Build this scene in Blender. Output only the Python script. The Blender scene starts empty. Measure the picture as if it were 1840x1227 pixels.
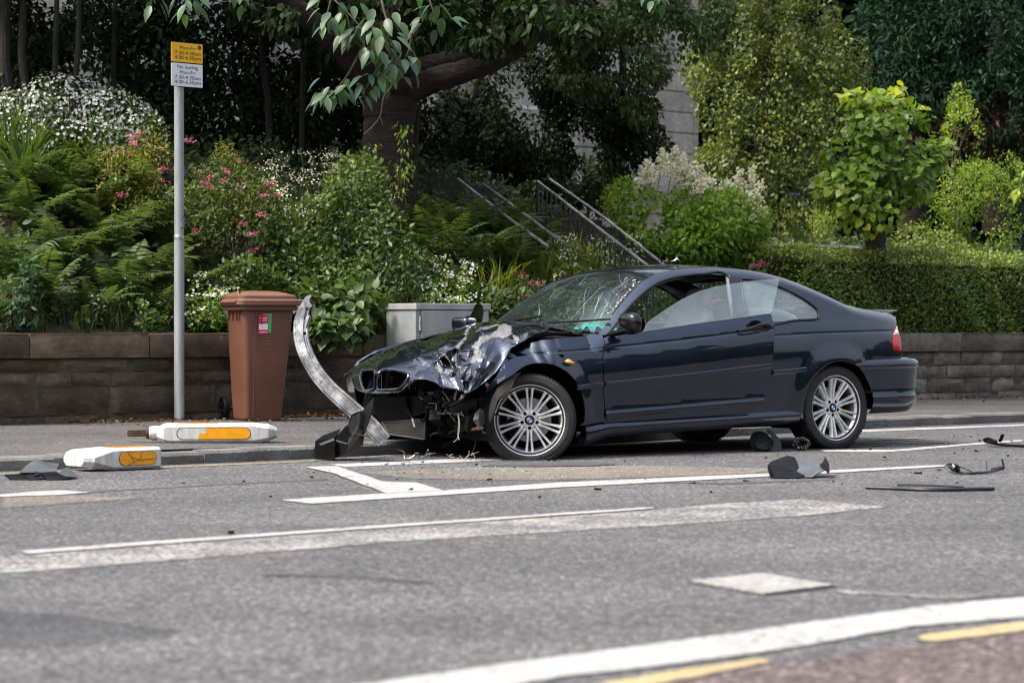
import bpy, bmesh, math, random
import numpy as np
from mathutils import Vector, Matrix
from mathutils.geometry import delaunay_2d_cdt
R = math.radians
rng = np.random.default_rng(7)
random.seed(7)
SC = bpy.context.scene
COL = SC.collection

# ------------------------------------------------------------------ camera
CAM_H, FPX, HORIZ = 0.86, 4344.0, 598.0          # eye height, focal length and horizon in photo pixels
cd = bpy.data.cameras.new("camera")
cam = bpy.data.objects.new("camera", cd)
COL.objects.link(cam)
cd.sensor_width = 36.0
cd.lens = 36.0 * FPX / 1840.0
cd.clip_start, cd.clip_end = 0.1, 2000
cam.location = (0, 0, CAM_H)
cam.rotation_euler = (R(90) - math.atan((613.5 - HORIZ) / FPX), 0, 0)
cd.dof.use_dof = True
cd.dof.focus_distance = 18.3
cd.dof.aperture_fstop = 3.4
SC.camera = cam

# ------------------------------------------------------------------ sky, sun, exposure
SUN_EL, SUN_AZ = 58.0, 205.0                      # azimuth of the sun, degrees anticlockwise from +X
w = bpy.data.worlds.new("World")
SC.world = w
w.use_nodes = True
nt = w.node_tree
bg = nt.nodes["Background"]
sky = nt.nodes.new("ShaderNodeTexSky")
sky.sky_type = 'NISHITA'
sky.sun_disc = False
sky.sun_elevation = R(SUN_EL)
sky.sun_rotation = R(90 - SUN_AZ)
sky.air_density, sky.dust_density, sky.ozone_density = 1.0, 4.0, 1.0
hs = nt.nodes.new("ShaderNodeHueSaturation")
hs.inputs["Saturation"].default_value = 0.30
nt.links.new(sky.outputs[0], hs.inputs["Color"])
# bright cloud overhead: an overcast sky is lighter towards the zenith
geo = nt.nodes.new("ShaderNodeTexCoord")
sep = nt.nodes.new("ShaderNodeSeparateXYZ")
nt.links.new(geo.outputs["Generated"], sep.inputs[0])
mr = nt.nodes.new("ShaderNodeMapRange")
mr.inputs["From Min"].default_value, mr.inputs["From Max"].default_value = 0.0, 1.0
mr.inputs["To Min"].default_value, mr.inputs["To Max"].default_value = 0.62, 2.3
nt.links.new(sep.outputs["Z"], mr.inputs["Value"])
mul = nt.nodes.new("ShaderNodeVectorMath")
mul.operation = 'SCALE'
# blue patches high up, white haze lower down
h2 = nt.nodes.new("ShaderNodeHueSaturation")
h2.inputs["Saturation"].default_value = 0.95
nt.links.new(sky.outputs[0], h2.inputs["Color"])
mxs = nt.nodes.new("ShaderNodeMix")
mxs.data_type = 'RGBA'
mf = nt.nodes.new("ShaderNodeMapRange")
mf.inputs["From Min"].default_value, mf.inputs["From Max"].default_value = 0.35, 0.9
mf.inputs["To Min"].default_value, mf.inputs["To Max"].default_value = 0.0, 0.7
nt.links.new(sep.outputs["Z"], mf.inputs["Value"])
nt.links.new(mf.outputs[0], mxs.inputs[0])
nt.links.new(hs.outputs[0], mxs.inputs[6])
nt.links.new(h2.outputs[0], mxs.inputs[7])
nt.links.new(mxs.outputs[2], mul.inputs[0])
nt.links.new(mr.outputs[0], mul.inputs["Scale"])
nt.links.new(mul.outputs[0], bg.inputs["Color"])
bg.inputs["Strength"].default_value = 0.125
sl = bpy.data.lights.new("sun", 'SUN')
sun = bpy.data.objects.new("sun", sl)
COL.objects.link(sun)
sl.energy = 2.8
sl.angle = R(10)
sl.color = (1.0, 0.91, 0.77)
ce = math.cos(R(SUN_EL))
sdir = Vector((ce * math.cos(R(SUN_AZ)), ce * math.sin(R(SUN_AZ)), math.sin(R(SUN_EL))))
sun.rotation_euler = sdir.to_track_quat('Z', 'Y').to_euler()
SC.view_settings.view_transform = 'Standard'
SC.view_settings.look = 'None'
SC.view_settings.exposure = 0.78
SC.view_settings.gamma = 1.0
SC.cycles.filter_width = 1.15
SC.cycles.max_bounces = 8
SC.cycles.transparent_max_bounces = 16
SC.cycles.caustics_reflective = False
SC.cycles.caustics_refractive = False
SC.cycles.use_denoising = True

# ------------------------------------------------------------------ helpers: materials
MATS = {}
def hexc(c):
    return (c[0], c[1], c[2], 1.0)

class NT:
    """short-hand for building one material's node tree"""
    def __init__(s, name):
        s.m = bpy.data.materials.new(name)
        s.m.use_nodes = True
        s.t = s.m.node_tree
        s.b = s.t.nodes["Principled BSDF"]
        s.out = s.t.nodes["Material Output"]
        MATS[name] = s.m
    def n(s, kind, **kw):
        nd = s.t.nodes.new(kind)
        for k, v in kw.items():
            if k.startswith("i_"):
                nd.inputs[k[2:].replace("_", " ")].default_value = v
            else:
                setattr(nd, k, v)
        return nd
    def l(s, a, b):
        s.t.links.new(a, b)
    def coord(s, scale=(1, 1, 1), which="Object"):
        tc = s.n("ShaderNodeTexCoord")
        mp = s.n("ShaderNodeMapping")
        mp.inputs["Scale"].default_value = scale
        s.l(tc.outputs[which], mp.inputs["Vector"])
        return mp.outputs[0]
    def noise(s, vec, scale, detail=4, rough=0.55):
        nd = s.n("ShaderNodeTexNoise")
        nd.inputs["Scale"].default_value = scale
        nd.inputs["Detail"].default_value = detail
        nd.inputs["Roughness"].default_value = rough
        if vec is not None:
            s.l(vec, nd.inputs["Vector"])
        return nd.outputs["Fac"]
    def ramp(s, fac, stops, interp='LINEAR'):
        nd = s.n("ShaderNodeValToRGB")
        cr = nd.color_ramp
        cr.interpolation = interp
        while len(cr.elements) < len(stops):
            cr.elements.new(0.5)
        for e, (p, c) in zip(cr.elements, stops):
            e.position = p
            e.color = hexc(c) if not isinstance(c, float) else (c, c, c, 1)
        s.l(fac, nd.inputs["Fac"])
        return nd.outputs["Color"]
    def mix(s, fac, a, b, mode='MIX'):
        nd = s.n("ShaderNodeMix", data_type='RGBA', blend_type=mode)
        for sock, v in ((nd.inputs[0], fac), (nd.inputs[6], a), (nd.inputs[7], b)):
            if isinstance(v, (int, float)):
                sock.default_value = v
            elif isinstance(v, tuple):
                sock.default_value = hexc(v)
            else:
                s.l(v, sock)
        return nd.outputs[2]
    def bump(s, h, strength=0.3, dist=0.01):
        nd = s.n("ShaderNodeBump")
        nd.inputs["Strength"].default_value = strength
        nd.inputs["Distance"].default_value = dist
        s.l(h, nd.inputs["Height"])
        s.l(nd.outputs[0], s.b.inputs["Normal"])
        return nd
    def set(s, **kw):
        for k, v in kw.items():
            sock = s.b.inputs[k.replace("_", " ")]
            if isinstance(v, tuple):
                sock.default_value = hexc(v)
            elif isinstance(v, (int, float)):
                sock.default_value = v
            else:
                s.l(v, sock)
        return s

def simple(name, col, rough=0.5, metal=0.0, coat=0.0, var=0.25, vscale=8.0, bump=0.0, bscale=60.0, spec=0.5):
    """plain surface with slight mottling so that nothing is perfectly uniform"""
    t = NT(name)
    vec = t.coord()
    f = t.noise(vec, vscale, 5)
    lo = tuple(c * (1 - var) for c in col)
    hi = tuple(min(1, c * (1 + var)) for c in col)
    t.set(Base_Color=t.ramp(f, [(0.3, lo), (0.7, hi)]), Metallic=metal, Coat_Weight=coat)
    t.b.inputs["Specular IOR Level"].default_value = spec
    r = t.n("ShaderNodeMapRange")
    r.inputs["To Min"].default_value = max(0, rough - 0.08)
    r.inputs["To Max"].default_value = min(1, rough + 0.08)
    t.l(f, r.inputs["Value"])
    t.l(r.outputs[0], t.b.inputs["Roughness"])
    if bump:
        t.bump(t.noise(vec, bscale, 3), bump, 0.004)
    return t.m

# ------------------------------------------------------------------ helpers: objects
def tag(o, label=None, cat=None, group=None, kind=None):
    for k, v in (("label", label), ("category", cat), ("group", group), ("kind", kind)):
        if v:
            o[k] = v
    return o
def empty(name, loc, label, cat, group=None, rz=0.0):
    o = bpy.data.objects.new(name, None)
    COL.objects.link(o)
    o.location = loc
    o.rotation_euler = (0, 0, rz)
    o.empty_display_size = 0.2
    return tag(o, label, cat, group)

class MB:
    """collects shapes and links them as ONE mesh object"""
    def __init__(s):
        s.v, s.f, s.n = [], [], 0
        s.col = []
        s.sharp = None
    def add(s, v, f, c=None):
        v = np.asarray(v, float).reshape(-1, 3)
        s.v.append(v)
        for q in f:
            s.f.append(tuple(int(i) + s.n for i in q))
        s.n += len(v)
        s.col.append(np.zeros(len(v)) if c is None else np.broadcast_to(np.asarray(c, float), (len(v),)))
        return s
    def box(s, lo, hi, M=None):
        x0, y0, z0 = lo
        x1, y1, z1 = hi
        v = np.array([(x0, y0, z0), (x1, y0, z0), (x1, y1, z0), (x0, y1, z0), (x0, y0, z1), (x1, y0, z1), (x1, y1, z1), (x0, y1, z1)], float)
        if M is not None:
            v = v @ np.array(M)[:3, :3].T + np.array(M)[:3, 3]
        return s.add(v, [(3, 2, 1, 0), (4, 5, 6, 7), (0, 1, 5, 4), (1, 2, 6, 5), (2, 3, 7, 6), (3, 0, 4, 7)])
    def tube(s, pts, rad, seg=8, caps=True, flat=None):
        pts = np.asarray(pts, float)
        n = len(pts)
        rad = np.broadcast_to(np.asarray(rad, float), (n,))
        tan = np.gradient(pts, axis=0)
        tan /= np.linalg.norm(tan, axis=1)[:, None] + 1e-9
        ref = np.array([0, 0, 1.0]) if abs(tan[0][2]) < 0.9 else np.array([1.0, 0, 0])
        u = np.cross(tan[0], ref)
        u /= np.linalg.norm(u)
        vs = []
        a = np.linspace(0, 2 * np.pi, seg, endpoint=False)
        for i in range(n):
            u = u - tan[i] * (u @ tan[i])
            u /= np.linalg.norm(u) + 1e-9
            w_ = np.cross(tan[i], u)
            ru, rw = rad[i], rad[i] * (flat if flat else 1)
            vs.append(pts[i] + ru * np.cos(a)[:, None] * u + rw * np.sin(a)[:, None] * w_)
        f = []
        for i in range(n - 1):
            for k in range(seg):
                f.append((i * seg + k, i * seg + (k + 1) % seg, (i + 1) * seg + (k + 1) % seg, (i + 1) * seg + k))
        if caps:
            f.append(tuple(range(seg))[::-1])
            f.append(tuple((n - 1) * seg + k for k in range(seg)))
        return s.add(np.concatenate(vs), f)
    def lathe(s, prof, M=None, seg=48, close=False):
        """prof: list of (radius, height) turned round the local z axis"""
        prof = np.asarray(prof, float)
        a = np.linspace(0, 2 * np.pi, seg, endpoint=False)
        v = np.concatenate([np.stack([r * np.cos(a), r * np.sin(a), np.full(seg, h)], 1) for r, h in prof])
        if M is not None:
            v = v @ np.array(M)[:3, :3].T + np.array(M)[:3, 3]
        f = []
        m = len(prof)
        for i in range(m - 1 + (1 if close else 0)):
            j = (i + 1) % m
            for k in range(seg):
                f.append((i * seg + k, i * seg + (k + 1) % seg, j * seg + (k + 1) % seg, j * seg + k))
        return s.add(v, f)
    def prism(s, poly, h0, h1, M=None, inset=0.0):
        """poly in local xy, extruded in z"""
        p = np.asarray(poly, float)
        n = len(p)
        v = np.concatenate([np.c_[p, np.full(n, h0)], np.c_[p, np.full(n, h1)]])
        if M is not None:
            v = v @ np.array(M)[:3, :3].T + np.array(M)[:3, 3]
        f = [tuple(range(n))[::-1], tuple(range(n, 2 * n))]
        f += [(i, (i + 1) % n, n + (i + 1) % n, n + i) for i in range(n)]
        return s.add(v, f)
    def build(s, name, mat, parent=None, smooth=True, angle=35, origin=None, bevel=0.0):
        v = np.concatenate(s.v) if s.v else np.zeros((0, 3))
        if origin is not None:
            v = v - np.asarray(origin, float)
        return mesh_obj(name, v, s.f, mat, parent, smooth, angle, np.concatenate(s.col) if s.col else None, bevel, origin)

def mesh_obj(name, v, f, mat, parent=None, smooth=True, angle=35, col=None, bevel=0.0, origin=None):
    me = bpy.data.meshes.new(name)
    v = np.ascontiguousarray(v, np.float32)
    if isinstance(f, np.ndarray):
        nf, k = f.shape
        me.vertices.add(len(v))
        me.vertices.foreach_set("co", v.ravel())
        me.loops.add(nf * k)
        me.loops.foreach_set("vertex_index", np.ascontiguousarray(f, np.int32).ravel())
        me.polygons.add(nf)
        me.polygons.foreach_set("loop_start", np.arange(0, nf * k, k, dtype=np.int32))
        me.polygons.foreach_set("loop_total", np.full(nf, k, np.int32))
        me.update(calc_edges=True)
    else:
        me.from_pydata([tuple(x) for x in v], [], f)
    if col is not None:
        at_ = me.attributes.new("lc", 'FLOAT', 'POINT')
        at_.data.foreach_set("value", np.ascontiguousarray(col, np.float32))
    me.materials.append(mat if not isinstance(mat, str) else MATS[mat])
    if bevel > 0:
        b = bmesh.new()
        b.from_mesh(me)
        bmesh.ops.remove_doubles(b, verts=b.verts, dist=1e-5)
        ed = [e for e in b.edges if len(e.link_faces) == 2 and e.calc_face_angle(0) > R(30)]
        bmesh.ops.bevel(b, geom=ed, offset=bevel, segments=2, affect='EDGES', profile=0.6)
        b.to_mesh(me)
        b.free()
    if smooth:
        me.polygons.foreach_set("use_smooth", np.ones(len(me.polygons), bool))
        if angle:
            me.set_sharp_from_angle(angle=R(angle))
    o = bpy.data.objects.new(name, me)
    COL.objects.link(o)
    if parent is not None:
        o.parent = parent
    if origin is not None:
        o.location = origin
    return o

def part(mb, name, mat, root, **kw):
    """a part built in world coordinates, hung under its thing's (unrotated) empty or a part already at its origin"""
    off = Vector((0, 0, 0))
    p = root
    while p is not None:
        off += Vector(p.location)
        p = p.parent
    mb.v = [a - np.array(off) for a in mb.v]
    return mb.build(name, mat, root, **kw)

def pch(xs, ys):
    """monotone cubic through points (any order)"""
    o = np.argsort(xs)
    x, y = np.asarray(xs, float)[o], np.asarray(ys, float)[o]
    h = np.diff(x)
    d = np.diff(y) / h
    m = np.zeros(len(x))
    m[0], m[-1] = d[0], d[-1]
    for i in range(1, len(x) - 1):
        if d[i - 1] * d[i] > 0:
            w1, w2 = 2 * h[i] + h[i - 1], h[i] + 2 * h[i - 1]
            m[i] = (w1 + w2) / (w1 / d[i - 1] + w2 / d[i])
    def fn(q):
        q = np.asarray(q, float)
        qc = np.clip(q, x[0], x[-1])
        i = np.clip(np.searchsorted(x, qc) - 1, 0, len(x) - 2)
        t = (qc - x[i]) / h[i]
        r = ((1 + 2 * t) * (1 - t) ** 2 * y[i] + t * (1 - t) ** 2 * h[i] * m[i] + t * t * (3 - 2 * t) * y[i + 1] + t * t * (t - 1) * h[i] * m[i + 1])
        return r + np.where(q < x[0], (q - x[0]) * m[0], 0) + np.where(q > x[-1], (q - x[-1]) * m[-1], 0)
    return fn
def sstep(a, b, x):
    t = np.clip((np.asarray(x, float) - a) / (b - a), 0, 1)
    return t * t * (3 - 2 * t)
def spline(pts, n=8, closed=False):
    """Catmull-Rom through points"""
    P = np.asarray(pts, float)
    m = len(P)
    out = []
    for i in range(m if closed else m - 1):
        p0 = P[(i - 1) % m] if closed or i > 0 else 2 * P[0] - P[1]
        p1, p2 = P[i], P[(i + 1) % m]
        p3 = P[(i + 2) % m] if closed or i + 2 < m else 2 * P[-1] - P[-2]
        for t in np.linspace(0, 1, n, endpoint=False):
            out.append(0.5 * ((2 * p1) + (-p0 + p2) * t + (2 * p0 - 5 * p1 + 4 * p2 - p3) * t * t + (-p0 + 3 * p1 - 3 * p2 + p3) * t ** 3))
    if not closed:
        out.append(P[-1])
    return np.array(out)
def in_poly(p, poly):
    p = np.asarray(p, float)
    q = np.asarray(poly, float)
    x, y = p[:, 0], p[:, 1]
    r = np.zeros(len(p), bool)
    j = len(q) - 1
    for i in range(len(q)):
        xi, yi, xj, yj = q[i, 0], q[i, 1], q[j, 0], q[j, 1]
        c = ((yi > y) != (yj > y)) & (x < (xj - xi) * (y - yi) / (yj - yi + 1e-12) + xi)
        r ^= c
        j = i
    return r
def resample(poly, step, closed=True):
    P = np.asarray(poly, float)
    out = []
    m = len(P)
    for i in range(m if closed else m - 1):
        a, b = P[i], P[(i + 1) % m]
        k = max(1, int(np.ceil(np.linalg.norm(b - a) / step)))
        for t in range(k):
            out.append(a + (b - a) * t / k)
    if not closed:
        out.append(P[-1])
    return np.array(out)
def seg_dist(p, poly, closed=True):
    P = np.asarray(poly, float)
    Q = np.roll(P, -1, 0) if closed else P[1:]
    if not closed:
        P = P[:-1]
    d = np.full(len(p), 1e9)
    for a, b in zip(P, Q):
        ab = b - a
        t = np.clip(((p - a) @ ab) / (ab @ ab + 1e-12), 0, 1)
        d = np.minimum(d, np.linalg.norm(p - (a + t[:, None] * ab), axis=1))
    return d

def panel(name, poly, fmap, mat, parent, step=0.03, holes=(), lines=(), hint=(0, 1, 0), flange=0.014, eps=1e-3, attr=None, extra=None, bstep=None):
    """a sheet: a 2-D outline (with holes and feature lines) filled with a fine triangle grid and carried into space by
    fmap; normals come from fmap itself, and the edge is folded back by 'flange' so that it has real thickness"""
    bstep = bstep or step * 0.7
    outl = resample(poly, bstep)
    hol = [resample(h, bstep) for h in holes]
    lo, hi = outl.min(0), outl.max(0)
    gx, gy = np.meshgrid(np.arange(lo[0], hi[0], step), np.arange(lo[1], hi[1], step * 0.87))
    gx = gx + (np.arange(gx.shape[0])[:, None] % 2) * step * 0.5
    g = np.stack([gx.ravel(), gy.ravel()], 1)
    keep = in_poly(g, outl) & (seg_dist(g, outl) > step * 0.45)
    for h in hol:
        keep &= ~in_poly(g, h) & (seg_dist(g, h) > step * 0.45)
    for l in lines:
        keep &= seg_dist(g, l, False) > step * 0.35
    g = g[keep]
    pts, edges = [], []
    for ring in [outl] + hol:
        b = len(pts)
        pts += [tuple(q) for q in ring]
        edges += [(b + i, b + (i + 1) % len(ring)) for i in range(len(ring))]
    for l in lines:
        l = resample(l, bstep, False)
        l = l[in_poly(l, outl)]
        for h in hol:
            l = l[~in_poly(l, h)]
        b = len(pts)
        pts += [tuple(q) for q in l]
        edges += [(b + i, b + i + 1) for i in range(len(l) - 1) if np.linalg.norm(l[i + 1] - l[i]) < bstep * 1.6]
    pts += [tuple(q) for q in g]
    if extra is not None:
        pts += [tuple(q) for q in extra]
    vo, eo, fo, _, _, _ = delaunay_2d_cdt([Vector(p) for p in pts], edges, [], 0, 1e-6)
    P = np.array([(a.x, a.y) for a in vo])
    T = np.array([t for t in fo if len(t) == 3], int)
    c = P[T].mean(1)
    ok = in_poly(c, outl)
    for h in hol:
        ok &= ~in_poly(c, h)
    T = T[ok]
    V = fmap(P[:, 0], P[:, 1])
    du = fmap(P[:, 0] + eps, P[:, 1]) - fmap(P[:, 0] - eps, P[:, 1])
    dv = fmap(P[:, 0], P[:, 1] + eps) - fmap(P[:, 0], P[:, 1] - eps)
    N = np.cross(du, dv)
    N /= np.linalg.norm(N, axis=1)[:, None] + 1e-12
    H = np.asarray(hint, float)
    sgn = 1.0 if (N @ H).sum() >= 0 else -1.0
    N *= sgn
    A = P[T]
    area = (A[:, 1, 0] - A[:, 0, 0]) * (A[:, 2, 1] - A[:, 0, 1]) - (A[:, 2, 0] - A[:, 0, 0]) * (A[:, 1, 1] - A[:, 0, 1])
    flip = (area * sgn) < 0
    T[flip] = T[flip][:, [0, 2, 1]]
    nv = len(V)
    F = [tuple(int(i) for i in t) for t in T]
    LN = [N[i] for t in T for i in t]
    VV = [V]
    AT = attr(P[:, 0], P[:, 1]) if attr is not None else np.zeros(nv)
    if flange:
        cnt = {}
        for t in F:
            for a, b in ((t[0], t[1]), (t[1], t[2]), (t[2], t[0])):
                cnt[(a, b)] = 1
        bd = [(a, b) for (a, b) in cnt if (b, a) not in cnt]
        ids = sorted({i for e in bd for i in e})
        mp = {i: nv + k for k, i in enumerate(ids)}
        mp0 = {i: nv + len(ids) + k for k, i in enumerate(ids)}
        VV += [V[ids] - N[ids] * flange, V[ids]]
        AT = np.concatenate([AT, AT[ids], AT[ids]])
        allv = np.concatenate(VV)
        for a, b in bd:
            q = (mp0[b], mp0[a], mp[a], mp[b])
            fn = np.cross(allv[q[1]] - allv[q[0]], allv[q[2]] - allv[q[0]])
            fn /= np.linalg.norm(fn) + 1e-12
            F.append(q)
            LN += [fn] * 4
    me = bpy.data.meshes.new(name)
    me.from_pydata([tuple(x) for x in np.concatenate(VV)], [], F)
    me.polygons.foreach_set("use_smooth", np.ones(len(F), bool))
    me.normals_split_custom_set([tuple(x) for x in LN])
    a_ = me.attributes.new("lc", 'FLOAT', 'POINT')
    a_.data.foreach_set("value", np.ascontiguousarray(AT, np.float32))
    me.materials.append(MATS[mat] if isinstance(mat, str) else mat)
    o = bpy.data.objects.new(name, me)
    COL.objects.link(o)
    if parent is not None:
        o.parent = parent
    return o

# a point of the place from where it is seen: direction (u, v in photo pixels) and distance
def at(u, v, Y):
    return np.array([(u - 920.0) / FPX * Y, Y, CAM_H - (v - HORIZ) / FPX * Y])
def gnd(u, v, z=0.0):
    Y = FPX * (CAM_H - z) / (v - HORIZ)
    return np.array([(u - 920.0) / FPX * Y, Y, z])
# ------------------------------------------------------------------ the road frame: t along the wall, n away from the road
A0 = np.array([-4.05, 19.1])
TV = np.array([0.7556, 0.655])
NV = np.array([-0.655, 0.7556])
ROADANG = math.atan2(TV[1], TV[0])
def rf(s, d, z=0.0):
    p = A0 + s * TV + d * NV
    return np.array([p[0], p[1], z])
def s_at(u, d=0.0):
    k = (u - 920.0) / FPX
    b = A0 + d * NV
    return (k * b[1] - b[0]) / (TV[0] - k * TV[1])
def sd_of(p):
    q = np.asarray(p)[..., :2] - A0
    return q @ TV, q @ NV
def bank_z(d, s=0.0):
    """height of the garden: a steep planted bank on the left, a level terrace on the right"""
    d = np.asarray(d, float)
    left = 0.80 + 0.06 * sstep(0, 0.4, d) + 0.60 * np.clip(d - 0.35, 0, 2.9) + 0.14 * np.clip(d - 3.25, 0, 30)
    right = 0.80 + 0.06 * sstep(0, 0.4, d) + 0.75 * np.clip(d - 0.9, 0, 1.1) + 0.07 * np.clip(d - 2.0, 0, 30)
    k = sstep(7.0, 10.0, s)
    return left * (1 - k) + right * k
def bank_at(u, Y):
    """the point of the garden bank seen in column u at distance Y"""
    p = at(u, 598, Y)
    s, d = sd_of(p)
    p[2] = float(bank_z(d, s))
    return p

# ------------------------------------------------------------------ asphalt and paint
def road_colour(t, dark, light, scale=62):
    """stone chips of random brightness in dark binder, with wheel tracks and old stains"""
    v = t.coord()
    def cells(sc):
        vo = t.n("ShaderNodeTexVoronoi")
        vo.inputs["Scale"].default_value = sc
        t.l(v, vo.inputs["Vector"])
        return vo
    v1, v2 = cells(scale), cells(scale * 2.3)
    r1 = t.n("ShaderNodeSeparateColor")
    t.l(v1.outputs["Color"], r1.inputs[0])
    r2_ = t.n("ShaderNodeSeparateColor")
    t.l(v2.outputs["Color"], r2_.inputs[0])
    md = tuple(a * .62 + b * .38 for a, b in zip(dark, light))
    hi = tuple(min(.75, c * 1.5) for c in light)
    st = [(0.0, tuple(c * .75 for c in dark)), (0.35, dark), (0.62, md), (0.86, light), (1.0, hi)]
    c = t.mix(0.42, t.ramp(r1.outputs[0], st), t.ramp(r2_.outputs[0], st))
    c = t.mix(t.ramp(v1.outputs["Distance"], [(0.35, 0.0), (0.75, 0.75)]), c, tuple(x * .7 for x in dark))
    big = t.noise(v, 0.6, 6, 0.7)
    c = t.mix(t.ramp(big, [(0.38, 1.0), (0.62, 0.0)]), c, t.mix(1.0, c, (0.74, 0.745, 0.76), 'MULTIPLY'))
    tc = t.n("ShaderNodeTexCoord")
    mp = t.n("ShaderNodeMapping")
    mp.inputs["Rotation"].default_value = (0, 0, -ROADANG)
    mp.inputs["Scale"].default_value = (0.10, 1.3, 1)
    t.l(tc.outputs["Object"], mp.inputs["Vector"])
    trk = t.noise(mp.outputs[0], 1.0, 5, 0.65)
    c = t.mix(t.ramp(trk, [(0.42, 0.0), (0.66, 0.85)]), c, t.mix(1.0, c, (1.22, 1.21, 1.19), 'MULTIPLY'))
    st_ = t.noise(t.coord((1.2, 1.0, 1)), 2.3, 6, 0.7)
    c = t.mix(t.ramp(st_, [(0.60, 0.0), (0.74, 0.6)]), c, t.mix(1.0, c, (0.55, 0.55, 0.57), 'MULTIPLY'))
    h = t.mix(0.5, v1.outputs["Distance"], r1.outputs[0])
    return c, h, v
def edge_mask(t, v, amount=0.5):
    """1 well inside a sheet, ragged towards its rim (attribute lc runs from 0 at the rim to 1 inside)"""
    at_ = t.n("ShaderNodeAttribute", attribute_name="lc")
    n_ = t.noise(v, 14, 6, 0.75)
    m = t.n("ShaderNodeMath", operation='MULTIPLY_ADD')
    t.l(n_, m.inputs[0])
    m.inputs[1].default_value = 1.6
    m.inputs[2].default_value = -1.05
    a = t.n("ShaderNodeMath", operation='ADD')
    t.l(m.outputs[0], a.inputs[0])
    t.l(at_.outputs["Fac"], a.inputs[1])
    return t.ramp(a.outputs[0], [(0.0, 0.0), (0.10, 1.0)])
AD, AL = (0.056, 0.057, 0.061), (0.228, 0.226, 0.228)
def asphalt(name, dark, light, scale=62, blend=False):
    t = NT(name)
    c, h, v = road_colour(t, dark, light, scale)
    if blend:
        c0, _, _ = road_colour(t, AD, AL)
        c = t.mix(edge_mask(t, v), c0, c)
    t.set(Base_Color=c, Roughness=0.9)
    t.b.inputs["Specular IOR Level"].default_value = 0.3
    t.bump(h, 0.7, 0.008)
    return t.m
asphalt("asphalt", AD, AL)
asphalt("asphalt_dark", (0.040, 0.041, 0.045), (0.125, 0.125, 0.129), 70, True)
asphalt("asphalt_tan", (0.118, 0.104, 0.088), (0.335, 0.30, 0.255), 70, True)
asphalt("asphalt_red", (0.060, 0.050, 0.050), (0.27, 0.215, 0.205), 52, True)
asphalt("tar_seam", (0.042, 0.042, 0.044), (0.115, 0.115, 0.117), 70, True)
asphalt("pavement_tar", (0.058, 0.055, 0.053), (0.19, 0.184, 0.177), 85)

def paint(name, col, wear, scale=26):
    """road paint worn through to the asphalt"""
    t = NT(name)
    a, h, v = road_colour(t, AD, AL)
    f = t.noise(v, scale, 6, 0.78)
    f2 = t.noise(v, 2.2, 5, 0.65)
    m2 = t.n("ShaderNodeMath", operation='MULTIPLY_ADD')
    t.l(f2, m2.inputs[0])
    m2.inputs[1].default_value = 0.45
    t.l(f, m2.inputs[2])
    hh = t.n("ShaderNodeMath", operation='MULTIPLY_ADD')
    t.l(h, hh.inputs[0])
    hh.inputs[1].default_value = 0.22
    t.l(m2.outputs[0], hh.inputs[2])
    msk = t.ramp(hh.outputs[0], [(wear, 0.0), (wear + 0.10, 1.0)])
    msk = t.mix(1.0, msk, edge_mask(t, v), 'MULTIPLY')
    dirt = t.ramp(t.noise(v, 7, 6, 0.7), [(0.3, tuple(c * 0.70 for c in col)), (0.68, col)])
    t.set(Base_Color=t.mix(msk, a, dirt), Roughness=0.8)
    t.bump(h, 0.45, 0.006)
    return t.m
paint("paint_white", (0.42, 0.417, 0.405), 0.70)
paint("paint_white_fresh", (0.375, 0.372, 0.362), 0.67)
paint("paint_chip", (0.40, 0.385, 0.36), 0.83, 40)
paint("paint_yellow", (0.42, 0.29, 0.055), 0.86)
paint("paint_yellow_pale", (0.42, 0.32, 0.16), 0.67)
paint("paint_yellow_worn", (0.32, 0.25, 0.13), 0.80)

LAYER = [0]
def sheet(name, pxpoly, mat, z=0.002, soft=0.035):
    """a thin coat lying on the road; its rim frays into the asphalt"""
    q = np.array([gnd(u, v) for u, v in pxpoly])[:, :2]
    q = resample(q, 0.3)
    LAYER[0] += 1
    r2 = np.random.default_rng(LAYER[0])
    q = q + r2.normal(0, 0.005, q.shape)
    zz = 0.001 + z * 0.3 + 0.00006 * LAYER[0]
    o = panel(name, q, lambda x, y: np.stack([x, y, 0 * x + zz], 1), mat, None, 0.16, hint=(0, 0, 1), flange=0, bstep=0.1, attr=lambda x, y: np.clip(seg_dist(np.stack([x, y], 1), q) / soft, 0, 1), extra=inner_ring(q, soft))
    return tag(o, kind="structure")
def inner_ring(q, d):
    q = resample(q, 0.08)
    t_ = np.roll(q, -1, 0) - np.roll(q, 1, 0)
    t_ /= np.linalg.norm(t_, axis=1)[:, None] + 1e-9
    n_ = np.c_[-t_[:, 1], t_[:, 0]]
    a = (q[:, 0] * np.roll(q[:, 1], -1) - np.roll(q[:, 0], -1) * q[:, 1]).sum()
    p = q + n_ * (d if a > 0 else -d)
    return p[in_poly(p, q) & (seg_dist(p, q) > d * .8)]

g = MB()
g.add([(-300, -200, 0), (300, -200, 0), (300, 500, 0), (-300, 500, 0)], [(0, 1, 2, 3)])
tag(g.build("road", "asphalt", smooth=False), kind="structure")

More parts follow.
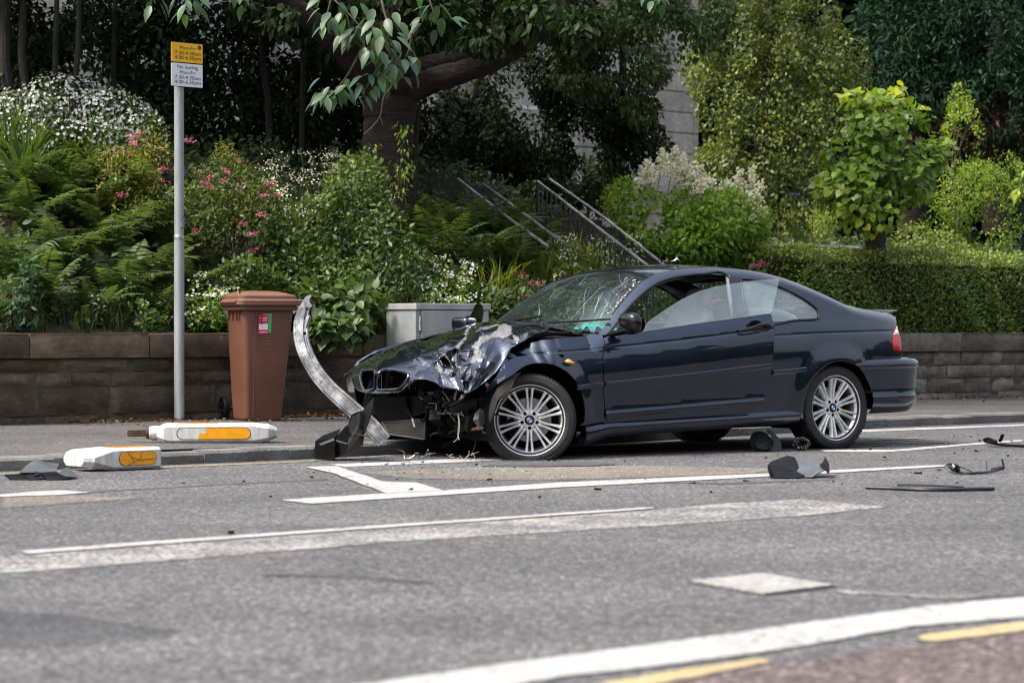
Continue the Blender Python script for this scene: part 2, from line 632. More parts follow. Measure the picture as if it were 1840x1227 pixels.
sheet("asphalt_patch", [(0, 894), (120, 890), (265, 895), (180, 901), (0, 913)], "asphalt_tan")
sheet("asphalt_patch", [(640, 849), (760, 843), (900, 838), (1060, 835.5), (1250, 838), (1420, 843), (1330, 852), (1100, 860), (900, 863), (740, 860)], "asphalt_tan")
sheet("asphalt_patch", [(-60, 1095), (120, 1103), (330, 1134), (250, 1152), (-60, 1170)], "asphalt_dark")
sheet("asphalt_patch", [(880, 1330), (1100, 1228), (1400, 1190), (1840, 1132), (2100, 1100), (2100, 1330)], "asphalt_red", 0.001)
for P_ in ([(150, 884), (380, 871), (590, 860.5), (590, 862), (380, 872.5), (150, 886)], [(470, 1031), (640, 1034), (780, 1046), (760, 1051), (640, 1040), (470, 1036)], [(1000, 862), (1300, 868), (1500, 861), (1500, 863), (1300, 870.5), (1000, 864)]):
    sheet("tar_seam", P_, "tar_seam", 0.001, 0.02)
WM = "road_marking"
sheet(WM, [(38, 990), (600, 950), (1182, 910.5), (1180, 914.5), (600, 955.5), (40, 997)], "paint_white_fresh", 0.008)
sheet(WM, [(-120, 1010), (40, 998.5), (600, 957), (1180, 916), (1300, 905), (1440, 897), (1600, 911), (1440, 928), (1100, 950), (700, 975), (300, 1008), (-120, 1040)], "paint_chip")
sheet(WM, [(500, 899), (690, 887), (780, 883), (1000, 867.5), (1380, 851), (1700, 835), (1700, 839), (1380, 857), (1000, 877), (740, 894), (560, 906)], "paint_white_fresh", 0.008)
sheet(WM, [(546, 840), (606, 838), (690, 866), (750, 868), (800, 882), (695, 888), (640, 868), (600, 852)], "paint_white_fresh", 0.012)
sheet(WM, [(590, 834.5), (830, 824), (960, 819), (960, 824), (830, 830.5), (620, 839)], "paint_white")
sheet(WM, [(1470, 808), (1600, 808), (1769, 794.5), (1840, 790), (1840, 793), (1769, 798), (1630, 810), (1590, 812.5), (1480, 812)], "paint_white")
sheet(WM, [(1543, 773), (1840, 762.5), (1950, 758.5), (1950, 761), (1840, 765), (1543, 776.5)], "paint_white")
sheet(WM, [(-60, 895), (0, 889), (60, 884), (110, 881.5), (168, 885.5), (110, 890), (0, 894), (-60, 900)], "paint_white_fresh", 0.008)
sheet(WM, [(-80, 853), (130, 845.5), (285, 838.5), (520, 829), (700, 818), (700, 820.5), (520, 831.5), (285, 841), (130, 848), (-80, 856)], "paint_yellow_worn", 0.002, 0.012)
sheet(WM, [(935, 823), (975, 822), (975, 825), (935, 826.5)], "paint_yellow", 0.009)
sheet(WM, [(1505, 802), (1590, 799), (1590, 801.5), (1505, 804.5)], "paint_yellow", 0.009)
sheet(WM, [(1560, 790), (1650, 786.5), (1650, 789), (1560, 792.5)], "paint_yellow", 0.009)
sheet(WM, [(1620, 796.5), (1695, 793.5), (1695, 796), (1620, 799)], "paint_yellow", 0.009)
sheet(WM, [(400, 1265), (920, 1192), (1120, 1165), (1420, 1124), (1660, 1091), (1840, 1074), (2000, 1058), (2000, 1090), (1840, 1112), (1650, 1127), (1390, 1172), (1020, 1218), (700, 1270)], "paint_white_fresh", 0.008)
sheet(WM, [(1650, 1143), (1840, 1117), (1960, 1102), (1960, 1118), (1840, 1135), (1690, 1154), (1645, 1151)], "paint_yellow_pale", 0.008)
sheet(WM, [(1050, 1232), (1190, 1208), (1370, 1184), (1393, 1190), (1330, 1204), (1150, 1238)], "paint_yellow_pale", 0.008)
sheet(WM, [(1500, 1060), (1700, 1072), (1840, 1066), (1840, 1069), (1700, 1077), (1500, 1066)], "paint_chip")

# ------------------------------------------------------------------ kerb and pavement
KERB = np.array([(-9.0, 10.4), (-3.18, 15.0), (-2.295, 15.7), (-1.51, 16.39), (1.0, 19.1), (3.39, 21.95), (4.95, 23.35), (16.0, 33.0)])
kp = resample(KERB, 0.5, False)
kt = np.gradient(kp, axis=0)
kt /= np.linalg.norm(kt, axis=1)[:, None]
kn = np.c_[-kt[:, 1], kt[:, 0]]
t = NT("kerb_stone")
v_ = t.coord()
f_ = t.noise(v_, 3, 6, 0.6)
c_ = t.ramp(f_, [(0.3, (0.055, 0.053, 0.05)), (0.55, (0.115, 0.11, 0.105)), (0.75, (0.19, 0.185, 0.175))])
t.set(Base_Color=t.mix(t.ramp(t.noise(v_, 120, 2), [(0.4, 0.0), (0.8, 0.6)]), c_, (0.24, 0.235, 0.225)), Roughness=0.85)
t.bump(t.noise(v_, 28, 4), 0.8, 0.012)
KH = 0.085
kb = MB()
r2 = np.random.default_rng(3)
for i in range(len(kp) - 1):
    a, b = kp[i], kp[i + 1]
    dz = r2.normal(0, 0.004)
    sh = r2.normal(0, 0.004)
    g_ = (b - a) / np.linalg.norm(b - a) * (0.004 if i % 2 else 0.0)
    a_, b_ = a + g_ + kn[i] * sh, b + kn[i] * sh
    w_ = kn[i] * 0.14
    prof = [(0.0, -0.02), (0.0, KH - 0.018 + dz), (0.018, KH + dz), (0.14, KH + 0.006 + dz), (0.14, -0.02)]
    v = [np.r_[a_ + kn[i] * p, h] for p, h in prof] + [np.r_[b_ + kn[i] * p, h] for p, h in prof]
    kb.add(v, [(0, 5, 6, 1), (1, 6, 7, 2), (2, 7, 8, 3), (3, 8, 9, 4), (0, 1, 2, 3, 4), (9, 8, 7, 6, 5)])
tag(kb.build("kerb_strip", "kerb_stone", angle=25), kind="structure")
pv = MB()
rows = 14
pts = []
for i in range(len(kp)):
    s_, d_ = sd_of(kp[i] + kn[i] * 0.141)
    p0 = kp[i] + kn[i] * 0.141
    p1 = A0 + s_ * TV + 0.06 * NV
    for j in range(rows + 1):
        q = p0 + (p1 - p0) * j / rows
        pts.append((q[0], q[1], KH + 0.002 + (0.135 - KH) * j / rows + 0.006 * math.sin(q[0] * 2.1) * math.sin(q[1] * 1.7)))
pv.add(pts, [(i * (rows + 1) + j, (i + 1) * (rows + 1) + j, (i + 1) * (rows + 1) + j + 1, i * (rows + 1) + j + 1) for i in range(len(kp) - 1) for j in range(rows)])
tag(pv.build("pavement", "pavement_tar", angle=0), kind="structure")

# ------------------------------------------------------------------ garden bank behind the wall
t = NT("soil")
v_ = t.coord()
t.set(Base_Color=t.ramp(t.noise(v_, 6, 6, 0.65), [(0.3, (0.012, 0.010, 0.007)), (0.55, (0.03, 0.028, 0.014)), (0.75, (0.05, 0.055, 0.02))]), Roughness=1.0)
t.bump(t.noise(v_, 25, 4), 1.0, 0.05)
bk = MB()
ss = np.arange(-10, 60, 0.6)
ds = np.r_[0.12, np.arange(0.4, 7, 0.4), np.arange(7.5, 45, 2.5)]
pts = []
for s_ in ss:
    for d_ in ds:
        z = float(bank_z(d_, s_)) + 0.05 * math.sin(s_ * 1.3 + d_) * min(1, d_)
        pts.append(rf(s_, d_, z))
nd_ = len(ds)
bk.add(pts, [(i * nd_ + j, (i + 1) * nd_ + j, (i + 1) * nd_ + j + 1, i * nd_ + j + 1) for i in range(len(ss) - 1) for j in range(nd_ - 1)])
tag(bk.build("earth_bank", "soil", angle=0), kind="structure")

# ------------------------------------------------------------------ garden walls
def stone_mat(name, cols, moss=0.0, rough_bump=1.0):
    t = NT(name)
    v = t.coord()
    at_ = t.n("ShaderNodeAttribute", attribute_name="lc")
    f = t.noise(v, 3.4, 8, 0.72)
    lay = t.noise(t.coord((4, 4, 9)), 2.6, 5, 0.65)
    add = t.n("ShaderNodeMath", operation='ADD')
    t.l(f, add.inputs[0])
    sc = t.n("ShaderNodeMath", operation='MULTIPLY_ADD')
    t.l(at_.outputs["Fac"], sc.inputs[0])
    sc.inputs[1].default_value = 0.55
    sc.inputs[2].default_value = -0.275
    t.l(sc.outputs[0], add.inputs[1])
    c = t.ramp(add.outputs[0], [(0.22, cols[0]), (0.45, cols[1]), (0.62, cols[2]), (0.82, cols[3])])
    c = t.mix(t.ramp(lay, [(0.38, 0.55), (0.60, 0.0)]), c, t.mix(1.0, c, (0.55, 0.52, 0.5), 'MULTIPLY'))
    sp = t.ramp(t.noise(v, 17, 3, 0.5), [(0.735, 0.0), (0.76, 0.75)])
    c = t.mix(sp, c, (0.36, 0.35, 0.32))
    soot = t.ramp(t.noise(t.coord((1.3, 1.3, 0.5)), 1.6, 5, 0.6), [(0.4, 0.0), (0.7, 0.6)])
    c = t.mix(soot, c, (0.028, 0.025, 0.022))
    if moss:
        c = t.mix(t.ramp(t.noise(v, 4.5, 5), [(0.52, 0.0), (0.75, moss)]), c, (0.05, 0.06, 0.02))
    t.set(Base_Color=c, Roughness=0.95)
    t.b.inputs["Specular IOR Level"].default_value = 0.2
    bm_ = t.mix(0.35, t.noise(v, 16, 7, 0.75), lay)
    t.bump(bm_, rough_bump, 0.03)
    return t.m
stone_mat("wall_stone_brown", [(0.055, 0.041, 0.029), (0.105, 0.079, 0.055), (0.165, 0.126, 0.088), (0.25, 0.196, 0.14)], 0.3)
stone_mat("coping_brown", [(0.06, 0.045, 0.031), (0.12, 0.088, 0.061), (0.185, 0.138, 0.095), (0.27, 0.205, 0.14)], 0.45, 0.5)
stone_mat("wall_stone_grey", [(0.095, 0.084, 0.07), (0.165, 0.148, 0.122), (0.245, 0.22, 0.182), (0.34, 0.305, 0.255)], 0.2)
simple("mortar", (0.065, 0.055, 0.044), 0.95, var=0.4, bump=0.5)

def rough_block(mb, s0, s1, z0, z1, d0, d1, jit, c, rnd, div=0.09):
    """one dressed stone with an uneven face, in road-frame coordinates"""
    ns = max(3, int((s1 - s0) / div))
    nz = max(3, int((z1 - z0) / div))
    v = []
    r_ = 0.016
    for i in range(ns + 1):
        for j in range(nz + 1):
            a, b = i / ns, j / nz
            edge = min(a * (s1 - s0), (1 - a) * (s1 - s0), b * (z1 - z0), (1 - b) * (z1 - z0))
            d = d0 + (0.018 if edge < r_ else 0.0) + rnd.normal(0, jit) * (1 if edge > r_ else 0.6)
            v.append(rf(s0 + a * (s1 - s0) + (rnd.normal(0, 0.004) if 0 < i < ns else 0), d, z0 + b * (z1 - z0) + (rnd.normal(0, 0.004) if 0 < j < nz else 0)))
    f = [(i * (nz + 1) + j, (i + 1) * (nz + 1) + j, (i + 1) * (nz + 1) + j + 1, i * (nz + 1) + j + 1) for i in range(ns) for j in range(nz)]
    n0 = len(v)
    ring = [(i, 0) for i in range(ns)] + [(ns, j) for j in range(nz)] + [(i, nz) for i in range(ns, 0, -1)] + [(0, j) for j in range(nz, 0, -1)]
    for i, j in ring:
        p = v[i * (nz + 1) + j].copy()
        s_, d_ = sd_of(p)
        v.append(rf(s_, d1, p[2]))
    m = len(ring)
    for k in range(m):
        a = ring[k][0] * (nz + 1) + ring[k][1]
        b = ring[(k + 1) % m][0] * (nz + 1) + ring[(k + 1) % m][1]
        f.append((b, a, n0 + k, n0 + (k + 1) % m))
    mb.add(v, f, c)

def garden_wall(name, s0, s1, mat, capmat, label, caplen, seed, zc=0.655, courses=(0.19, 0.42, 0.54, 0.655), lens=(0.3, 0.8), joints=None):
    rnd = np.random.default_rng(seed)
    root = empty(name, tuple(rf(s0, 0, 0.1)), label, "garden wall")
    mb = MB()
    mb.box((0, 0, 0), (1, 1, 1), Matrix(((TV[0] * (s1 - s0), NV[0] * 0.26, 0, rf(s0, 0.022)[0]), (TV[1] * (s1 - s0), NV[1] * 0.26, 0, rf(s0, 0.022)[1]), (0, 0, 0.70, 0.09), (0, 0, 0, 1))))
    part(mb, "mortar_core", "mortar", root)
    mb = MB()
    cz = (0.05,) + tuple(courses)
    for a, b in zip(cz[:-1], cz[1:]):
        s = s0
        while s < s1 - 0.02:
            l = rnd.uniform(*lens)
            e = min(s1, s + l)
            if s1 - e < 0.15:
                e = s1
            rough_block(mb, s + rnd.uniform(0.003, 0.012), e - rnd.uniform(0.003, 0.012), a + rnd.uniform(0.003, 0.010), b - rnd.uniform(0.003, 0.010), 0.0 + rnd.normal(0, 0.004), 0.05, 0.008, rnd.uniform(0.25, 0.75), rnd)
            s = e
    part(mb, "stone_face", mat, root, angle=40)
    js = joints or [s0] + list(np.arange(s0 + caplen * 0.6, s1 - 0.3, caplen)) + [s1]
    for a, b in zip(js[:-1], js[1:]):
        mb = MB()
        rough_block(mb, a + 0.006, b - 0.006, zc + 0.003, 0.855 + rnd.normal(0, 0.006), -0.035 + rnd.normal(0, 0.004), 0.34, 0.003, rnd.uniform(0.25, 0.75), rnd, 0.07)
        mb.add([rf(a + 0.006, -0.02, 0.850), rf(b - 0.006, -0.02, 0.853), rf(b - 0.006, 0.34, 0.86), rf(a + 0.006, 0.34, 0.86)], [(0, 1, 2, 3)], 0.4)
        part(mb, "coping_stone", capmat, root, angle=40)
    return root
garden_wall("garden_wall", -6.0, 6.6, "wall_stone_brown", "coping_brown", "low dark brown stone wall under the ferns, behind the wheelie bin and sign post", 1.15, 5, joints=[-6, -4.7, -3.3, -2.1, -0.95, 0.26, 1.38, 2.5, 3.6, 4.8, 6.0, 6.6])
garden_wall("garden_wall", 8.6, 22.0, "wall_stone_grey", "wall_stone_grey", "low grey rubble stone wall under the clipped hedge, behind the rear of the car", 1.3, 9, courses=(0.2, 0.36, 0.5, 0.655), lens=(0.3, 0.9))
# ------------------------------------------------------------------ car: axes x forward, y to the side we see, z up; origin under the front axle
YAW = R(35.1)
CARX, CARY = -0.305, 17.1
_c, _s = math.cos(YAW), math.sin(YAW)
def car_from_px(u, v, y):
    """point of the car at sideways position y that is seen at photo pixel (u, v)"""
    k = (u - 920.0) / FPX
    x = (CARX + _s * y - k * CARY + k * _c * y) / (_c - k * _s)
    Y = CARY - _s * x - _c * y
    return x, CAM_H - (v - HORIZ) * Y / FPX
def car_to_world(x, y, z):
    return np.array([CARX - _c * x + _s * y, CARY - _s * x - _c * y, z])
def world_to_car(p):
    a, b = p[..., 0] - CARX, p[..., 1] - CARY
    return np.stack([-_c * a - _s * b, _s * a - _c * b, p[..., 2]], -1)

def zs(x):
    return 0.185 - 0.031 * (np.asarray(x) + 0.58)
zb = pch([0.85, 0.6, 0.4, 0.0, -0.6, -1.2, -2.087, -2.67, -3.2, -3.75], [0.60, 0.66, 0.73, 0.79, 0.838, 0.878, 0.940, 0.962, 0.950, 0.93])
prof = pch([-0.3, 0.0, 0.1, 0.3, 0.5, 0.62, 0.78, 0.9, 1.0], [0.78, 0.832, 0.846, 0.860, 0.869, 0.872, 0.862, 0.838, 0.800])
nar = pch([0.9, 0.75, 0.6, 0.4, 0.2, 0.0, -2.9, -3.2, -3.4, -3.5, -3.57, -3.63, -3.7], [0.34, 0.17, 0.085, 0.03, 0.008, 0, 0, 0.014, 0.045, 0.085, 0.14, 0.22, 0.34])
# top edge of the side (roof seam, pillars, boot edge)
EX = pch([-0.50, -0.60, -0.80, -1.00, -1.14, -1.25, -1.45, -1.75, -2.05, -2.35, -2.60, -2.80, -3.00, -3.12, -3.35, -3.62, -3.75],
         [0.80, 0.855, 1.010, 1.155, 1.242, 1.282, 1.318, 1.336, 1.326, 1.285, 1.215, 1.145, 1.070, 1.045, 1.018, 1.005, 0.99])
ZC = pch([0.3, -0.55, -1.2, -1.95, -2.6, -3.5], [0.70, 0.752, 0.785, 0.832, 0.858, 0.880])   # shoulder line
WHEELS = {'f': (0.0, 0.268), 'r': (-2.725, 0.305)}
def side(x, z, crease=True):
    """half width of the body at (x, z)"""
    x = np.asarray(x, float)
    z = np.asarray(z, float)
    b, s0 = zb(x), zs(x)
    t = (z - s0) / (b - s0)
    y = np.where(t <= 1, prof(np.minimum(t, 1)), 0.80 - 0.48 * (z - b) + 0.10 * np.maximum(z - b, 0) ** 2)
    y = y - nar(x)
    for cx, cz in WHEELS.values():
        r = np.hypot(x - cx, z - cz)
        y = y + 0.026 * (1 - sstep(0.345, 0.50, r)) * (z > cz - 0.2)
    E = EX(x)
    q = np.clip((z - (E - 0.085)) / 0.085, 0, 1.3)
    y = y - np.where(x < -0.45, 0.065 * q ** 2.2, 0)
    if crease:
        g_ = np.exp(-((z - ZC(x)) / 0.004) ** 2)
        y = y - 0.006 * g_ - 0.004 * (1 / (1 + np.exp(-(z - ZC(x)) / 0.004)))
    return y
def px_side(pts, y0=0.85):
    """outline traced on the flank: pixels -> (x, z)"""
    out = []
    for u, v in pts:
        y = y0
        for _ in range(12):
            x, z = car_from_px(u, v, y)
            y = 0.5 * y + 0.5 * float(np.clip(side(x, z, False), 0.3, 1.0))
        out.append((x, z))
    return np.array(out)
def arc(cx, cz, r, a0, a1, n=24):
    a = np.radians(np.linspace(a0, a1, n))
    return np.c_[cx + r * np.cos(a), cz + r * np.sin(a)]
def side_map(sgn=1, off=0.0, dfun=None):
    def f(x, z):
        y = side(x, z) + off
        if dfun is not None:
            y = y + dfun(x, z)
        return np.stack([x, sgn * y, np.asarray(z, float) + 0 * x], 1)
    return f
crown = pch([-0.3, -0.9, -1.15, -1.5, -2.2, -2.6, -3.0, -3.3, -3.75], [0.10, 0.085, 0.05, 0.035, 0.035, 0.05, 0.035, 0.022, 0.02])
def ytop(x):
    return side(x, EX(x), False)
def top(x, y):
    x = np.asarray(x, float)
    q = np.abs(y) / np.maximum(ytop(x), 0.05)
    return EX(x) + crown(x) * (1 - q ** 2)
def top_map(x, y):
    return np.stack([x, y, top(x, y)], 1)
# ------------------------------------------------------------------ car materials
def car_paint():
    t = NT("navy_paint")
    v = t.coord()
    dust = t.noise(v, 3.5, 6, 0.6)
    at_ = t.n("ShaderNodeAttribute", attribute_name="lc")
    n1 = t.noise(v, 30, 7, 0.78)
    k = t.n("ShaderNodeMath", operation='MULTIPLY_ADD')
    t.l(n1, k.inputs[0])
    k.inputs[1].default_value = 3.0
    k.inputs[2].default_value = -1.55
    a = t.n("ShaderNodeMath", operation='ADD')
    t.l(k.outputs[0], a.inputs[0])
    t.l(at_.outputs["Fac"], a.inputs[1])
    msk = t.ramp(a.outputs[0], [(0.52, 0.0), (0.58, 1.0)])
    base = t.ramp(dust, [(0.3, (0.016, 0.0255, 0.046)), (0.7, (0.023, 0.035, 0.060))])
    prim = t.ramp(t.noise(v, 70, 4, 0.7), [(0.3, (0.07, 0.075, 0.085)), (0.7, (0.26, 0.265, 0.268))])
    at2 = t.n('ShaderNodeMath', operation='LESS_THAN')
    t.l(at_.outputs['Fac'], at2.inputs[0])
    at2.inputs[1].default_value = -0.35
    t.set(Base_Color=t.mix(at2.outputs[0], t.mix(msk, base, prim), (0.002, 0.002, 0.002)))
    inv = t.n("ShaderNodeMath", operation='SUBTRACT')
    inv.inputs[0].default_value = 1.0
    t.l(msk, inv.inputs[1])
    t.l(inv.outputs[0], t.b.inputs["Coat Weight"])
    t.b.inputs["Coat Roughness"].default_value = 0.035
    t.b.inputs["Coat IOR"].default_value = 1.62
    t.b.inputs["Specular IOR Level"].default_value = 0.25
    t.l(t.ramp(msk, [(0.0, 0.9), (1.0, 0.25)]), t.b.inputs["Metallic"])
    r = t.n("ShaderNodeMapRange")
    r.inputs["To Min"].default_value = 0.3
    r.inputs["To Max"].default_value = 0.65
    t.l(msk, r.inputs["Value"])
    t.l(r.outputs[0], t.b.inputs["Roughness"])
    t.bump(t.noise(v, 2.2, 3, 0.5), 0.05, 0.02)
car_paint()
simple("black_plastic", (0.006, 0.006, 0.0065), 0.48, var=0.3, bump=0.15, bscale=140, spec=0.08)
simple("black_gloss", (0.006, 0.006, 0.007), 0.12, var=0.2)
simple("trim_grey", (0.12, 0.125, 0.13), 0.35, var=0.15)
simple("tyre_rubber", (0.016, 0.016, 0.0165), 0.62, var=0.35, bump=0.25, bscale=180)
simple("rim_silver", (0.78, 0.78, 0.775), 0.28, metal=0.4, var=0.10, vscale=20)
simple("rim_inner", (0.20, 0.20, 0.205), 0.38, metal=0.6, var=0.25)
simple("disc_steel", (0.34, 0.34, 0.34), 0.35, metal=0.8, var=0.15)
simple("dark_metal", (0.0075, 0.0078, 0.0085), 0.5, metal=0.0, spec=0.1, var=0.5, bump=0.4, bscale=40)
simple("steel_scuffed", (0.30, 0.31, 0.32), 0.35, metal=0.7, var=0.45, vscale=30)
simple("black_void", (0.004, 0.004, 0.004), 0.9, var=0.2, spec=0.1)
simple("seat_leather", (0.30, 0.30, 0.295), 0.5, var=0.12, bump=0.2, bscale=120)
simple("tan_leather", (0.42, 0.17, 0.07), 0.45, var=0.2)
simple("dash_plastic", (0.02, 0.02, 0.021), 0.55, var=0.2)
simple("white_plastic", (0.62, 0.61, 0.57), 0.45, var=0.1)
simple("wire_pale", (0.45, 0.42, 0.34), 0.5, var=0.2)
simple("amber_lens", (0.85, 0.33, 0.01), 0.15, coat=1.0, var=0.15, vscale=40)
simple("red_lens", (0.52, 0.010, 0.012), 0.1, coat=1.0, var=0.2, vscale=40)
simple("clear_lens", (0.55, 0.52, 0.52), 0.12, coat=1.0, var=0.15)
simple("headlight_lens", (0.22, 0.235, 0.24), 0.15, metal=0.4, coat=1.0, var=0.5, vscale=12)
simple("badge_blue", (0.02, 0.22, 0.55), 0.25, coat=1.0, var=0.05)
simple("badge_white", (0.78, 0.80, 0.82), 0.25, coat=1.0, var=0.03)
simple("turquoise_cloth", (0.07, 0.50, 0.52), 0.75, var=0.35, vscale=14)
simple("rust_paint", (0.20, 0.07, 0.045), 0.6, var=0.4, vscale=30)
simple("mirror_silver", (0.75, 0.78, 0.77), 0.03, metal=1.0, var=0.03)
def thin_glass(name, tint, refl, rough=0.0, haze=0.0, hazecol=(0.8, 0.85, 0.85)):
    t = NT(name)
    tr = t.n("ShaderNodeBsdfTransparent")
    tr.inputs[0].default_value = hexc(tint)
    gl = t.n("ShaderNodeBsdfGlossy")
    gl.inputs["Roughness"].default_value = rough
    gl.inputs["Color"].default_value = (1, 1, 1, 1)
    lw = t.n("ShaderNodeLayerWeight")
    pw = t.n("ShaderNodeMath", operation='POWER')
    t.l(lw.outputs["Facing"], pw.inputs[0])
    pw.inputs[1].default_value = 5.0
    m = t.n("ShaderNodeMath", operation='MULTIPLY_ADD')
    t.l(pw.outputs[0], m.inputs[0])
    m.inputs[1].default_value = 0.85
    m.inputs[2].default_value = refl + 0.05
    mx = t.n("ShaderNodeMixShader")
    t.l(m.outputs[0], mx.inputs[0])
    t.l(tr.outputs[0], mx.inputs[1])
    t.l(gl.outputs[0], mx.inputs[2])
    last = mx.outputs[0]
    if haze:
        df = t.n("ShaderNodeBsdfDiffuse")
        df.inputs[0].default_value = hexc(hazecol)
        f = t.ramp(t.noise(t.coord(), 5, 5, 0.65), [(0.3, haze * 0.6), (0.75, haze * 1.5)])
        m2 = t.n("ShaderNodeMixShader")
        t.l(f, m2.inputs[0])
        t.l(last, m2.inputs[1])
        t.l(df.outputs[0], m2.inputs[2])
        last = m2.outputs[0]
    t.l(last, t.out.inputs["Surface"])
thin_glass("glass_door", (0.80, 0.90, 0.91), 0.09, 0.0, 0.10, (0.72, 0.86, 0.9))  # bluish diffuse haze adds the sky's pale reflection to the pane's colour
thin_glass("glass_quarter", (0.70, 0.80, 0.81), 0.11, 0.0, 0.10, (0.72, 0.86, 0.9))
thin_glass("glass_screen", (0.46, 0.60, 0.55), -0.02, 0.0, 0.02, (0.5, 0.7, 0.68))
thin_glass("glass_back", (0.8, 0.88, 0.86), 0.02)
thin_glass("glass_crack", (0.75, 0.9, 0.88), 0.12, 0.25, 0.25, (0.75, 0.88, 0.88))

CAR = empty("crashed_car", (CARX, CARY, 0), "dark navy two door coupe with crumpled bonnet and smashed front corner at the kerb", "car", rz=math.pi + YAW)
PAINT = "navy_paint"
lin = lambda x0, x1, n: np.linspace(x0, x1, n)

# ---- side frame: pillars, roof rail, rear quarter (one continuous pressing each side)
win_seal = [(1100, 592), (1112, 575), (1129, 553), (1154, 528), (1178, 510.5), (1204, 500.5), (1234, 495), (1263, 492.5), (1306, 494.5)]
tail_px = [(1611.3, 584.8), (1607, 594.3), (1604.7, 604), (1603.8, 616), (1604.7, 624.8), (1606, 628.6), (1611.3, 630.3), (1620, 629.6)]
bump_line = [(1620, 644), (1600, 645.8), (1565, 650), (1533, 653.5)]
qwin = [(1331, 501), (1346, 502), (1368, 505.5), (1401, 515.5), (1427, 527.5), (1451, 541.5), (1466, 554), (1470.5, 563), (1468, 573), (1430, 575.5), (1352, 581)]
def frame_outline():
    xs = lin(-0.60, -3.60, 60)
    o = [(x, float(EX(x))) for x in xs]
    o += [tuple(p) for p in px_side([(1609.6, 572)], 0.7)]
    o += [tuple(p) for p in px_side(tail_px, 0.78)]
    o += [tuple(p) for p in px_side(bump_line, 0.85)]
    o += [tuple(p) for p in arc(-2.725, 0.305, 0.345, 117, -14, 34)]
    o += [(-3.06 + 0.70, 0.245)]
    o += [(-1.86, 0.238), (-0.56, 0.195), (-0.56, 0.31), (-1.74, 0.36), (-1.86, 0.45), (-1.86, float(zb(-1.86)) - 0.01)]
    o += [tuple(p) for p in px_side([(1318, 572), (1310, 510)] + win_seal[::-1], 0.7)]
    o += [(-0.66, float(zb(-0.66)) + 0.005), (-0.60, float(zb(-0.60)) + 0.006)]
    return o
fo = frame_outline()
qh = px_side(qwin, 0.7)
cl = [np.c_[lin(-2.0, -3.56, 60), ZC(lin(-2.0, -3.56, 60)) + d] for d in (-0.006, -0.002, 0.002, 0.006)]
el = [np.c_[lin(-0.62, -3.55, 110), EX(lin(-0.62, -3.55, 110)) - d] for d in (0.012, 0.028, 0.05, 0.08)]
for sg in (1, -1):
    panel("side_frame", fo, side_map(sg), PAINT, CAR, 0.035, holes=[qh], lines=cl + el, hint=(0, sg, 0.2), flange=0.03)

# ---- doors
def door_dz(x):
    return 0.034 * np.clip(-0.55 - np.asarray(x, float), 0, 2)
def door_off(x):
    return 0.004 + 0.036 * np.clip(-0.6 - np.asarray(x, float), 0, 2)
def door_y(x, z):
    zz = np.asarray(z, float) - door_dz(x)
    return side(x, zz) + door_off(x)
def px_door(pts):
    out = []
    for u, v in pts:
        y = 0.86
        for _ in range(12):
            x, z = car_from_px(u, v, y)
            y = 0.5 * y + 0.5 * float(np.clip(door_y(x, min(z, float(zb(x) + door_dz(x)) + 0.02)), 0.3, 1.0))
        out.append((x, z))
    return np.array(out)
door_px = [(1085, 607), (1100, 602), (1144, 595.5), (1188, 589), (1230, 583), (1269.6, 576.8), (1344.6, 567), (1383.7, 562), (1386, 567), (1389.4, 579), (1391, 590), (1390.5, 612), (1389.5, 639), (1385, 664), (1379, 688), (1374, 712), (1368.5, 722.5), (1355, 725), (1324, 728), (1221, 739), (1091, 756), (1088, 750), (1084.5, 693), (1083.5, 640)]
dp = px_door(door_px)
xs_ = lin(-0.50, -2.2, 70)
dl = [np.c_[xs_, ZC(xs_) + door_dz(xs_) + d] for d in (-0.006, -0.002, 0.002, 0.006)]
ledge = pch([0.0, 0.02, 0.05, 0.075, 0.10], [0.0, 0.004, 0.014, 0.006, 0.0])
def door_map(x, z):
    zz = np.asarray(z, float) - door_dz(x) * 0.6
    y = door_y(x, z) + ledge(np.clip(zz - zs(x) - 0.055, 0, 0.1))
    return np.stack([x, y, z], 1)
ll = [np.c_[xs_, zs(xs_) + door_dz(xs_) * 0.6 + d] for d in (0.07, 0.09, 0.105, 0.12, 0.14)]
DOOR = panel("door", dp, door_map, PAINT, CAR, 0.035, lines=dl + ll, hint=(0, 1, 0), flange=0.03)
tag(DOOR, "passenger door bent outwards and lifted at its rear edge")
# plain far door
xr = lin(-0.56, -2.04, 20)
rd = [(x, float(zb(x)) - 0.004) for x in xr] + [(-2.06, 0.6), (-2.0, 0.36), (-1.95, 0.29)] + [(x, float(zs(x)) + 0.055) for x in xr[::-1][1:]]
panel("door", rd, side_map(-1), PAINT, CAR, 0.06, hint=(0, -1, 0), flange=0.03)

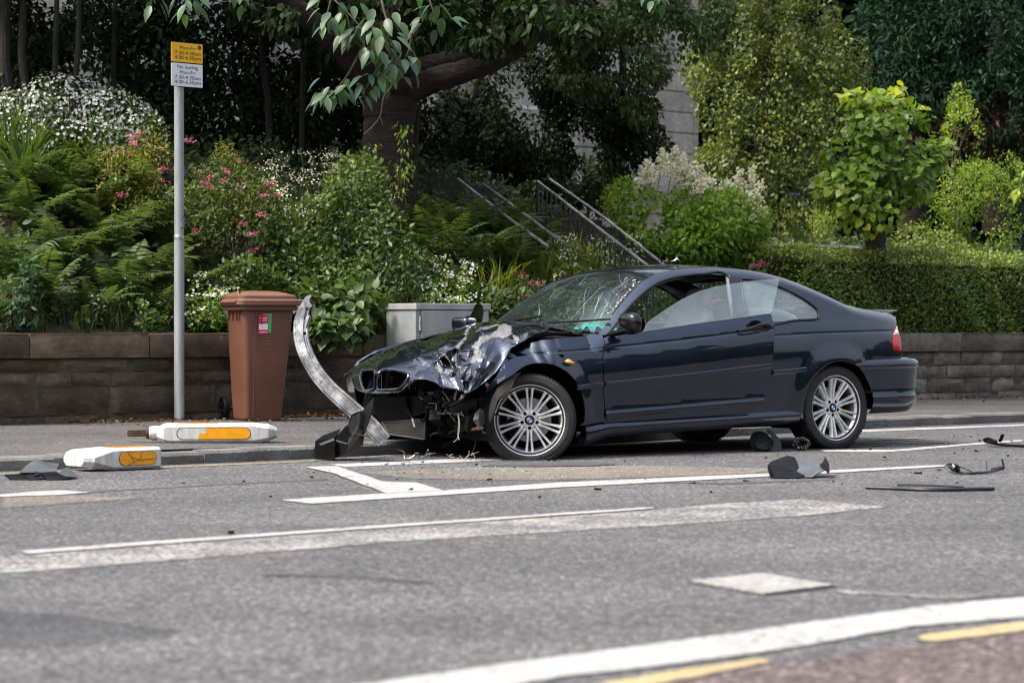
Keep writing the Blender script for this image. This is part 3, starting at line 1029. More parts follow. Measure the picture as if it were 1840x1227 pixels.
def strip(name, pts, h, out, mat, parent, ymap, n=3):
    """raised moulding that follows the flank: pts (x, z) centre line, height h, proud by out"""
    P = np.asarray(pts, float)
    mb = MB()
    secs = [(-h / 2, 0.0), (-h / 2 * 0.92, out * 0.7), (-h / 4, out), (h / 4, out), (h / 2 * 0.75, out * 0.75), (h / 2, 0.0)]
    v = []
    for x, z in P:
        for a, o in secs:
            v.append((x, float(ymap(x, z + a)) + o, z + a))
    m = len(secs)
    f = [(i * m + j, i * m + j + 1, (i + 1) * m + j + 1, (i + 1) * m + j) for i in range(len(P) - 1) for j in range(m - 1)]
    f += [tuple(range(m)), tuple((len(P) - 1) * m + k for k in range(m))[::-1]]
    mb.add(v, f)
    return mb.build(name, mat, parent, angle=30)
ml = px_door([(1087, 690.5), (1150, 684), (1250, 673), (1330, 663), (1384, 656.5)])
strip("moulding", resample(ml, 0.05, False), 0.042, 0.016, PAINT, DOOR, lambda x, z: door_y(x, z))
ml = px_side([(1388, 669), (1420, 666.5), (1448, 663.5)])
strip("moulding", resample(ml, 0.05, False), 0.038, 0.014, PAINT, CAR, lambda x, z: side(x, z))
ml = px_side([(1036, 696), (1060, 692.5), (1083, 691)])
strip("moulding", resample(ml, 0.05, False), 0.04, 0.012, PAINT, CAR, lambda x, z: side(x, z))
# door handle: recess, grip and lock
h0 = px_door([(1326, 594), (1384, 586)])
mb = MB()
pp = spline([(h0[0][0] - 0.00, h0[0][1]), (h0[0][0] - 0.07, h0[0][1] + 0.012), (h0[1][0] + 0.09, h0[1][1] + 0.012), (h0[1][0], h0[1][1] + 0.004)], 6)
oy = np.sin(np.linspace(0, np.pi, len(pp))) * 0.03 + 0.012
mb.tube(np.c_[pp[:, 0], [float(door_y(a, b)) for a, b in pp] + oy, pp[:, 1]], np.interp(np.linspace(0, 1, len(pp)), [0, .15, .6, .9, 1], [0.008, .013, .015, .017, .010]), 10)
mb.build("handle", "black_gloss", DOOR)
mb = MB()
cx, cz = pp[len(pp) // 2 + 1]
mb.lathe([(0.0, 0.0), (0.05, 0.001), (0.062, 0.003), (0.066, 0.0)], Matrix(((1.15, 0, 0, cx), (0, 0, 1, float(door_y(cx, cz)) + 0.002), (0, 0.62, 0, cz), (0, 0, 0, 1))), 28)
mb.build("handle_recess", "black_gloss", DOOR)
# small raised sill trim at the foot of the door
# ---- window seals (dark rubber) and B post
def side_tube(name, pts, r, mat, parent, off=0.004, sg=1):
    P = spline([(p[0], p[1]) for p in pts], 5)
    mb = MB()
    mb.tube(np.c_[P[:, 0], sg * (side(P[:, 0], P[:, 1], False) + off), P[:, 1]], r, 8)
    return mb.build(name, mat, parent)
for sg in (1, -1):
    side_tube("window_seal", px_side([(1088, 604)] + win_seal + [(1318, 570)], 0.7), 0.010, "black_gloss", CAR, 0.0, sg)
    side_tube("window_seal", np.r_[qh, qh[:1]], 0.009, "black_gloss", CAR, 0.0, sg)
bp = px_side([(1309, 496), (1313, 530), (1321, 574)], 0.72)
side_tube("pillar_trim", bp, 0.018, "trim_grey", CAR, -0.012)
# ---- glass
def pane_y(x, z):
    return 0.805 - 0.47 * (np.asarray(z, float) - door_dz(x) - zb(x)) + door_off(x) * 1.15 - 0.01
def px_pane(pts):
    out = []
    for u, v in pts:
        y = 0.75
        for _ in range(14):
            x, z = car_from_px(u, v, y)
            y = 0.5 * y + 0.5 * float(pane_y(x, z))
        out.append((x, z))
    return np.array(out)
gp = px_pane([(1152, 596), (1165, 577), (1188, 561), (1224, 538), (1255, 523.6), (1284, 515), (1312, 510), (1354, 504.5), (1392, 501), (1400, 501), (1394, 530), (1387, 558), (1384, 564), (1344, 569), (1270, 579), (1188, 591)])
pane = panel("door_glass", gp, lambda x, z: np.stack([x, pane_y(x, z), z], 1), "glass_door", DOOR, 0.08, hint=(0, 1, 0), flange=0.004)
tag(pane, "half lowered door glass standing out behind the door")
for sg in (1, -1):
    panel("quarter_glass", qh, lambda x, z, sg=sg: np.stack([x, sg * (side(x, z, False) - 0.006), z], 1), "glass_quarter" if sg > 0 else "glass_back", CAR, 0.06, hint=(0, sg, 0), flange=0.003)

# ---- roof, screens, boot
def plan_edge(x):
    return float(ytop(x)) - 0.004
xw = lin(-0.62, -1.16, 16)
ws = [(x, plan_edge(x)) for x in xw] + [(-1.20, 0.3), (-1.21, 0.0), (-1.20, -0.3)] + [(x, -plan_edge(x)) for x in xw[::-1]] + [(-0.50, -0.5), (-0.44, -0.25), (-0.42, 0), (-0.44, 0.25), (-0.50, 0.5)]
WS = panel("windscreen", ws, lambda x, y: top_map(x, y) + np.array([0, 0, -0.004]), "glass_screen", CAR, 0.06, hint=(0, 0, 1), flange=0.005)
tag(WS, "windscreen crazed with cracks and smeared turquoise")
ro = [(x, plan_edge(x)) for x in lin(-1.165, -2.44, 30)] + [(-2.50, 0.3), (-2.52, 0), (-2.50, -0.3)] + [(x, -plan_edge(x)) for x in lin(-2.44, -1.165, 30)] + [(-1.205, -0.3), (-1.215, 0), (-1.205, 0.3)]
ROOF = panel("roof", ro, top_map, PAINT, CAR, 0.05, hint=(0, 0, 1), flange=0.03)
panel("headliner", [(-1.25, 0.5), (-2.42, 0.5), (-2.42, -0.5), (-1.25, -0.5)], lambda x, y: top_map(x, y) - np.array([0, 0, 0.035]), "dash_plastic", CAR, 0.12, hint=(0, 0, -1), flange=0.004)
bw = [(x, plan_edge(x) - 0.03) for x in lin(-2.47, -3.04, 14)] + [(-3.07, 0.0)] + [(x, -plan_edge(x) + 0.03) for x in lin(-3.04, -2.47, 14)] + [(-2.515, -0.3), (-2.53, 0), (-2.515, 0.3)]
panel("rear_window", bw, top_map, "glass_back", CAR, 0.08, hint=(0, 0, 1), flange=0.004)
for sg in (1, -1):
    cp = [(x, sg * plan_edge(x)) for x in lin(-2.45, -3.06, 14)] + [(x, sg * (plan_edge(x) - 0.026)) for x in lin(-3.06, -2.45, 14)]
    panel("screen_surround", cp, top_map, PAINT, CAR, 0.04, hint=(0, 0, 1), flange=0.01)
tl = [(x, plan_edge(x)) for x in lin(-3.075, -3.61, 14)] + [(-3.63, 0)] + [(x, -plan_edge(x)) for x in lin(-3.61, -3.075, 14)] + [(-3.085, 0)]
BOOT = panel("boot_lid", tl, top_map, PAINT, CAR, 0.06, hint=(0, 0, 1), flange=0.02)
mb = MB()
yy = lin(-0.60, 0.60, 25)
lip = [(-3.50, 1.018), (-3.58, 1.028), (-3.645, 1.046), (-3.65, 1.036), (-3.62, 1.005)]
v = [(a + 0.05 * (y / 0.6) ** 2, y, b - 0.012 * (y / 0.6) ** 2) for y in yy for a, b in lip]
m = len(lip)
mb.add(v, [(i * m + j, i * m + j + 1, (i + 1) * m + j + 1, (i + 1) * m + j) for i in range(len(yy) - 1) for j in range(m - 1)] + [tuple(range(m))[::-1], tuple((len(yy) - 1) * m + k for k in range(m))])
mb.build("boot_spoiler", PAINT, BOOT)
# tail panel between the lamps
mb = MB()
zz = lin(0.55, 1.0, 8)
yv = lin(-1, 1, 24)
v = [(-3.56 - 0.05 * (1 - abs(b) ** 2.5) - 0.012 * math.sin((z - 0.55) * 7), b * 0.57, z) for z in zz for b in yv]
mb.add(v, [(i * 24 + j, i * 24 + j + 1, (i + 1) * 24 + j + 1, (i + 1) * 24 + j) for i in range(7) for j in range(23)])
mb.build("tail_panel", PAINT, CAR)
tpoly = px_side(tail_px + [(1618, 610), (1614.5, 597)], 0.78)
for sg in (1, -1):
    TLP = panel("tail_light", tpoly, lambda x, z, sg=sg: np.stack([x, sg * (side(x, z) + 0.006), z], 1), "red_lens", CAR, 0.02, hint=(0, sg, 0), flange=0.02)
    cpoly = px_side([(1611.3, 585.5), (1607, 595), (1605.2, 601), (1613.5, 600), (1612.6, 592)], 0.78)
    panel("lens_cap", cpoly, lambda x, z, sg=sg: np.stack([x, sg * (side(x, z) + 0.009), z], 1), "clear_lens", TLP, 0.015, hint=(0, sg, 0), flange=0.006)

# ---- rear bumper: wraps the corner
bs = [(-2.86, 0.872), (-2.93, 0.872), (-3.0, 0.872), (-3.06, 0.872), (-3.2, 0.872), (-3.38, 0.862), (-3.52, 0.83), (-3.62, 0.765), (-3.69, 0.66), (-3.73, 0.5), (-3.755, 0.25), (-3.76, 0.0)]
bc = spline(bs, 6)
bc = np.r_[bc, (bc[:-1] * np.array([1, -1]))[::-1]]
bt = np.gradient(bc, axis=0)
bt /= np.linalg.norm(bt, axis=1)[:, None]
bn = np.c_[-bt[:, 1], bt[:, 0]]
if bn[0][1] < 0:
    bn = -bn
def bump_z(x, k):                                   # heights follow the rake of the body
    return k + 0.0 * x
bprof = [(0.655, -0.045), (0.668, -0.02), (0.662, 0.000), (0.640, 0.022), (0.612, 0.026), (0.600, 0.021), (0.595, 0.014), (0.56, 0.012), (0.45, 0.006), (0.40, 0.003), (0.385, 0.012), (0.36, 0.010), (0.30, -0.012), (0.262, -0.05), (0.255, -0.09)]
mb = MB()
v = []
for (x, y), nrm in zip(bc, bn):
    fr = sstep(-3.15, -2.98, x)
    for z, o in bprof:
        zr = z + 0.02 * (x + 3.5) * -0.6
        if x > -3.10:                                # the front end is cut by the wheel arch
            pass
        v.append((x + nrm[0] * o, y + nrm[1] * o, zr))
m = len(bprof)
f = [(i * m + j, i * m + j + 1, (i + 1) * m + j + 1, (i + 1) * m + j) for i in range(len(bc) - 1) for j in range(m - 1)]
V = np.array(v)
def in_arch(p):
    return math.hypot(p[0] + 2.725, p[2] - 0.305) < 0.345 and abs(p[1]) > 0.4
for i in range(len(V)):                              # pull points inside the arch back to its edge
    dx, dz = V[i][0] + 2.725, V[i][2] - 0.305
    r_ = math.hypot(dx, dz)
    if r_ < 0.35 and abs(V[i][1]) > 0.4:
        V[i][0] = -2.725 - math.sqrt(max(0.35 ** 2 - dz * dz, 0.0001))
mb.add(V, f)
mb.build("rear_bumper", PAINT, CAR, angle=40)

# ---- side skirts
sx = np.r_[lin(-0.40, -0.62, 6), lin(-0.7, -2.36, 26)]
for sg in (1, -1):
    mb = MB()
    sp = [(0.068, -0.02), (0.060, 0.004), (0.048, 0.018), (0.032, 0.030), (0.010, 0.032), (-0.02, 0.022), (-0.045, 0.0), (-0.05, -0.06)]
    v = []
    for x in sx:
        fl = float(sstep(-0.62, -0.42, x))
        for z, o in sp:
            v.append((x, sg * (0.832 + o - 0.012 * fl), float(zs(x)) + z - (0.05 * fl if z < 0.03 else 0.012 * fl)))
    m = len(sp)
    ff = [(i * m + j, i * m + j + 1, (i + 1) * m + j + 1, (i + 1) * m + j) for i in range(len(sx) - 1) for j in range(m - 1)]
    ff += [tuple(range(m)), tuple((len(sx) - 1) * m + k for k in range(m))]
    if sg < 0:
        ff = [q[::-1] for q in ff]
    mb.add(v, ff)
    mb.build("side_skirt", PAINT, CAR, angle=50)

# ---- front wings
def px_fender(pts):
    return px_side(pts, 0.86)
fender_px = [(1083, 602.5), (1069, 600.5), (1049, 604), (1010, 607), (976, 611), (960, 617), (940, 624), (925, 632), (912, 643), (903, 660), (890, 679), (879, 692), (874, 703), (879, 702), (893, 690)]
fpoly = [tuple(p) for p in px_fender(fender_px)]
fpoly += [tuple(p) for p in arc(0.0, 0.288, 0.368, 62, 186, 34)]
fpoly += [tuple(p) for p in px_fender([(1042, 765), (1060, 761), (1087, 757.5), (1083, 693), (1082, 640)])]
def fender_dent(x, z):
    x, z = np.asarray(x, float), np.asarray(z, float)
    a = sstep(-0.045, 0.03, x)
    d = -a * 0.40 * np.maximum(z - 0.57, 0)
    d = d - 0.035 * np.exp(-((x + 0.05) / 0.035) ** 2) * sstep(0.60, 0.72, z)
    d = d + 0.016 * np.exp(-((x + 0.14) / 0.05) ** 2) * sstep(0.62, 0.74, z) + 0.008 * np.sin(x * 21 + z * 13) * sstep(-0.30, -0.08, x) * sstep(0.55, 0.7, z)
    d = d + 0.006 * np.sin(x * 60 - z * 25) * np.exp(-((x + 0.05) / 0.09) ** 2)
    return d
SCR_F = [[(897.2, 669), (899, 661), (907, 656), (909.4, 659.5), (903.7, 664.4)], [(891.5, 687), (892.3, 680.6), (910, 674), (911, 677.4), (902, 684), (895.5, 690.4)]]
def px_of_car(P):
    wx, wy = CARX - _c * P[:, 0] + _s * P[:, 1], CARY - _s * P[:, 0] - _c * P[:, 1]
    return np.stack([920 + FPX * wx / wy, HORIZ + FPX * (CAM_H - P[:, 2]) / wy], 1)
def mask_of(uv, polys, soft=2.0):
    m_ = np.zeros(len(uv))
    for p in polys:
        d = seg_dist(uv, p)
        ins = in_poly(uv, p)
        m_ = np.maximum(m_, np.where(ins, 0.5 + 0.5 * np.minimum(d / soft, 1), 0.5 - 0.5 * np.minimum(d / soft, 1)))
    return m_
fmap_f = side_map(1, 0.0, fender_dent)
fzc = [np.c_[lin(-0.16, -0.56, 20), ZC(lin(-0.16, -0.56, 20)) + d] for d in (-0.006, -0.002, 0.002, 0.006)]
FEN = panel("front_wing", fpoly, fmap_f, PAINT, CAR, 0.016, lines=fzc, hint=(0, 1, 0), flange=0.02, attr=lambda x, z: mask_of(px_of_car(fmap_f(x, z)), SCR_F))
tag(FEN, "buckled front wing with scraped paint")
rf_ = [(-0.57, 0.23), (-0.50, 0.20)] + [tuple(p) for p in arc(0.0, 0.288, 0.368, 190, -10, 40)] + [(0.42, 0.30), (0.46, 0.45), (0.47, 0.58), (0.43, 0.655), (0.28, 0.735), (0.03, 0.795), (-0.2, 0.845), (-0.40, 0.875), (-0.57, 0.86)]
panel("front_wing", rf_, lambda x, z: np.stack([x, -side(x, np.minimum(z, zb(x) - 0.005)) + 0.35 * np.maximum(z - zb(x) + 0.03, 0), z], 1), PAINT, CAR, 0.05, hint=(0, -1, 0), flange=0.02)
# indicator: torn out of its slot, hanging by the wing
i0 = px_fender([(1006, 640)])[0]
mb = MB()
mb.lathe([(0.0, 0.001), (0.9, 0.001), (1.0, 0.004), (0.9, 0.0)], Matrix(((0.034, 0, 0, i0[0]), (0, 0, 1, float(side(*i0)) + 0.004), (0, 0.014, 0, i0[1]), (0, 0, 0, 1))), 24)
mb.build("indicator_slot", "black_gloss", CAR)
i1 = px_fender([(1021, 651)])[0]
mb = MB()
mb.lathe([(0.0, 0.02), (0.5, 0.017), (0.85, 0.009), (1.0, 0.0), (0.8, -0.005), (0, -0.006)], Matrix(((0.042, -0.002, 0, i1[0]), (0, 0, 1, float(side(*i1)) + 0.018), (0.006, 0.013, 0, i1[1]), (0, 0, 0, 1))), 24)
IND = mb.build("indicator", "amber_lens", CAR)
i2 = px_fender([(1019, 647.5)])[0]
mb = MB()
mb.lathe([(0.0, 0.012), (0.7, 0.010), (1.0, 0.0), (0, -0.004)], Matrix(((0.022, 0, 0, i2[0]), (0, 0, 1, float(side(*i2)) + 0.02), (0, 0.009, 0, i2[1]), (0, 0, 0, 1))), 20)
mb.build("indicator_base", "clear_lens", IND)
r0 = px_fender([(880.5, 694)])[0]
mb = MB()
mb.lathe([(0, 0.004), (1, 0.0)], Matrix(((0.025, 0, 0, r0[0]), (0, 0, 1, float(side(*r0)) - 0.02), (0.012, 0.02, 0, r0[1]), (0, 0, 0, 1))), 9)
mb.build("torn_edge", "rust_paint", CAR)
# ------------------------------------------------------------------ bonnet: right half nearly whole, left front corner crumpled
hood_px = [(896, 577.3), (930, 576), (951, 576.5), (972, 578.5), (990, 581.5), (1020, 588), (1047, 595.5), (1040, 598.5), (1010, 592.5), (987, 587.5), (970, 596), (950, 607), (930, 618), (917, 626), (910, 639), (904, 650), (890, 669), (872, 685), (856, 697.5), (843, 704.5), (836, 705.5), (830, 703), (820, 698.5), (808, 696.5), (796, 694), (783, 687), (767, 681.5), (757, 680.3), (750, 681.3), (742, 684.5), (734, 690), (724, 699), (716, 704), (700, 705.5), (676, 706), (655, 704.5), (641, 700), (634, 690), (631, 676), (633, 667), (640, 660), (669, 641.8), (701.5, 625.3), (754, 610.8), (799, 597.8), (840, 583.6), (855, 580.6), (880, 578.2)]
kid_r = [(651, 666), (656, 664), (671, 664), (674.3, 667), (674, 690), (671.5, 699), (662, 702), (656, 701.5), (651, 692), (648.5, 678)]
kid_l = [(681.5, 673), (685, 667), (690, 664.5), (705, 664), (724, 667.3), (733, 671), (734.5, 674.5), (732, 681), (721, 695), (713, 699.6), (684, 701), (679.5, 699), (678.5, 690)]
zfar = pch([0.62, 0.55, 0.43, 0.28, 0.026, -0.19, -0.39, -0.58], [0.605, 0.637, 0.688, 0.752, 0.811, 0.864, 0.917, 0.940])
CP = [(u, v, car_to_world(car_from_px(u, v, y)[0], y, 0)[1]) for u, v, y in [
    (631, 676, -.52), (640, 660, -.58), (669, 641.8, -.62), (701.5, 625.3, -.63), (754, 610.8, -.63), (799, 597.8, -.63), (840, 583.6, -.63), (855, 580.6, -.6), (880, 578.2, -.55), (896, 577, -.48),
    (930, 576, -.2), (951, 576.5, 0.0), (990, 581, .35), (1020, 588, .54), (1047, 595.5, .67), (1010, 592, .60),
    (634, 690, -.42), (655, 704.5, -.12), (676, 706, .02), (676, 685, 0.0), (677, 666, 0.0), (716, 704, .22), (734, 690, .30), (750, 681.5, .40), (767, 681.5, .47), (796, 694, .57), (820, 698.5, .64), (836, 705.5, .70), (856, 697, .745),
    (890, 669, .80), (905, 648, .80), (917, 626, .79), (950, 607, .74), (987, 587.5, .66),
    (700, 664, .10), (735, 672, .27),
    (825, 660, .57), (822, 640, .52), (835, 615, .42), (850, 650, .70), (865, 630, .68), (880, 650, .77), (850, 680, .72), (890, 615, .64), (870, 600, .48), (905, 598, .52), (930, 595, .60), (860, 588, .22),
    (800, 655, .40), (785, 640, .31), (795, 675, .50), (770, 662, .36), (745, 655, .22), (812, 640, .40), (790, 620, .22), (760, 640, .24)]]
for x in (0.5, 0.25, 0.0, -0.25):
    for y in (-0.3, 0.0):
        z = float(zfar(x)) + 0.035 * (1 - (y / 0.62) ** 2) + 0.01
        P_ = car_to_world(x, y, z)
        CP.append((920 + FPX * P_[0] / P_[1], HORIZ + FPX * (CAM_H - z) / P_[1], P_[1]))
CP = np.array(CP)
def tps_fit(cp, lam=1e-4):
    X = (cp[:, :2] - np.array([840, 640])) / 100.0
    d = np.linalg.norm(X[:, None] - X[None], axis=2)
    K = np.where(d > 0, d ** 2 * np.log(d + 1e-12), 0) + lam * np.eye(len(X))
    Pm = np.c_[np.ones(len(X)), X]
    A = np.zeros((len(X) + 3, len(X) + 3))
    A[:len(X), :len(X)], A[:len(X), len(X):], A[len(X):, :len(X)] = K, Pm, Pm.T
    sol = np.linalg.solve(A, np.r_[cp[:, 2], 0, 0, 0])
    def fn(u, v):
        q = (np.stack([u, v], 1) - np.array([840, 640])) / 100.0
        dd = np.linalg.norm(q[:, None] - X[None], axis=2)
        return np.where(dd > 0, dd ** 2 * np.log(dd + 1e-12), 0) @ sol[:len(X)] + np.c_[np.ones(len(q)), q] @ sol[len(X):]
    return fn
hood_depth = tps_fit(CP, 2e-3)
def crease(u, v, a, b, wd):
    """distance-based fold along the line a-b"""
    a, b = np.array(a, float), np.array(b, float)
    p = np.stack([u, v], 1)
    ab = b - a
    t = np.clip(((p - a) @ ab) / (ab @ ab), 0, 1)
    d = np.linalg.norm(p - (a + t[:, None] * ab), axis=1)
    return np.maximum(0, 1 - d / wd)
FOLDS = [((836, 703), (862, 660), 10, .016), ((836, 703), (850, 640), 9, -.014), ((845, 700), (890, 640), 10, .015), ((862, 660), (882, 610), 9, .013), ((882, 610), (905, 590), 8, -.012), ((850, 640), (858, 600), 8, -.012), ((752, 680), (775, 655), 9, .012), ((700, 660), (757, 640), 10, .012), ((757, 612), (800, 598), 8, .014), ((783, 640), (812, 618), 8, -.016), ((759, 612), (755, 640), 9, .030), ((757, 640), (781, 638), 8, -.030), ((775, 615), (783, 640), 8, -.022), ((781, 639), (803, 643), 6, .028), ((803, 643), (818, 632), 6, -.02), ((789, 643), (795, 655), 5, .025), ((797, 642), (800, 658), 5, -.025), ((805, 645), (812, 658), 5, .02),
         ((846, 583), (835, 610), 9, -.035), ((835, 610), (819, 632), 7, -.03), ((818, 632), (818, 655), 6, -.035), ((818, 655), (832, 663), 6, -.03), ((832, 663), (830, 675), 6, .03), ((812, 668), (826, 660), 5, .03), ((822, 670), (832, 702), 7, .02), ((838, 690), (834, 704), 6, -.02),
         ((785, 655), (796, 690), 7, -.015), ((800, 668), (815, 672), 6, -.02), ((904, 600), (922, 612), 8, .018), ((915, 590), (925, 610), 7, -.02), ((925, 592), (936, 604), 6, .016), ((900, 592), (918, 594), 6, .02), ((825, 629), (846, 628), 3.2, .02), ((870, 586), (905, 590), 8, -.012), ((945, 592), (930, 612), 9, .02)]
RIDGE = [(852, 580), (846, 583), (835, 610), (820, 631), (817, 645), (818, 656), (826, 668), (832, 704)]
RIDGE2 = [(795, 700), (793, 688), (790, 672), (783, 655), (779, 641)]
def step_over(u, v, line, soft, decay):
    """sheet metal pushed up on the right-hand side of a broken line"""
    L = np.array(line, float)
    p = np.stack([u, v], 1)
    d = np.full(len(p), 1e9)
    sgn = np.ones(len(p))
    for a, b in zip(L[:-1], L[1:]):
        ab = b - a
        t = np.clip(((p - a) @ ab) / (ab @ ab), 0, 1)
        q = np.linalg.norm(p - (a + t[:, None] * ab), axis=1)
        cr = ab[0] * (p[:, 1] - a[1]) - ab[1] * (p[:, 0] - a[0])
        m = q < d
        d = np.where(m, q, d)
        sgn = np.where(m, np.where(cr < 0, 1, -1), sgn)
    s = d * sgn
    return np.exp(-np.maximum(s, 0) / decay) / (1 + np.exp(-np.clip(s / soft, -30, 30)))
TEAR = [[(1010, 500), (1090, 505), (1150, 510), (1180, 570), (1220, 600), (1200, 600), (1150, 590), (1110, 560), (1080, 580), (1065, 560), (1085, 530), (1040, 515)], [(1190, 650), (1230, 615), (1285, 620), (1300, 650), (1270, 640), (1240, 640), (1200, 668)], [(1255, 430), (1290, 422), (1320, 440), (1380, 435), (1420, 412), (1400, 448), (1320, 462), (1280, 442)], [(1570, 482), (1612, 495), (1600, 508)]]
HOODSIL = np.array(hood_px[-9:] + hood_px[:3], float)
def hood_map(u, v):
    u, v = np.asarray(u, float), np.asarray(v, float)
    Y = hood_depth(u, v)
    for a, b, wd, am in FOLDS:
        Y = Y - 1.5 * am * crease(u, v, a, b, wd)
    Y = Y - 0.042 * step_over(u, v, RIDGE, 1.3, 34) - 0.016 * step_over(u, v, RIDGE2, 1.2, 16)
    k = np.exp(-(((u - 812) / 45) ** 2 + ((v - 655) / 35) ** 2)) + 0.5 * np.exp(-(((u - 915) / 35) ** 2 + ((v - 605) / 22) ** 2))
    n_ = np.abs(np.sin(u * .31 + 1.7 * np.sin(v * .17))) + np.abs(np.sin(v * .37 + u * .12 + 2 * np.sin(u * .11))) - 1.2
    Y = Y - 0.0035 * k * n_ - 0.004 * np.sin(u * 0.09 + v * 0.05) * k
    P_ = np.stack([(u - 920) / FPX * Y, Y, CAM_H - (v - HORIZ) / FPX * Y], 1)
    return world_to_car(P_)
C1 = lambda pts: [(620 + a / 6.133, 560 + b / 6.133) for a, b in pts]
C3 = lambda pts: [(860 + a / 7.667, 560 + b / 7.667) for a, b in pts]
SCR = [C1([(1360, 520), (1420, 480), (1440, 420), (1400, 390), (1440, 340), (1490, 280), (1560, 260), (1600, 270), (1650, 250), (1700, 180), (1680, 150), (1760, 130), (1840, 160), (1840, 240), (1790, 290), (1720, 300), (1640, 290), (1540, 330), (1470, 380), (1500, 450), (1480, 510), (1400, 570), (1370, 560)]),
       C3([(0, 340), (150, 310), (250, 250), (290, 180), (430, 200), (400, 230), (460, 270), (400, 330), (300, 360), (200, 340), (0, 440)]),
       C3([(460, 300), (600, 380), (560, 430), (480, 400)]),
       C1([(1440, 220), (1500, 170), (1620, 150), (1690, 130), (1700, 150), (1560, 190), (1480, 210)]),
       C1([(980, 600), (1040, 590), (1070, 660), (1180, 640), (1190, 660), (1130, 690), (1060, 680), (1090, 790), (1075, 800), (1050, 700)]),
       C1([(1300, 790), (1340, 680), (1370, 630), (1385, 660), (1375, 700), (1330, 750)]),
       C1([(1195, 470), (1220, 450), (1225, 560), (1240, 600), (1300, 640), (1300, 690), (1280, 690), (1280, 650), (1215, 600)]),
       C1([(1110, 480), (1200, 440), (1200, 470), (1130, 500)]), C1([(1510, 450), (1570, 490), (1550, 510), (1520, 480)]), C1([(1010, 490), (1090, 495), (1080, 510), (1010, 505)]), C1([(1225, 380), (1330, 270), (1345, 280), (1240, 400)]),
       C1([(1310, 250), (1360, 140), (1380, 150), (1340, 260)])]
flines = [[a, b] for a, b, wd, am in FOLDS if abs(am) > .017]
HOOD = panel("bonnet", hood_px, hood_map, PAINT, CAR, 2.0, holes=[kid_r, kid_l], hint=tuple(world_to_car(np.array([[CARX, CARY - 1, 0.5]]))[0]), flange=0.012, eps=0.6, attr=lambda u, v: mask_of(np.stack([u, v], 1), SCR, 3.5) * 0.92 + 0.30 * np.exp(-(((u - 830) / 60) ** 2 + ((v - 645) / 45) ** 2)) - 2 * (mask_of(np.stack([u, v], 1), [C1(q) for q in TEAR], 1.0) > .5), bstep=2.2)
tag(HOOD, "crumpled bonnet with paint scraped to bare metal")
# kidney surrounds and far continuation of the bonnet
def rim_of(poly, name, mat, r, push):
    P = spline(poly, 4, True)
    Q = hood_map(P[:, 0], P[:, 1]) + np.array([push, 0.4 * push, 0.0])
    mb = MB()
    mb.tube(np.r_[Q, Q[:2]], r, 8, caps=False)
    return mb.build(name, mat, HOOD)
rim_of(kid_r, "grille_frame", PAINT, 0.010, 0.004)
rim_of(kid_l, "grille_frame", PAINT, 0.010, 0.004)
for poly in (kid_r, kid_l):                                     # dark slats deep inside each kidney
    P = np.array(poly)
    mb = MB()
    for u in np.linspace(P[:, 0].min() + 2, P[:, 0].max() - 2, 6):
        cr = P[np.abs(P[:, 0] - u).argsort()[:4]]
        a = hood_map(np.array([u, u]), np.array([P[:, 1].min() + 3, P[:, 1].max() - 2])) - np.array([0.10, 0.06, 0])
        mb.tube(a, 0.004, 5)
    mb.build("grille_slat", "black_gloss", HOOD)
mb = MB()                                                        # turned-down far edge
hs_ = np.array([hood_px[i] for i in range(-9, 0)] + hood_px[:1], float)
Q = hood_map(hs_[:, 0], hs_[:, 1])
v = []
for q in Q:
    for a, b in ((0, 0), (-0.03, -0.004), (-0.10, -0.02), (-0.17, -0.06)):
        v.append((q[0], q[1] + a, q[2] + b))
mb.add(v, [(i * 4 + j, (i + 1) * 4 + j, (i + 1) * 4 + j + 1, i * 4 + j + 1) for i in range(len(Q) - 1) for j in range(3)])
mb.build("bonnet_edge", PAINT, HOOD)

# right-hand headlamp, seen edge on
hl = [(623, 690), (623.5, 677), (627, 667.5), (633, 664.5), (638, 668), (637, 690), (637.5, 704), (630, 705), (625, 702)]
def lamp_map(u, v):
    Y = car_to_world(0.50, -0.62, 0)[1] + 0.006 * (np.asarray(u, float) - 630) * -1 + 0.0006 * (np.asarray(u, float) - 631) ** 2
    return world_to_car(np.stack([(u - 920) / FPX * Y, Y, CAM_H - (v - HORIZ) / FPX * Y], 1))
panel("headlight", hl, lamp_map, "headlight_lens", CAR, 3, hint=(1, 0, 0), flange=0.05, eps=0.5)

# ------------------------------------------------------------------ what the missing bumper lays bare
def cpx(u, v, y):
    x, z = car_from_px(u, v, y)
    return np.array([x, y, z])
def cpd(u, v, x):
    """car point seen at (u, v) on the plane of given x"""
    lo, hi = -1.2, 1.2
    for _ in range(40):
        m_ = 0.5 * (lo + hi)
        if car_from_px(u, v, m_)[0] < x:
            hi = m_
        else:
            lo = m_
    lo_, hi_ = -1.2, 1.2
    ys = np.linspace(-1.2, 1.2, 241)
    xsx = np.array([car_from_px(u, v, y)[0] for y in ys])
    y = float(np.interp(x, xsx if xsx[1] > xsx[0] else xsx[::-1], ys if xsx[1] > xsx[0] else ys[::-1]))
    return np.array([x, y, car_from_px(u, v, y)[1]])
rr = np.random.default_rng(21)
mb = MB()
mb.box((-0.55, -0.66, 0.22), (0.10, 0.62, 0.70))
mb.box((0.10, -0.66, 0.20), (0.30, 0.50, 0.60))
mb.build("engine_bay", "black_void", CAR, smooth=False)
mb = MB()                                                        # slam panel, ducts and brackets
mb.box((0.30, -0.6, 0.30), (0.44, 0.30, 0.42), Matrix.Rotation(0.04, 4, 'X'))
mb.box((0.28, 0.30, 0.34), (0.42, 0.62, 0.40))
mb.box((0.26, 0.50, 0.22), (0.36, 0.60, 0.55))
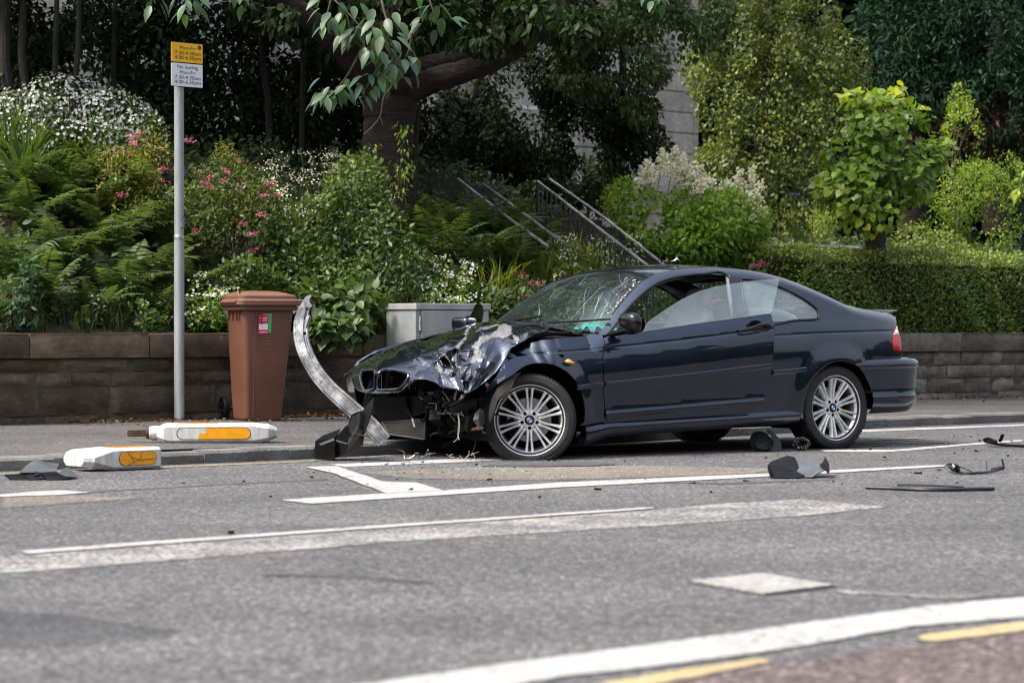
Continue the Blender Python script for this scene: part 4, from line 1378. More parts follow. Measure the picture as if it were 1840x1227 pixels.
mb.box((0.0, 0.60, 0.30), (0.30, 0.68, 0.44), Matrix.Rotation(0.05, 4, 'Z'))
for _ in range(46):
    c = np.array([rr.uniform(0.28, 0.46), rr.uniform(0.02, 0.66), rr.uniform(0.20, 0.47)])
    s_ = rr.uniform(0.012, 0.05, 3)
    Mx = Matrix.Translation(c) @ Matrix.Rotation(rr.uniform(0, 3), 4, Vector(rr.normal(size=3)).normalized())
    mb.box(-s_, s_, Mx)
mb.build("front_structure", "dark_metal", CAR, smooth=False, bevel=0.003)
mb = MB()
for _ in range(26):
    p0 = np.array([rr.uniform(0.30, 0.44), rr.uniform(0.05, 0.68), rr.uniform(0.22, 0.46)])
    P = [p0]
    for k in range(4):
        P.append(P[-1] + rr.normal(0, 0.05, 3) + np.array([0.0, 0.02, -0.01]))
    mb.tube(spline(P, 5), rr.uniform(0.004, 0.011), 7)
mb.build("hose", "black_plastic", CAR)
mb = MB()                                                        # bright torn metal and bolts among the dark
for _ in range(16):
    p0 = np.array([rr.uniform(0.40, 0.47), rr.uniform(0.25, 0.55), rr.uniform(0.28, 0.44)])
    P = [p0, p0 + rr.normal(0, 0.03, 3), p0 + rr.normal(0, 0.045, 3)]
    mb.tube(spline(P, 3), rr.uniform(0.002, 0.005), 5)
mb.build("torn_metal", "steel_scuffed", CAR)
# cover plate, condenser with fins, its frame
def quad_plate(mb, pts, th):
    P = np.array(pts)
    n_ = np.cross(P[1] - P[0], P[-1] - P[0])
    n_ /= np.linalg.norm(n_)
    v = np.r_[P + n_ * th / 2, P - n_ * th / 2]
    m = len(P)
    mb.add(v, [tuple(range(m)), tuple(range(m, 2 * m))[::-1]] + [(i, m + i, m + (i + 1) % m, (i + 1) % m) for i in range(m)])
mb = MB()
quad_plate(mb, [cpd(672, 714, .50), cpd(730, 712, .47), cpd(738, 752, .45), cpd(686, 757, .48), cpd(676, 740, .49)], 0.02)
mb.build("cover_plate", "black_plastic", CAR, smooth=False, bevel=0.003)
t = NT("condenser_fins")
v_ = t.coord((1, 1, 1))
wv = t.n("ShaderNodeTexWave", bands_direction='Z')
wv.inputs["Scale"].default_value = 24
wv.inputs["Distortion"].default_value = 0.6
t.l(v_, wv.inputs["Vector"])
wv2 = t.n("ShaderNodeTexWave", bands_direction='Y')
wv2.inputs["Scale"].default_value = 26
t.l(v_, wv2.inputs["Vector"])
pat = t.mix(0.5, wv.outputs["Fac"], wv2.outputs["Fac"])
t.set(Base_Color=t.mix(t.ramp(pat, [(0.35, 0.0), (0.65, 1.0)]), (0.012, 0.012, 0.012), (0.16, 0.14, 0.115)), Roughness=0.5, Metallic=0.4)
t.bump(pat, 0.6, 0.006)
mb = MB()
cq = [cpd(688, 757, .46), cpd(765, 753, .43), cpd(764, 789, .42), cpd(701, 780, .45)]
quad_plate(mb, cq, 0.018)
CND = mb.build("condenser", "condenser_fins", CAR, smooth=False)
mb = MB()
for i in range(4):
    mb.tube([cq[i] + np.array([.008, 0, 0]), cq[(i + 1) % 4] + np.array([.008, 0, 0])], 0.006, 6)
mb.build("condenser_frame", "trim_grey", CND)
# tow-eye socket like a T, foil scrap, connector and hanging wires
mb = MB()
mb.tube([cpd(732, 735, .50), cpd(741, 751, .51)], 0.012, 10)
mb.tube([cpd(740, 747, .50), cpd(767, 739, .46)], 0.0095, 10)
mb.tube([cpd(766, 733, .46), cpd(768, 746, .46)], 0.015, 10)
mb.build("tow_socket", "dark_metal", CAR)
mb = MB()
mb.tube([cpd(741, 752, .51), cpd(745, 767, .515)], 0.007, 10)
mb.build("socket_pin", "white_plastic", CAR)
mb = MB()
mb.add([cpd(762, 704, .44), cpd(784, 704, .44), cpd(783, 712, .45), cpd(776, 718, .46), cpd(756, 718, .46), cpd(752, 713, .45)], [(0, 1, 2, 3, 4, 5)])
mb.build("bracket", "trim_grey", CAR, smooth=False)
mb = MB()
mb.tube(spline([cpd(770, 724, .47), cpd(783, 726, .47), cpd(783, 737, .48), cpd(776, 746, .48), cpd(773, 750, .48), cpd(779, 752, .48), cpd(786, 744, .48), cpd(796, 742, .47), cpd(802, 736, .47)], 5), 0.0035, 6)
mb.tube(spline([cpd(786, 741, .48), cpd(798, 744, .48), cpd(799, 740, .47)], 4), 0.003, 6)
mb.build("torn_metal", "steel_scuffed", CAR)
mb = MB()
mb.prism([(-.012, -.035), (.012, -.035), (.012, .0), (.017, .004), (.013, .03), (.005, .038), (-.008, .034), (-.014, .012)], -0.007, 0.007, Matrix.Translation(cpd(830, 718, .45)) @ Matrix(((0, 0, 1, 0), (1, 0.2, 0, 0), (-.2, 1, 0, 0), (0, 0, 0, 1))))
mb.build("connector", "white_plastic", CAR, smooth=False, bevel=0.002)
mb = MB()
mb.tube(spline([cpd(820, 702, .44), cpd(816, 716, .45), cpd(821, 735, .47), cpd(824, 760, .47), cpd(823, 780, .47), cpd(825, 790, .47)], 6), 0.0026, 6)
mb.tube(spline([cpd(821, 703, .44), cpd(818, 720, .45), cpd(823, 740, .47), cpd(826, 765, .47), cpd(822, 787, .47), cpd(815, 794, .48)], 6), 0.0026, 6)
mb.build("hanging_wire", "wire_pale", CAR)
# torn wheel-arch liner: a flap hanging in front of the wheel, and broken plastics beside it
def flap(name, pts, mat, th=0.006):
    mb = MB()
    P = np.array(pts)
    m = len(P)
    c = P.mean(0)
    v = np.r_[P, [c + np.array([0.012, 0.012, 0])], P - np.array([th, th, 0]), [c]]
    f = [(i, (i + 1) % m, m) for i in range(m)] + [(m + 1 + (i + 1) % m, m + 1 + i, 2 * m + 1) for i in range(m)] + [(i, m + 1 + i, m + 1 + (i + 1) % m, (i + 1) % m) for i in range(m)]
    mb.add(v, f)
    return mb.build(name, mat, CAR, angle=30)
simple("liner_plastic", (0.014, 0.0155, 0.018), 0.6, var=0.45, vscale=18, bump=0.4, bscale=30)
flap("arch_liner", [cpx(937, 668, .88), cpx(925, 682, .90), cpx(919, 697, .92), cpx(912, 712, .93), cpx(908, 716, .93), cpx(900, 712, .92), cpx(893, 722, .92), cpx(886, 748, .92), cpx(880, 760, .91), cpx(878, 750, .88), cpx(879, 735, .86), cpx(884, 715, .85), cpx(893, 695, .85), cpx(912, 677, .86)], "black_plastic")
flap("broken_bracket", [cpx(853, 743, .70), cpx(862, 733, .72), cpx(870, 738, .74), cpx(872, 760, .75), cpx(862, 769, .75), cpx(857, 765, .73), cpx(850, 755, .71)], "liner_plastic")
flap("broken_bracket", [cpx(800, 722, .52), cpx(835, 716, .58), cpx(868, 712, .70), cpx(870, 722, .70), cpx(845, 735, .62), cpx(812, 744, .55)], "dark_metal")
mb = MB()
mb.tube([cpx(838, 772, .60), cpx(872, 768, .72)], 0.012, 9)
mb.tube(spline([cpx(866, 775, .7), cpx(874, 778, .74), cpx(878, 772, .76), cpx(870, 770, .72)], 5), 0.003, 6)
mb.build("track_rod", "rust_paint", CAR)
mb = MB()                                                        # lower arm and subframe
mb.tube([(0.05, 0.25, 0.2), (0.02, 0.72, 0.19)], 0.03, 8)
mb.box((-0.15, -0.45, 0.14), (0.3, 0.45, 0.22))
mb.build("subframe", "dark_metal", CAR)
# raised rear lip of the bonnet, wing rail and wipers
mb = MB()
mb.tube(spline([cpx(960, 606, .70), cpx(985, 600, .68), cpx(1015, 600, .68), cpx(1045, 602, .68)], 6), 0.016, 8)
mb.box((-0.55, 0.45, 0.70), (-0.05, 0.70, 0.78))
mb.build("wing_rail", "black_plastic", CAR)
for y0, y1 in ((0.12, 0.72), (-0.55, 0.05)):
    mb = MB()
    P = []
    for k in range(9):
        y = y0 + (y1 - y0) * k / 8
        x = -0.50 - 0.10 * (k / 8) - 0.10 * (abs(y) / 0.7) ** 2
        P.append((x, y, float(top(np.array([x]), np.array([y]))[0]) + 0.03))
    mb.tube(P, 0.008, 6)
    mb.build("wiper", "black_plastic", CAR)
panel("scuttle", [(-0.40, 0.62), (-0.36, 0.3), (-0.34, 0), (-0.36, -0.3), (-0.40, -0.62), (-0.58, -0.66), (-0.50, -0.3), (-0.48, 0), (-0.50, 0.3), (-0.58, 0.66)], lambda x, y: np.stack([x, y, 0.87 + 0.04 * (1 - (np.asarray(y) / 0.66) ** 2) + 0 * x], 1), "black_plastic", CAR, 0.06, hint=(0, 0, 1))
# ------------------------------------------------------------------ wheels
def wheel(cx, y, cz, steer, flat, camber=0.0):
    """local frame: z out of the wheel face; the root is an empty part at the hub"""
    sg = 1 if y > 0 else -1
    o = bpy.data.objects.new("wheel", None)
    COL.objects.link(o)
    o.parent = CAR
    o.location = (cx, y, cz)
    # columns: local x -> car x, local y -> up, local z -> sideways
    B = Matrix(((sg, 0, 0, 0), (0, 0, sg, 0), (0, 1, 0, 0), (0, 0, 0, 1))) if sg > 0 else Matrix(((-1, 0, 0, 0), (0, 0, -1, 0), (0, 1, 0, 0), (0, 0, 0, 1)))
    if sg > 0:
        B = Matrix(((-1, 0, 0, 0), (0, 0, 1, 0), (0, 1, 0, 0), (0, 0, 0, 1)))
    else:
        B = Matrix(((1, 0, 0, 0), (0, 0, -1, 0), (0, 1, 0, 0), (0, 0, 0, 1)))
    S = Matrix.Rotation(steer, 4, 'Z') @ Matrix.Rotation(camber, 4, 'X') @ B
    def fin(mb, name, mat, ang=35, sq=False, parent=o):
        v = np.concatenate(mb.v)
        v = v @ np.array(S)[:3, :3].T
        if sq:
            low = -cz + 0.003
            dpt = np.maximum(low - v[:, 2], 0)
            v[:, 2] = np.maximum(v[:, 2], low)
            ax = np.array(S)[:3, 2]
            side_ = np.sign(np.concatenate(mb.v)[:, 2])
            v += (dpt * side_ * 0.7)[:, None] * ax[None]
            v[:, 2] = np.maximum(v[:, 2], low)
        return mesh_obj(name, v, mb.f, mat, parent, True, ang, np.concatenate(mb.col))
    tw = 0.0
    T = MB()
    T.lathe([(0.222, -0.095), (0.232, -0.104), (0.262, -0.116), (0.292, -0.117), (0.309, -0.106), (0.3165, -0.088), (0.319, -0.06), (0.320, 0.0), (0.319, 0.06), (0.3165, 0.088), (0.309, 0.106), (0.300, 0.112), (0.298, 0.1135), (0.290, 0.1155), (0.270, 0.117), (0.266, 0.1185), (0.262, 0.117), (0.250, 0.1135), (0.243, 0.108), (0.232, 0.100), (0.222, 0.09)], None, 96)
    ty = fin(T, "tyre", "tyre_rubber", 60, True)
    G = MB()                                                   # tread blocks and grooves
    for hh in (-0.065, -0.02, 0.025, 0.07):
        G.lathe([(0.3185, hh - 0.004), (0.3212, hh - 0.0035), (0.3212, hh + 0.0035), (0.3185, hh + 0.004)], None, 96)
    for k in range(72):
        a = 2 * math.pi * k / 72
        M_ = Matrix.Rotation(a, 4, 'Z')
        G.box((0.309, -0.0018, 0.078), (0.3185, 0.0018, 0.107), M_)
        G.box((0.309, -0.0018, -0.107), (0.3185, 0.0018, -0.078), M_)
    fin(G, "tread", "black_void", 30, True, ty)
    Rm = MB()
    Rm.lathe([(0.226, -0.10), (0.205, -0.08), (0.198, 0.0), (0.202, 0.045), (0.215, 0.075)], None, 72)
    rimi = fin(Rm, "rim", "rim_inner", 60)
    L = MB()
    L.lathe([(0.212, 0.070), (0.222, 0.086), (0.2305, 0.094), (0.2355, 0.103), (0.241, 0.107), (0.2455, 0.106), (0.2470, 0.101), (0.244, 0.095)], None, 96)
    fin(L, "rim_lip", "rim_silver", 50, parent=rimi)
    Sp = MB()
    for k in range(10):
        a0 = math.pi / 2 + 2 * math.pi * k / 10
        for sd in (-1, 1):
            n_ = 12
            rr_ = np.linspace(0.052, 0.221, n_)
            q = (rr_ - 0.052) / 0.169
            off = sd * (0.0085 + 0.0135 * q ** 1.5 + 0.004 * np.exp(-q * 6))
            wid = 0.0064 + 0.0050 * (1 - q) ** 3 + 0.0045 * q ** 4
            hh = 0.066 + 0.010 * np.sin(q * math.pi * 0.6) + 0.014 * q ** 3 - 0.004 * (1 - q) ** 2
            v = []
            for r_, of, wd, h in zip(rr_, off, wid, hh):
                dep = 0.030
                for dx, dz in ((-wd * 1.25, -dep), (-wd, -0.004), (-wd * 0.55, 0.0), (wd * 0.55, 0.0), (wd, -0.004), (wd * 1.25, -dep)):
                    v.append((r_, of + dx, h + dz))
            v = np.array(v)
            ca, sa = math.cos(a0), math.sin(a0)
            v = np.c_[v[:, 0] * ca - v[:, 1] * sa, v[:, 0] * sa + v[:, 1] * ca, v[:, 2]]
            f = [(i * 6 + j, (i + 1) * 6 + j, (i + 1) * 6 + j + 1, i * 6 + j + 1) for i in range(n_ - 1) for j in range(5)]
            Sp.add(v, f)
    Sp.lathe([(0.030, 0.066), (0.046, 0.0665), (0.062, 0.064), (0.074, 0.058), (0.078, 0.035)], None, 60)
    fin(Sp, "spokes", "rim_silver", 40, parent=rimi)
    for k in range(5):
        H = MB()
        a = -math.pi / 2 + 2 * math.pi * k / 5
        H.lathe([(0.0, 0.0672), (0.0115, 0.0672), (0.0125, 0.060)], Matrix.Translation((0.053 * math.cos(a), 0.053 * math.sin(a), 0)), 14)
        b_ = a + math.pi / 5
        H.lathe([(0.0, 0.0675), (0.0038, 0.0675)], Matrix.Translation((0.060 * math.cos(b_), 0.060 * math.sin(b_), 0)), 8)
        fin(H, "wheel_bolt", "black_void", 30, parent=rimi)
    Cc = MB()
    Cc.lathe([(0.0, 0.071), (0.030, 0.071), (0.034, 0.068), (0.034, 0.06)], None, 32)
    cap = fin(Cc, "hub_cap", "black_gloss", 30)
    for q, m_ in ((0, "badge_blue"), (1, "badge_white"), (2, "badge_blue"), (3, "badge_white")):
        if q > 1:
            continue
        W_ = MB()
        for qq in (q, q + 2):
            a = np.linspace(qq * math.pi / 2, (qq + 1) * math.pi / 2, 9)
            W_.add(np.r_[[(0, 0, 0.0722)], np.c_[0.0195 * np.cos(a), 0.0195 * np.sin(a), np.full(9, 0.0722)]], [(0, i, i + 1) for i in range(1, 9)])
        fin(W_, "badge", m_, 30, parent=cap)
    D = MB()
    D.lathe([(0.05, 0.02), (0.075, 0.02), (0.08, 0.0), (0.150, 0.0), (0.152, -0.005), (0.150, -0.02), (0.05, -0.02)], None, 60)
    fin(D, "brake_disc", "disc_steel", 40)
    K = MB()
    K.lathe([(0.0, -0.06), (0.199, -0.06)], None, 48)
    K.box((0.09, -0.07, -0.05), (0.17, 0.07, 0.015), Matrix.Rotation(0.5 + math.pi, 4, 'Z'))
    fin(K, "brake_backplate", "dark_metal", 30)
    return o
wheel(0.0, 0.735, 0.268, R(-33.5), True, R(0))
wheel(0.0, -0.735, 0.30, R(-30), False)
wheel(-2.725, 0.742, 0.302, 0.0, False, R(1.0))
wheel(-2.725, -0.742, 0.302, 0.0, False)

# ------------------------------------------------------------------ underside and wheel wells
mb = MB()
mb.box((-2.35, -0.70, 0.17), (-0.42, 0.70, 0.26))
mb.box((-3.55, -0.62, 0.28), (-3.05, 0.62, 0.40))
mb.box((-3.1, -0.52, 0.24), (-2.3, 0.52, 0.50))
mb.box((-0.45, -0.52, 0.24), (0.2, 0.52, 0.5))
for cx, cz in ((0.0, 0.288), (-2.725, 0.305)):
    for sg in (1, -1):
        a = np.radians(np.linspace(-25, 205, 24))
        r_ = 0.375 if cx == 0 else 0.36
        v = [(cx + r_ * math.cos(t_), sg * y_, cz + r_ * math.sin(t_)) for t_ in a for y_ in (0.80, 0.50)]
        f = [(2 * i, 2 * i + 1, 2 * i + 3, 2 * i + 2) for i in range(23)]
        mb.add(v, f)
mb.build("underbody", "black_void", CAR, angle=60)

# ------------------------------------------------------------------ cabin
def cushion(mb, c, sx_, sy_, sz_, tilt=0.0, p=3.2, n=14):
    """rounded pad (superellipsoid), tilted about the car's y axis"""
    u = np.linspace(-math.pi / 2, math.pi / 2, n)
    w_ = np.linspace(-math.pi, math.pi, 2 * n, endpoint=False)
    f_ = lambda a: np.sign(a) * np.abs(a) ** (2 / p)
    U, W_ = np.meshgrid(u, w_, indexing='ij')
    v = np.stack([sx_ * f_(np.cos(U)) * f_(np.cos(W_)), sy_ * f_(np.cos(U)) * f_(np.sin(W_)), sz_ * f_(np.sin(U))], -1).reshape(-1, 3)
    ct, st = math.cos(tilt), math.sin(tilt)
    v = np.c_[v[:, 0] * ct + v[:, 2] * st, v[:, 1], -v[:, 0] * st + v[:, 2] * ct] + np.array(c)
    m = 2 * n
    mb.add(v, [(i * m + j, i * m + (j + 1) % m, (i + 1) * m + (j + 1) % m, (i + 1) * m + j) for i in range(n - 1) for j in range(m)])
for y, sx__ in ((0.36, 0.0), (-0.36, 0.28)):
    mb = MB()
    cushion(mb, (-1.35 + sx__, y, 0.42), 0.26, 0.25, 0.09)
    cushion(mb, (-1.66 + sx__, y, 0.75), 0.085, 0.25, 0.33, -0.32)
    S_ = mb.build("front_seat", "seat_leather", CAR)
    mb = MB()
    cushion(mb, (-1.80 + sx__, y, 1.10), 0.05, 0.13, 0.085, -0.25)
    mb.tube([(-1.78 + sx__, y + 0.05, 0.98), (-1.80 + sx__, y + 0.05, 1.08)], 0.006, 6)
    mb.tube([(-1.78 + sx__, y - 0.05, 0.98), (-1.80 + sx__, y - 0.05, 1.08)], 0.006, 6)
    mb.build("headrest", "seat_leather", S_)
mb = MB()
cushion(mb, (-2.30, 0, 0.46), 0.25, 0.60, 0.09)
cushion(mb, (-2.56, 0, 0.76), 0.08, 0.60, 0.30, -0.35)
RS = mb.build("rear_seat", "seat_leather", CAR)
mb = MB()
cushion(mb, (-2.12, 0.30, 1.02), 0.10, 0.12, 0.085, -0.3, 2.2)
mb.build("headrest", "tan_leather", RS)
mb = MB()
cushion(mb, (-2.58, -0.30, 1.05), 0.05, 0.14, 0.07, -0.3)
mb.build("headrest", "tan_leather", RS)
mb = MB()
cushion(mb, (-0.78, 0, 0.79), 0.26, 0.70, 0.10, 0.08)
cushion(mb, (-0.95, -0.36, 0.84), 0.10, 0.20, 0.05)
mb.build("dashboard", "dash_plastic", CAR)
mb = MB()
M_ = Matrix.Translation((-1.10, -0.36, 0.80)) @ Matrix.Rotation(R(-62), 4, 'Y')
a = np.linspace(0, 2 * math.pi, 40)
ring = np.c_[0.185 * np.cos(a), 0.185 * np.sin(a), np.zeros(40)] @ np.array(M_)[:3, :3].T + np.array(M_)[:3, 3]
mb.tube(ring, 0.015, 8, caps=False)
mb.lathe([(0, 0.02), (0.06, 0.015), (0.075, -0.02), (0, -0.03)], M_, 20)
for k in range(3):
    t_ = k * 2 * math.pi / 3 + math.pi / 2
    p1 = np.array([0.18 * math.cos(t_), 0.18 * math.sin(t_), 0]) @ np.array(M_)[:3, :3].T + np.array(M_)[:3, 3]
    mb.tube([np.array(M_)[:3, 3], p1], 0.014, 7)
mb.build("steering_wheel", "dash_plastic", CAR)
mb = MB()                                                       # parcel shelf and far door card
mb.box((-3.0, -0.6, 0.88), (-2.62, 0.6, 0.90))
mb.box((-2.0, -0.79, 0.30), (-0.62, -0.74, 0.84))
mb.box((-2.0, 0.72, 0.30), (-0.62, 0.76, 0.80))
mb.build("cabin_trim", "dash_plastic", CAR)
mb = MB()
cushion(mb, (-1.36, 0.0, 1.20), 0.02, 0.11, 0.035)
mb.build("rear_view_mirror", "black_plastic", CAR)
# cloth on the dashboard behind the windscreen
mb = MB()
r2 = np.random.default_rng(4)
gx, gy = np.meshgrid(np.linspace(-1, 1, 16), np.linspace(-1, 1, 16), indexing='ij')
zz_ = 0.045 * np.cos(gx * 1.4) * np.cos(gy * 1.3) + 0.014 * np.sin(gx * 7 + gy * 3) + 0.012 * np.sin(gy * 9 - gx * 2)
v = np.stack([-0.80 + 0.11 * gx + 0.03 * gy, 0.42 + 0.17 * gy, 0.875 + zz_], -1).reshape(-1, 3)
mb.add(v, [(i * 16 + j, (i + 1) * 16 + j, (i + 1) * 16 + j + 1, i * 16 + j + 1) for i in range(15) for j in range(15)])
CL = mb.build("crumpled_cloth", "turquoise_cloth", CAR)
# cracks and smears running over the windscreen
def on_screen(x, y, h=0.003):
    return np.array([x, y, float(top(np.array([x]), np.array([y]))[0]) + h])
mb = MB()
r2 = np.random.default_rng(11)
def crack(x0, y0, ang, ln, w_):
    P = []
    x, y = x0, y0
    for k in range(7):
        if not (-1.15 < x < -0.50) or abs(y) > float(ytop(x)) - 0.03:
            break
        P.append((x, y))
        ang += r2.normal(0, 0.10)
        x += math.cos(ang) * ln / 6
        y += math.sin(ang) * ln / 6
    if len(P) < 3:
        return
    v = []
    n_ = len(P)
    for i, (a, b) in enumerate(P):
        q = on_screen(a, b)
        ww = w_ * (0.35 + 0.65 * math.sin(math.pi * (i + 0.4) / n_))
        v += [q + np.array([-math.sin(ang) * ww, math.cos(ang) * ww, 0]), q - np.array([-math.sin(ang) * ww, math.cos(ang) * ww, 0])]
    mb.add(v, [(2 * i, 2 * i + 1, 2 * i + 3, 2 * i + 2) for i in range(n_ - 1)])
for cx_, cy_, nn in ((-0.86, 0.50, 24), (-1.02, 0.42, 12), (-0.72, -0.20, 7), (-0.95, -0.1, 6)):
    for k in range(nn):
        if r2.random() < 0.6:
            an = math.pi * (0 if r2.random() < 0.5 else 1) + r2.normal(0.15, 0.35)
        else:
            an = r2.uniform(0, 2 * math.pi)
        crack(cx_ + r2.normal(0, 0.08), cy_ + r2.normal(0, 0.09), an, r2.uniform(0.08, 0.42), r2.choice([0.0006, 0.0009, 0.0014, 0.0022]))
mb.build("crack", "glass_crack", WS)
mb = MB()                                                        # crumbled glass along the pillar edge
for k in range(34):
    x = r2.uniform(-1.12, -0.74)
    y = float(ytop(x)) - abs(r2.normal(0.02, 0.03)) - 0.01
    s_ = r2.uniform(0.002, 0.007, 3)
    mb.box(-s_, s_, Matrix.Translation(on_screen(x, y, 0.006)) @ Matrix.Rotation(r2.uniform(0, 3), 4, Vector(r2.normal(size=3)).normalized()))
mb.build("glass_crumb", "clear_lens", WS, smooth=False)["kind"] = "stuff"
# ------------------------------------------------------------------ mirrors
def mirror(sg, c, parent):
    mb = MB()
    cushion(mb, c, 0.055, 0.105, 0.078 if sg > 0 else 0.05, 0.15 if sg > 0 else 0.0, 2.6 if sg > 0 else 4.0)
    o = mb.build("wing_mirror", PAINT if sg < 0 else "black_gloss", parent)
    mb = MB()
    mb.tube([(c[0] + 0.01, c[1] - sg * 0.03, c[2] - 0.05), (c[0] + 0.05, sg * 0.80, c[2] - 0.075)], [0.035, 0.028], 10, flat=0.7)
    mb.build("mirror_arm", "black_plastic", o)
    mb = MB()
    n_ = 20
    a = np.linspace(0, 2 * math.pi, n_, endpoint=False)
    f_ = lambda q: np.sign(q) * np.abs(q) ** 0.7
    v = np.c_[np.full(n_, c[0] - 0.062), c[1] + 0.088 * f_(np.cos(a)), c[2] + 0.062 * f_(np.sin(a))]
    mb.add(v, [tuple(range(n_))])
    mb.build("mirror_glass", "mirror_silver", o, smooth=False)
mirror(1, (-0.70, 0.955, 0.925), DOOR)
mx_ = car_from_px(832, 582, -0.97)
mirror(-1, (mx_[0], -0.97, mx_[1]), CAR)
# mirror plate torn from the far housing, standing up on edge
P = []
for u, v in [(842, 573), (846, 578), (856, 580), (866, 579), (869, 562), (868, 551), (864, 546), (858, 545), (853, 549), (849, 560)]:
    dx_ = (u - 856) / FPX * 18.1
    P.append(world_to_car(at(u, v, 18.1 - 1.6 * dx_)[None])[0])
mb = MB()
mb.add(P, [tuple(range(len(P)))])
mb.build("mirror_glass", "mirror_silver", CAR, smooth=False)
# ------------------------------------------------------------------ street things: materials
simple("bin_brown", (0.132, 0.058, 0.037), 0.42, var=0.14, vscale=5, bump=0.08, bscale=200)
simple("bin_lid_brown", (0.172, 0.082, 0.057), 0.40, var=0.12, vscale=5)
simple("sticker_pink", (0.62, 0.02, 0.11), 0.5, var=0.06)
simple("sticker_green", (0.04, 0.42, 0.12), 0.5, var=0.06)
simple("sticker_white", (0.72, 0.72, 0.70), 0.5, var=0.04)
simple("sign_yellow", (0.80, 0.43, 0.008), 0.35, var=0.06)
simple("sign_white", (0.70, 0.73, 0.74), 0.35, var=0.05)
simple("sign_black", (0.010, 0.010, 0.012), 0.4, var=0.1)
simple("sign_red", (0.45, 0.012, 0.02), 0.4, var=0.05)
simple("sign_blue", (0.015, 0.03, 0.22), 0.4, var=0.05)
def streaked(name, col, dark, rust, rough, metal=0.0):
    t = NT(name)
    v = t.coord((1, 1, 0.18 if "cabinet" not in name else 0.6))
    f = t.noise(v, 14 if "cabinet" not in name else 4, 6, 0.65)
    c = t.ramp(f, [(0.3, dark), (0.6, col), (0.8, tuple(min(1, x * 1.15) for x in col))])
    f2 = t.noise(t.coord(), 9, 6, 0.7)
    c = t.mix(t.ramp(f2, [(0.6, 0.0), (0.78, 0.55)]), c, rust)
    t.set(Base_Color=c, Roughness=rough, Metallic=metal)
    t.bump(t.noise(t.coord(), 60, 3), 0.12, 0.004)
streaked("pole_grey", (0.30, 0.32, 0.325), (0.20, 0.215, 0.22), (0.16, 0.12, 0.09), 0.5, 0.25)
streaked("cabinet_grey", (0.30, 0.325, 0.335), (0.20, 0.22, 0.225), (0.13, 0.13, 0.115), 0.6)
streaked("cabinet_door_grey", (0.36, 0.365, 0.36), (0.22, 0.22, 0.215), (0.15, 0.145, 0.13), 0.65)
streaked("bollard_white", (0.66, 0.66, 0.64), (0.36, 0.355, 0.34), (0.09, 0.085, 0.08), 0.5)
simple("bollard_amber", (0.86, 0.36, 0.005), 0.25, var=0.12, vscale=15, coat=0.5)
simple("rusty_steel", (0.10, 0.055, 0.035), 0.75, metal=0.3, var=0.7, vscale=12, bump=0.5)
t = NT("beam_alloy")
v_ = t.coord()
f_ = t.noise(v_, 9, 7, 0.72)
c_ = t.ramp(f_, [(0.30, (0.07, 0.072, 0.075)), (0.46, (0.20, 0.205, 0.21)), (0.58, (0.42, 0.425, 0.43)), (0.8, (0.56, 0.56, 0.56))])
c_ = t.mix(t.ramp(t.noise(v_, 26, 5, 0.7), [(0.58, 0.0), (0.68, 0.8)]), c_, (0.05, 0.05, 0.052))
t.set(Base_Color=c_, Roughness=0.42, Metallic=0.55)
t.bump(f_, 0.4, 0.006)
simple("sheet_grey", (0.065, 0.074, 0.085), 0.42, var=0.3)
simple("cap_cloth", (0.022, 0.024, 0.028), 0.8, var=0.3, bump=0.4, bscale=250)
simple("cap_lining", (0.012, 0.013, 0.014), 0.7, var=0.3)
simple("foil_clear", (0.55, 0.57, 0.58), 0.12, metal=0.6, var=0.3)
simple("metal_cover", (0.25, 0.247, 0.237), 0.85, var=0.45, vscale=38, bump=0.8, bscale=30)
simple("iron_dark", (0.035, 0.034, 0.033), 0.7, var=0.3)

def rrect(hx, hy, r, n=5):
    o = []
    for cx, cy, a0 in ((hx - r, hy - r, 0), (-hx + r, hy - r, 90), (-hx + r, -hy + r, 180), (hx - r, -hy + r, 270)):
        for k in range(n + 1):
            a = R(a0 + 90 * k / n)
            o.append((cx + r * math.cos(a), cy + r * math.sin(a)))
    return np.array(o)
def loft(mb, rings, cap0=True, cap1=True):
    m = len(rings[0])
    v = np.concatenate(rings)
    f = [(i * m + j, i * m + (j + 1) % m, (i + 1) * m + (j + 1) % m, (i + 1) * m + j) for i in range(len(rings) - 1) for j in range(m)]
    if cap0:
        f.append(tuple(range(m))[::-1])
    if cap1:
        f.append(tuple((len(rings) - 1) * m + k for k in range(m)))
    mb.add(v, f)
def put(mb, name, mat, root, **kw):
    """a part modelled in its thing's own axes"""
    return mb.build(name, mat, root, **kw)

# ---- wheelie bin
BA = R(25)
bpos = gnd(437, 757.5, 0.13)
BIN = empty("wheelie_bin", tuple(bpos), "brown plastic wheelie bin with closed lid and a pink sticker, against the wall", "bin", rz=BA)
BIN["category"] = "wheelie bin"
def ring(x0, x1, y0, y1, z, r):
    q = rrect((x1 - x0) / 2, (y1 - y0) / 2, r)
    return np.c_[q[:, 0] + (x0 + x1) / 2, q[:, 1] + (y0 + y1) / 2, np.full(len(q), z)]
mb = MB()
body = [(0.03, 0.33, 0.02, 0.33, 0.0, 0.04), (0.015, 0.345, 0.008, 0.345, 0.025, 0.045), (0.0, 0.40, -0.02, 0.40, 0.55, 0.05), (-0.01, 0.435, -0.035, 0.425, 0.93, 0.05)]
loft(mb, [ring(*b) for b in body], True, False)
loft(mb, [ring(-0.035, 0.455, -0.055, 0.445, 0.915, 0.045), ring(-0.04, 0.46, -0.06, 0.45, 0.925, 0.045), ring(-0.04, 0.46, -0.06, 0.45, 0.955, 0.045)])
BODY = put(mb, "body", "bin_brown", BIN, angle=25)
mb = MB()                                                         # stiffening ribs and the pressed panel line
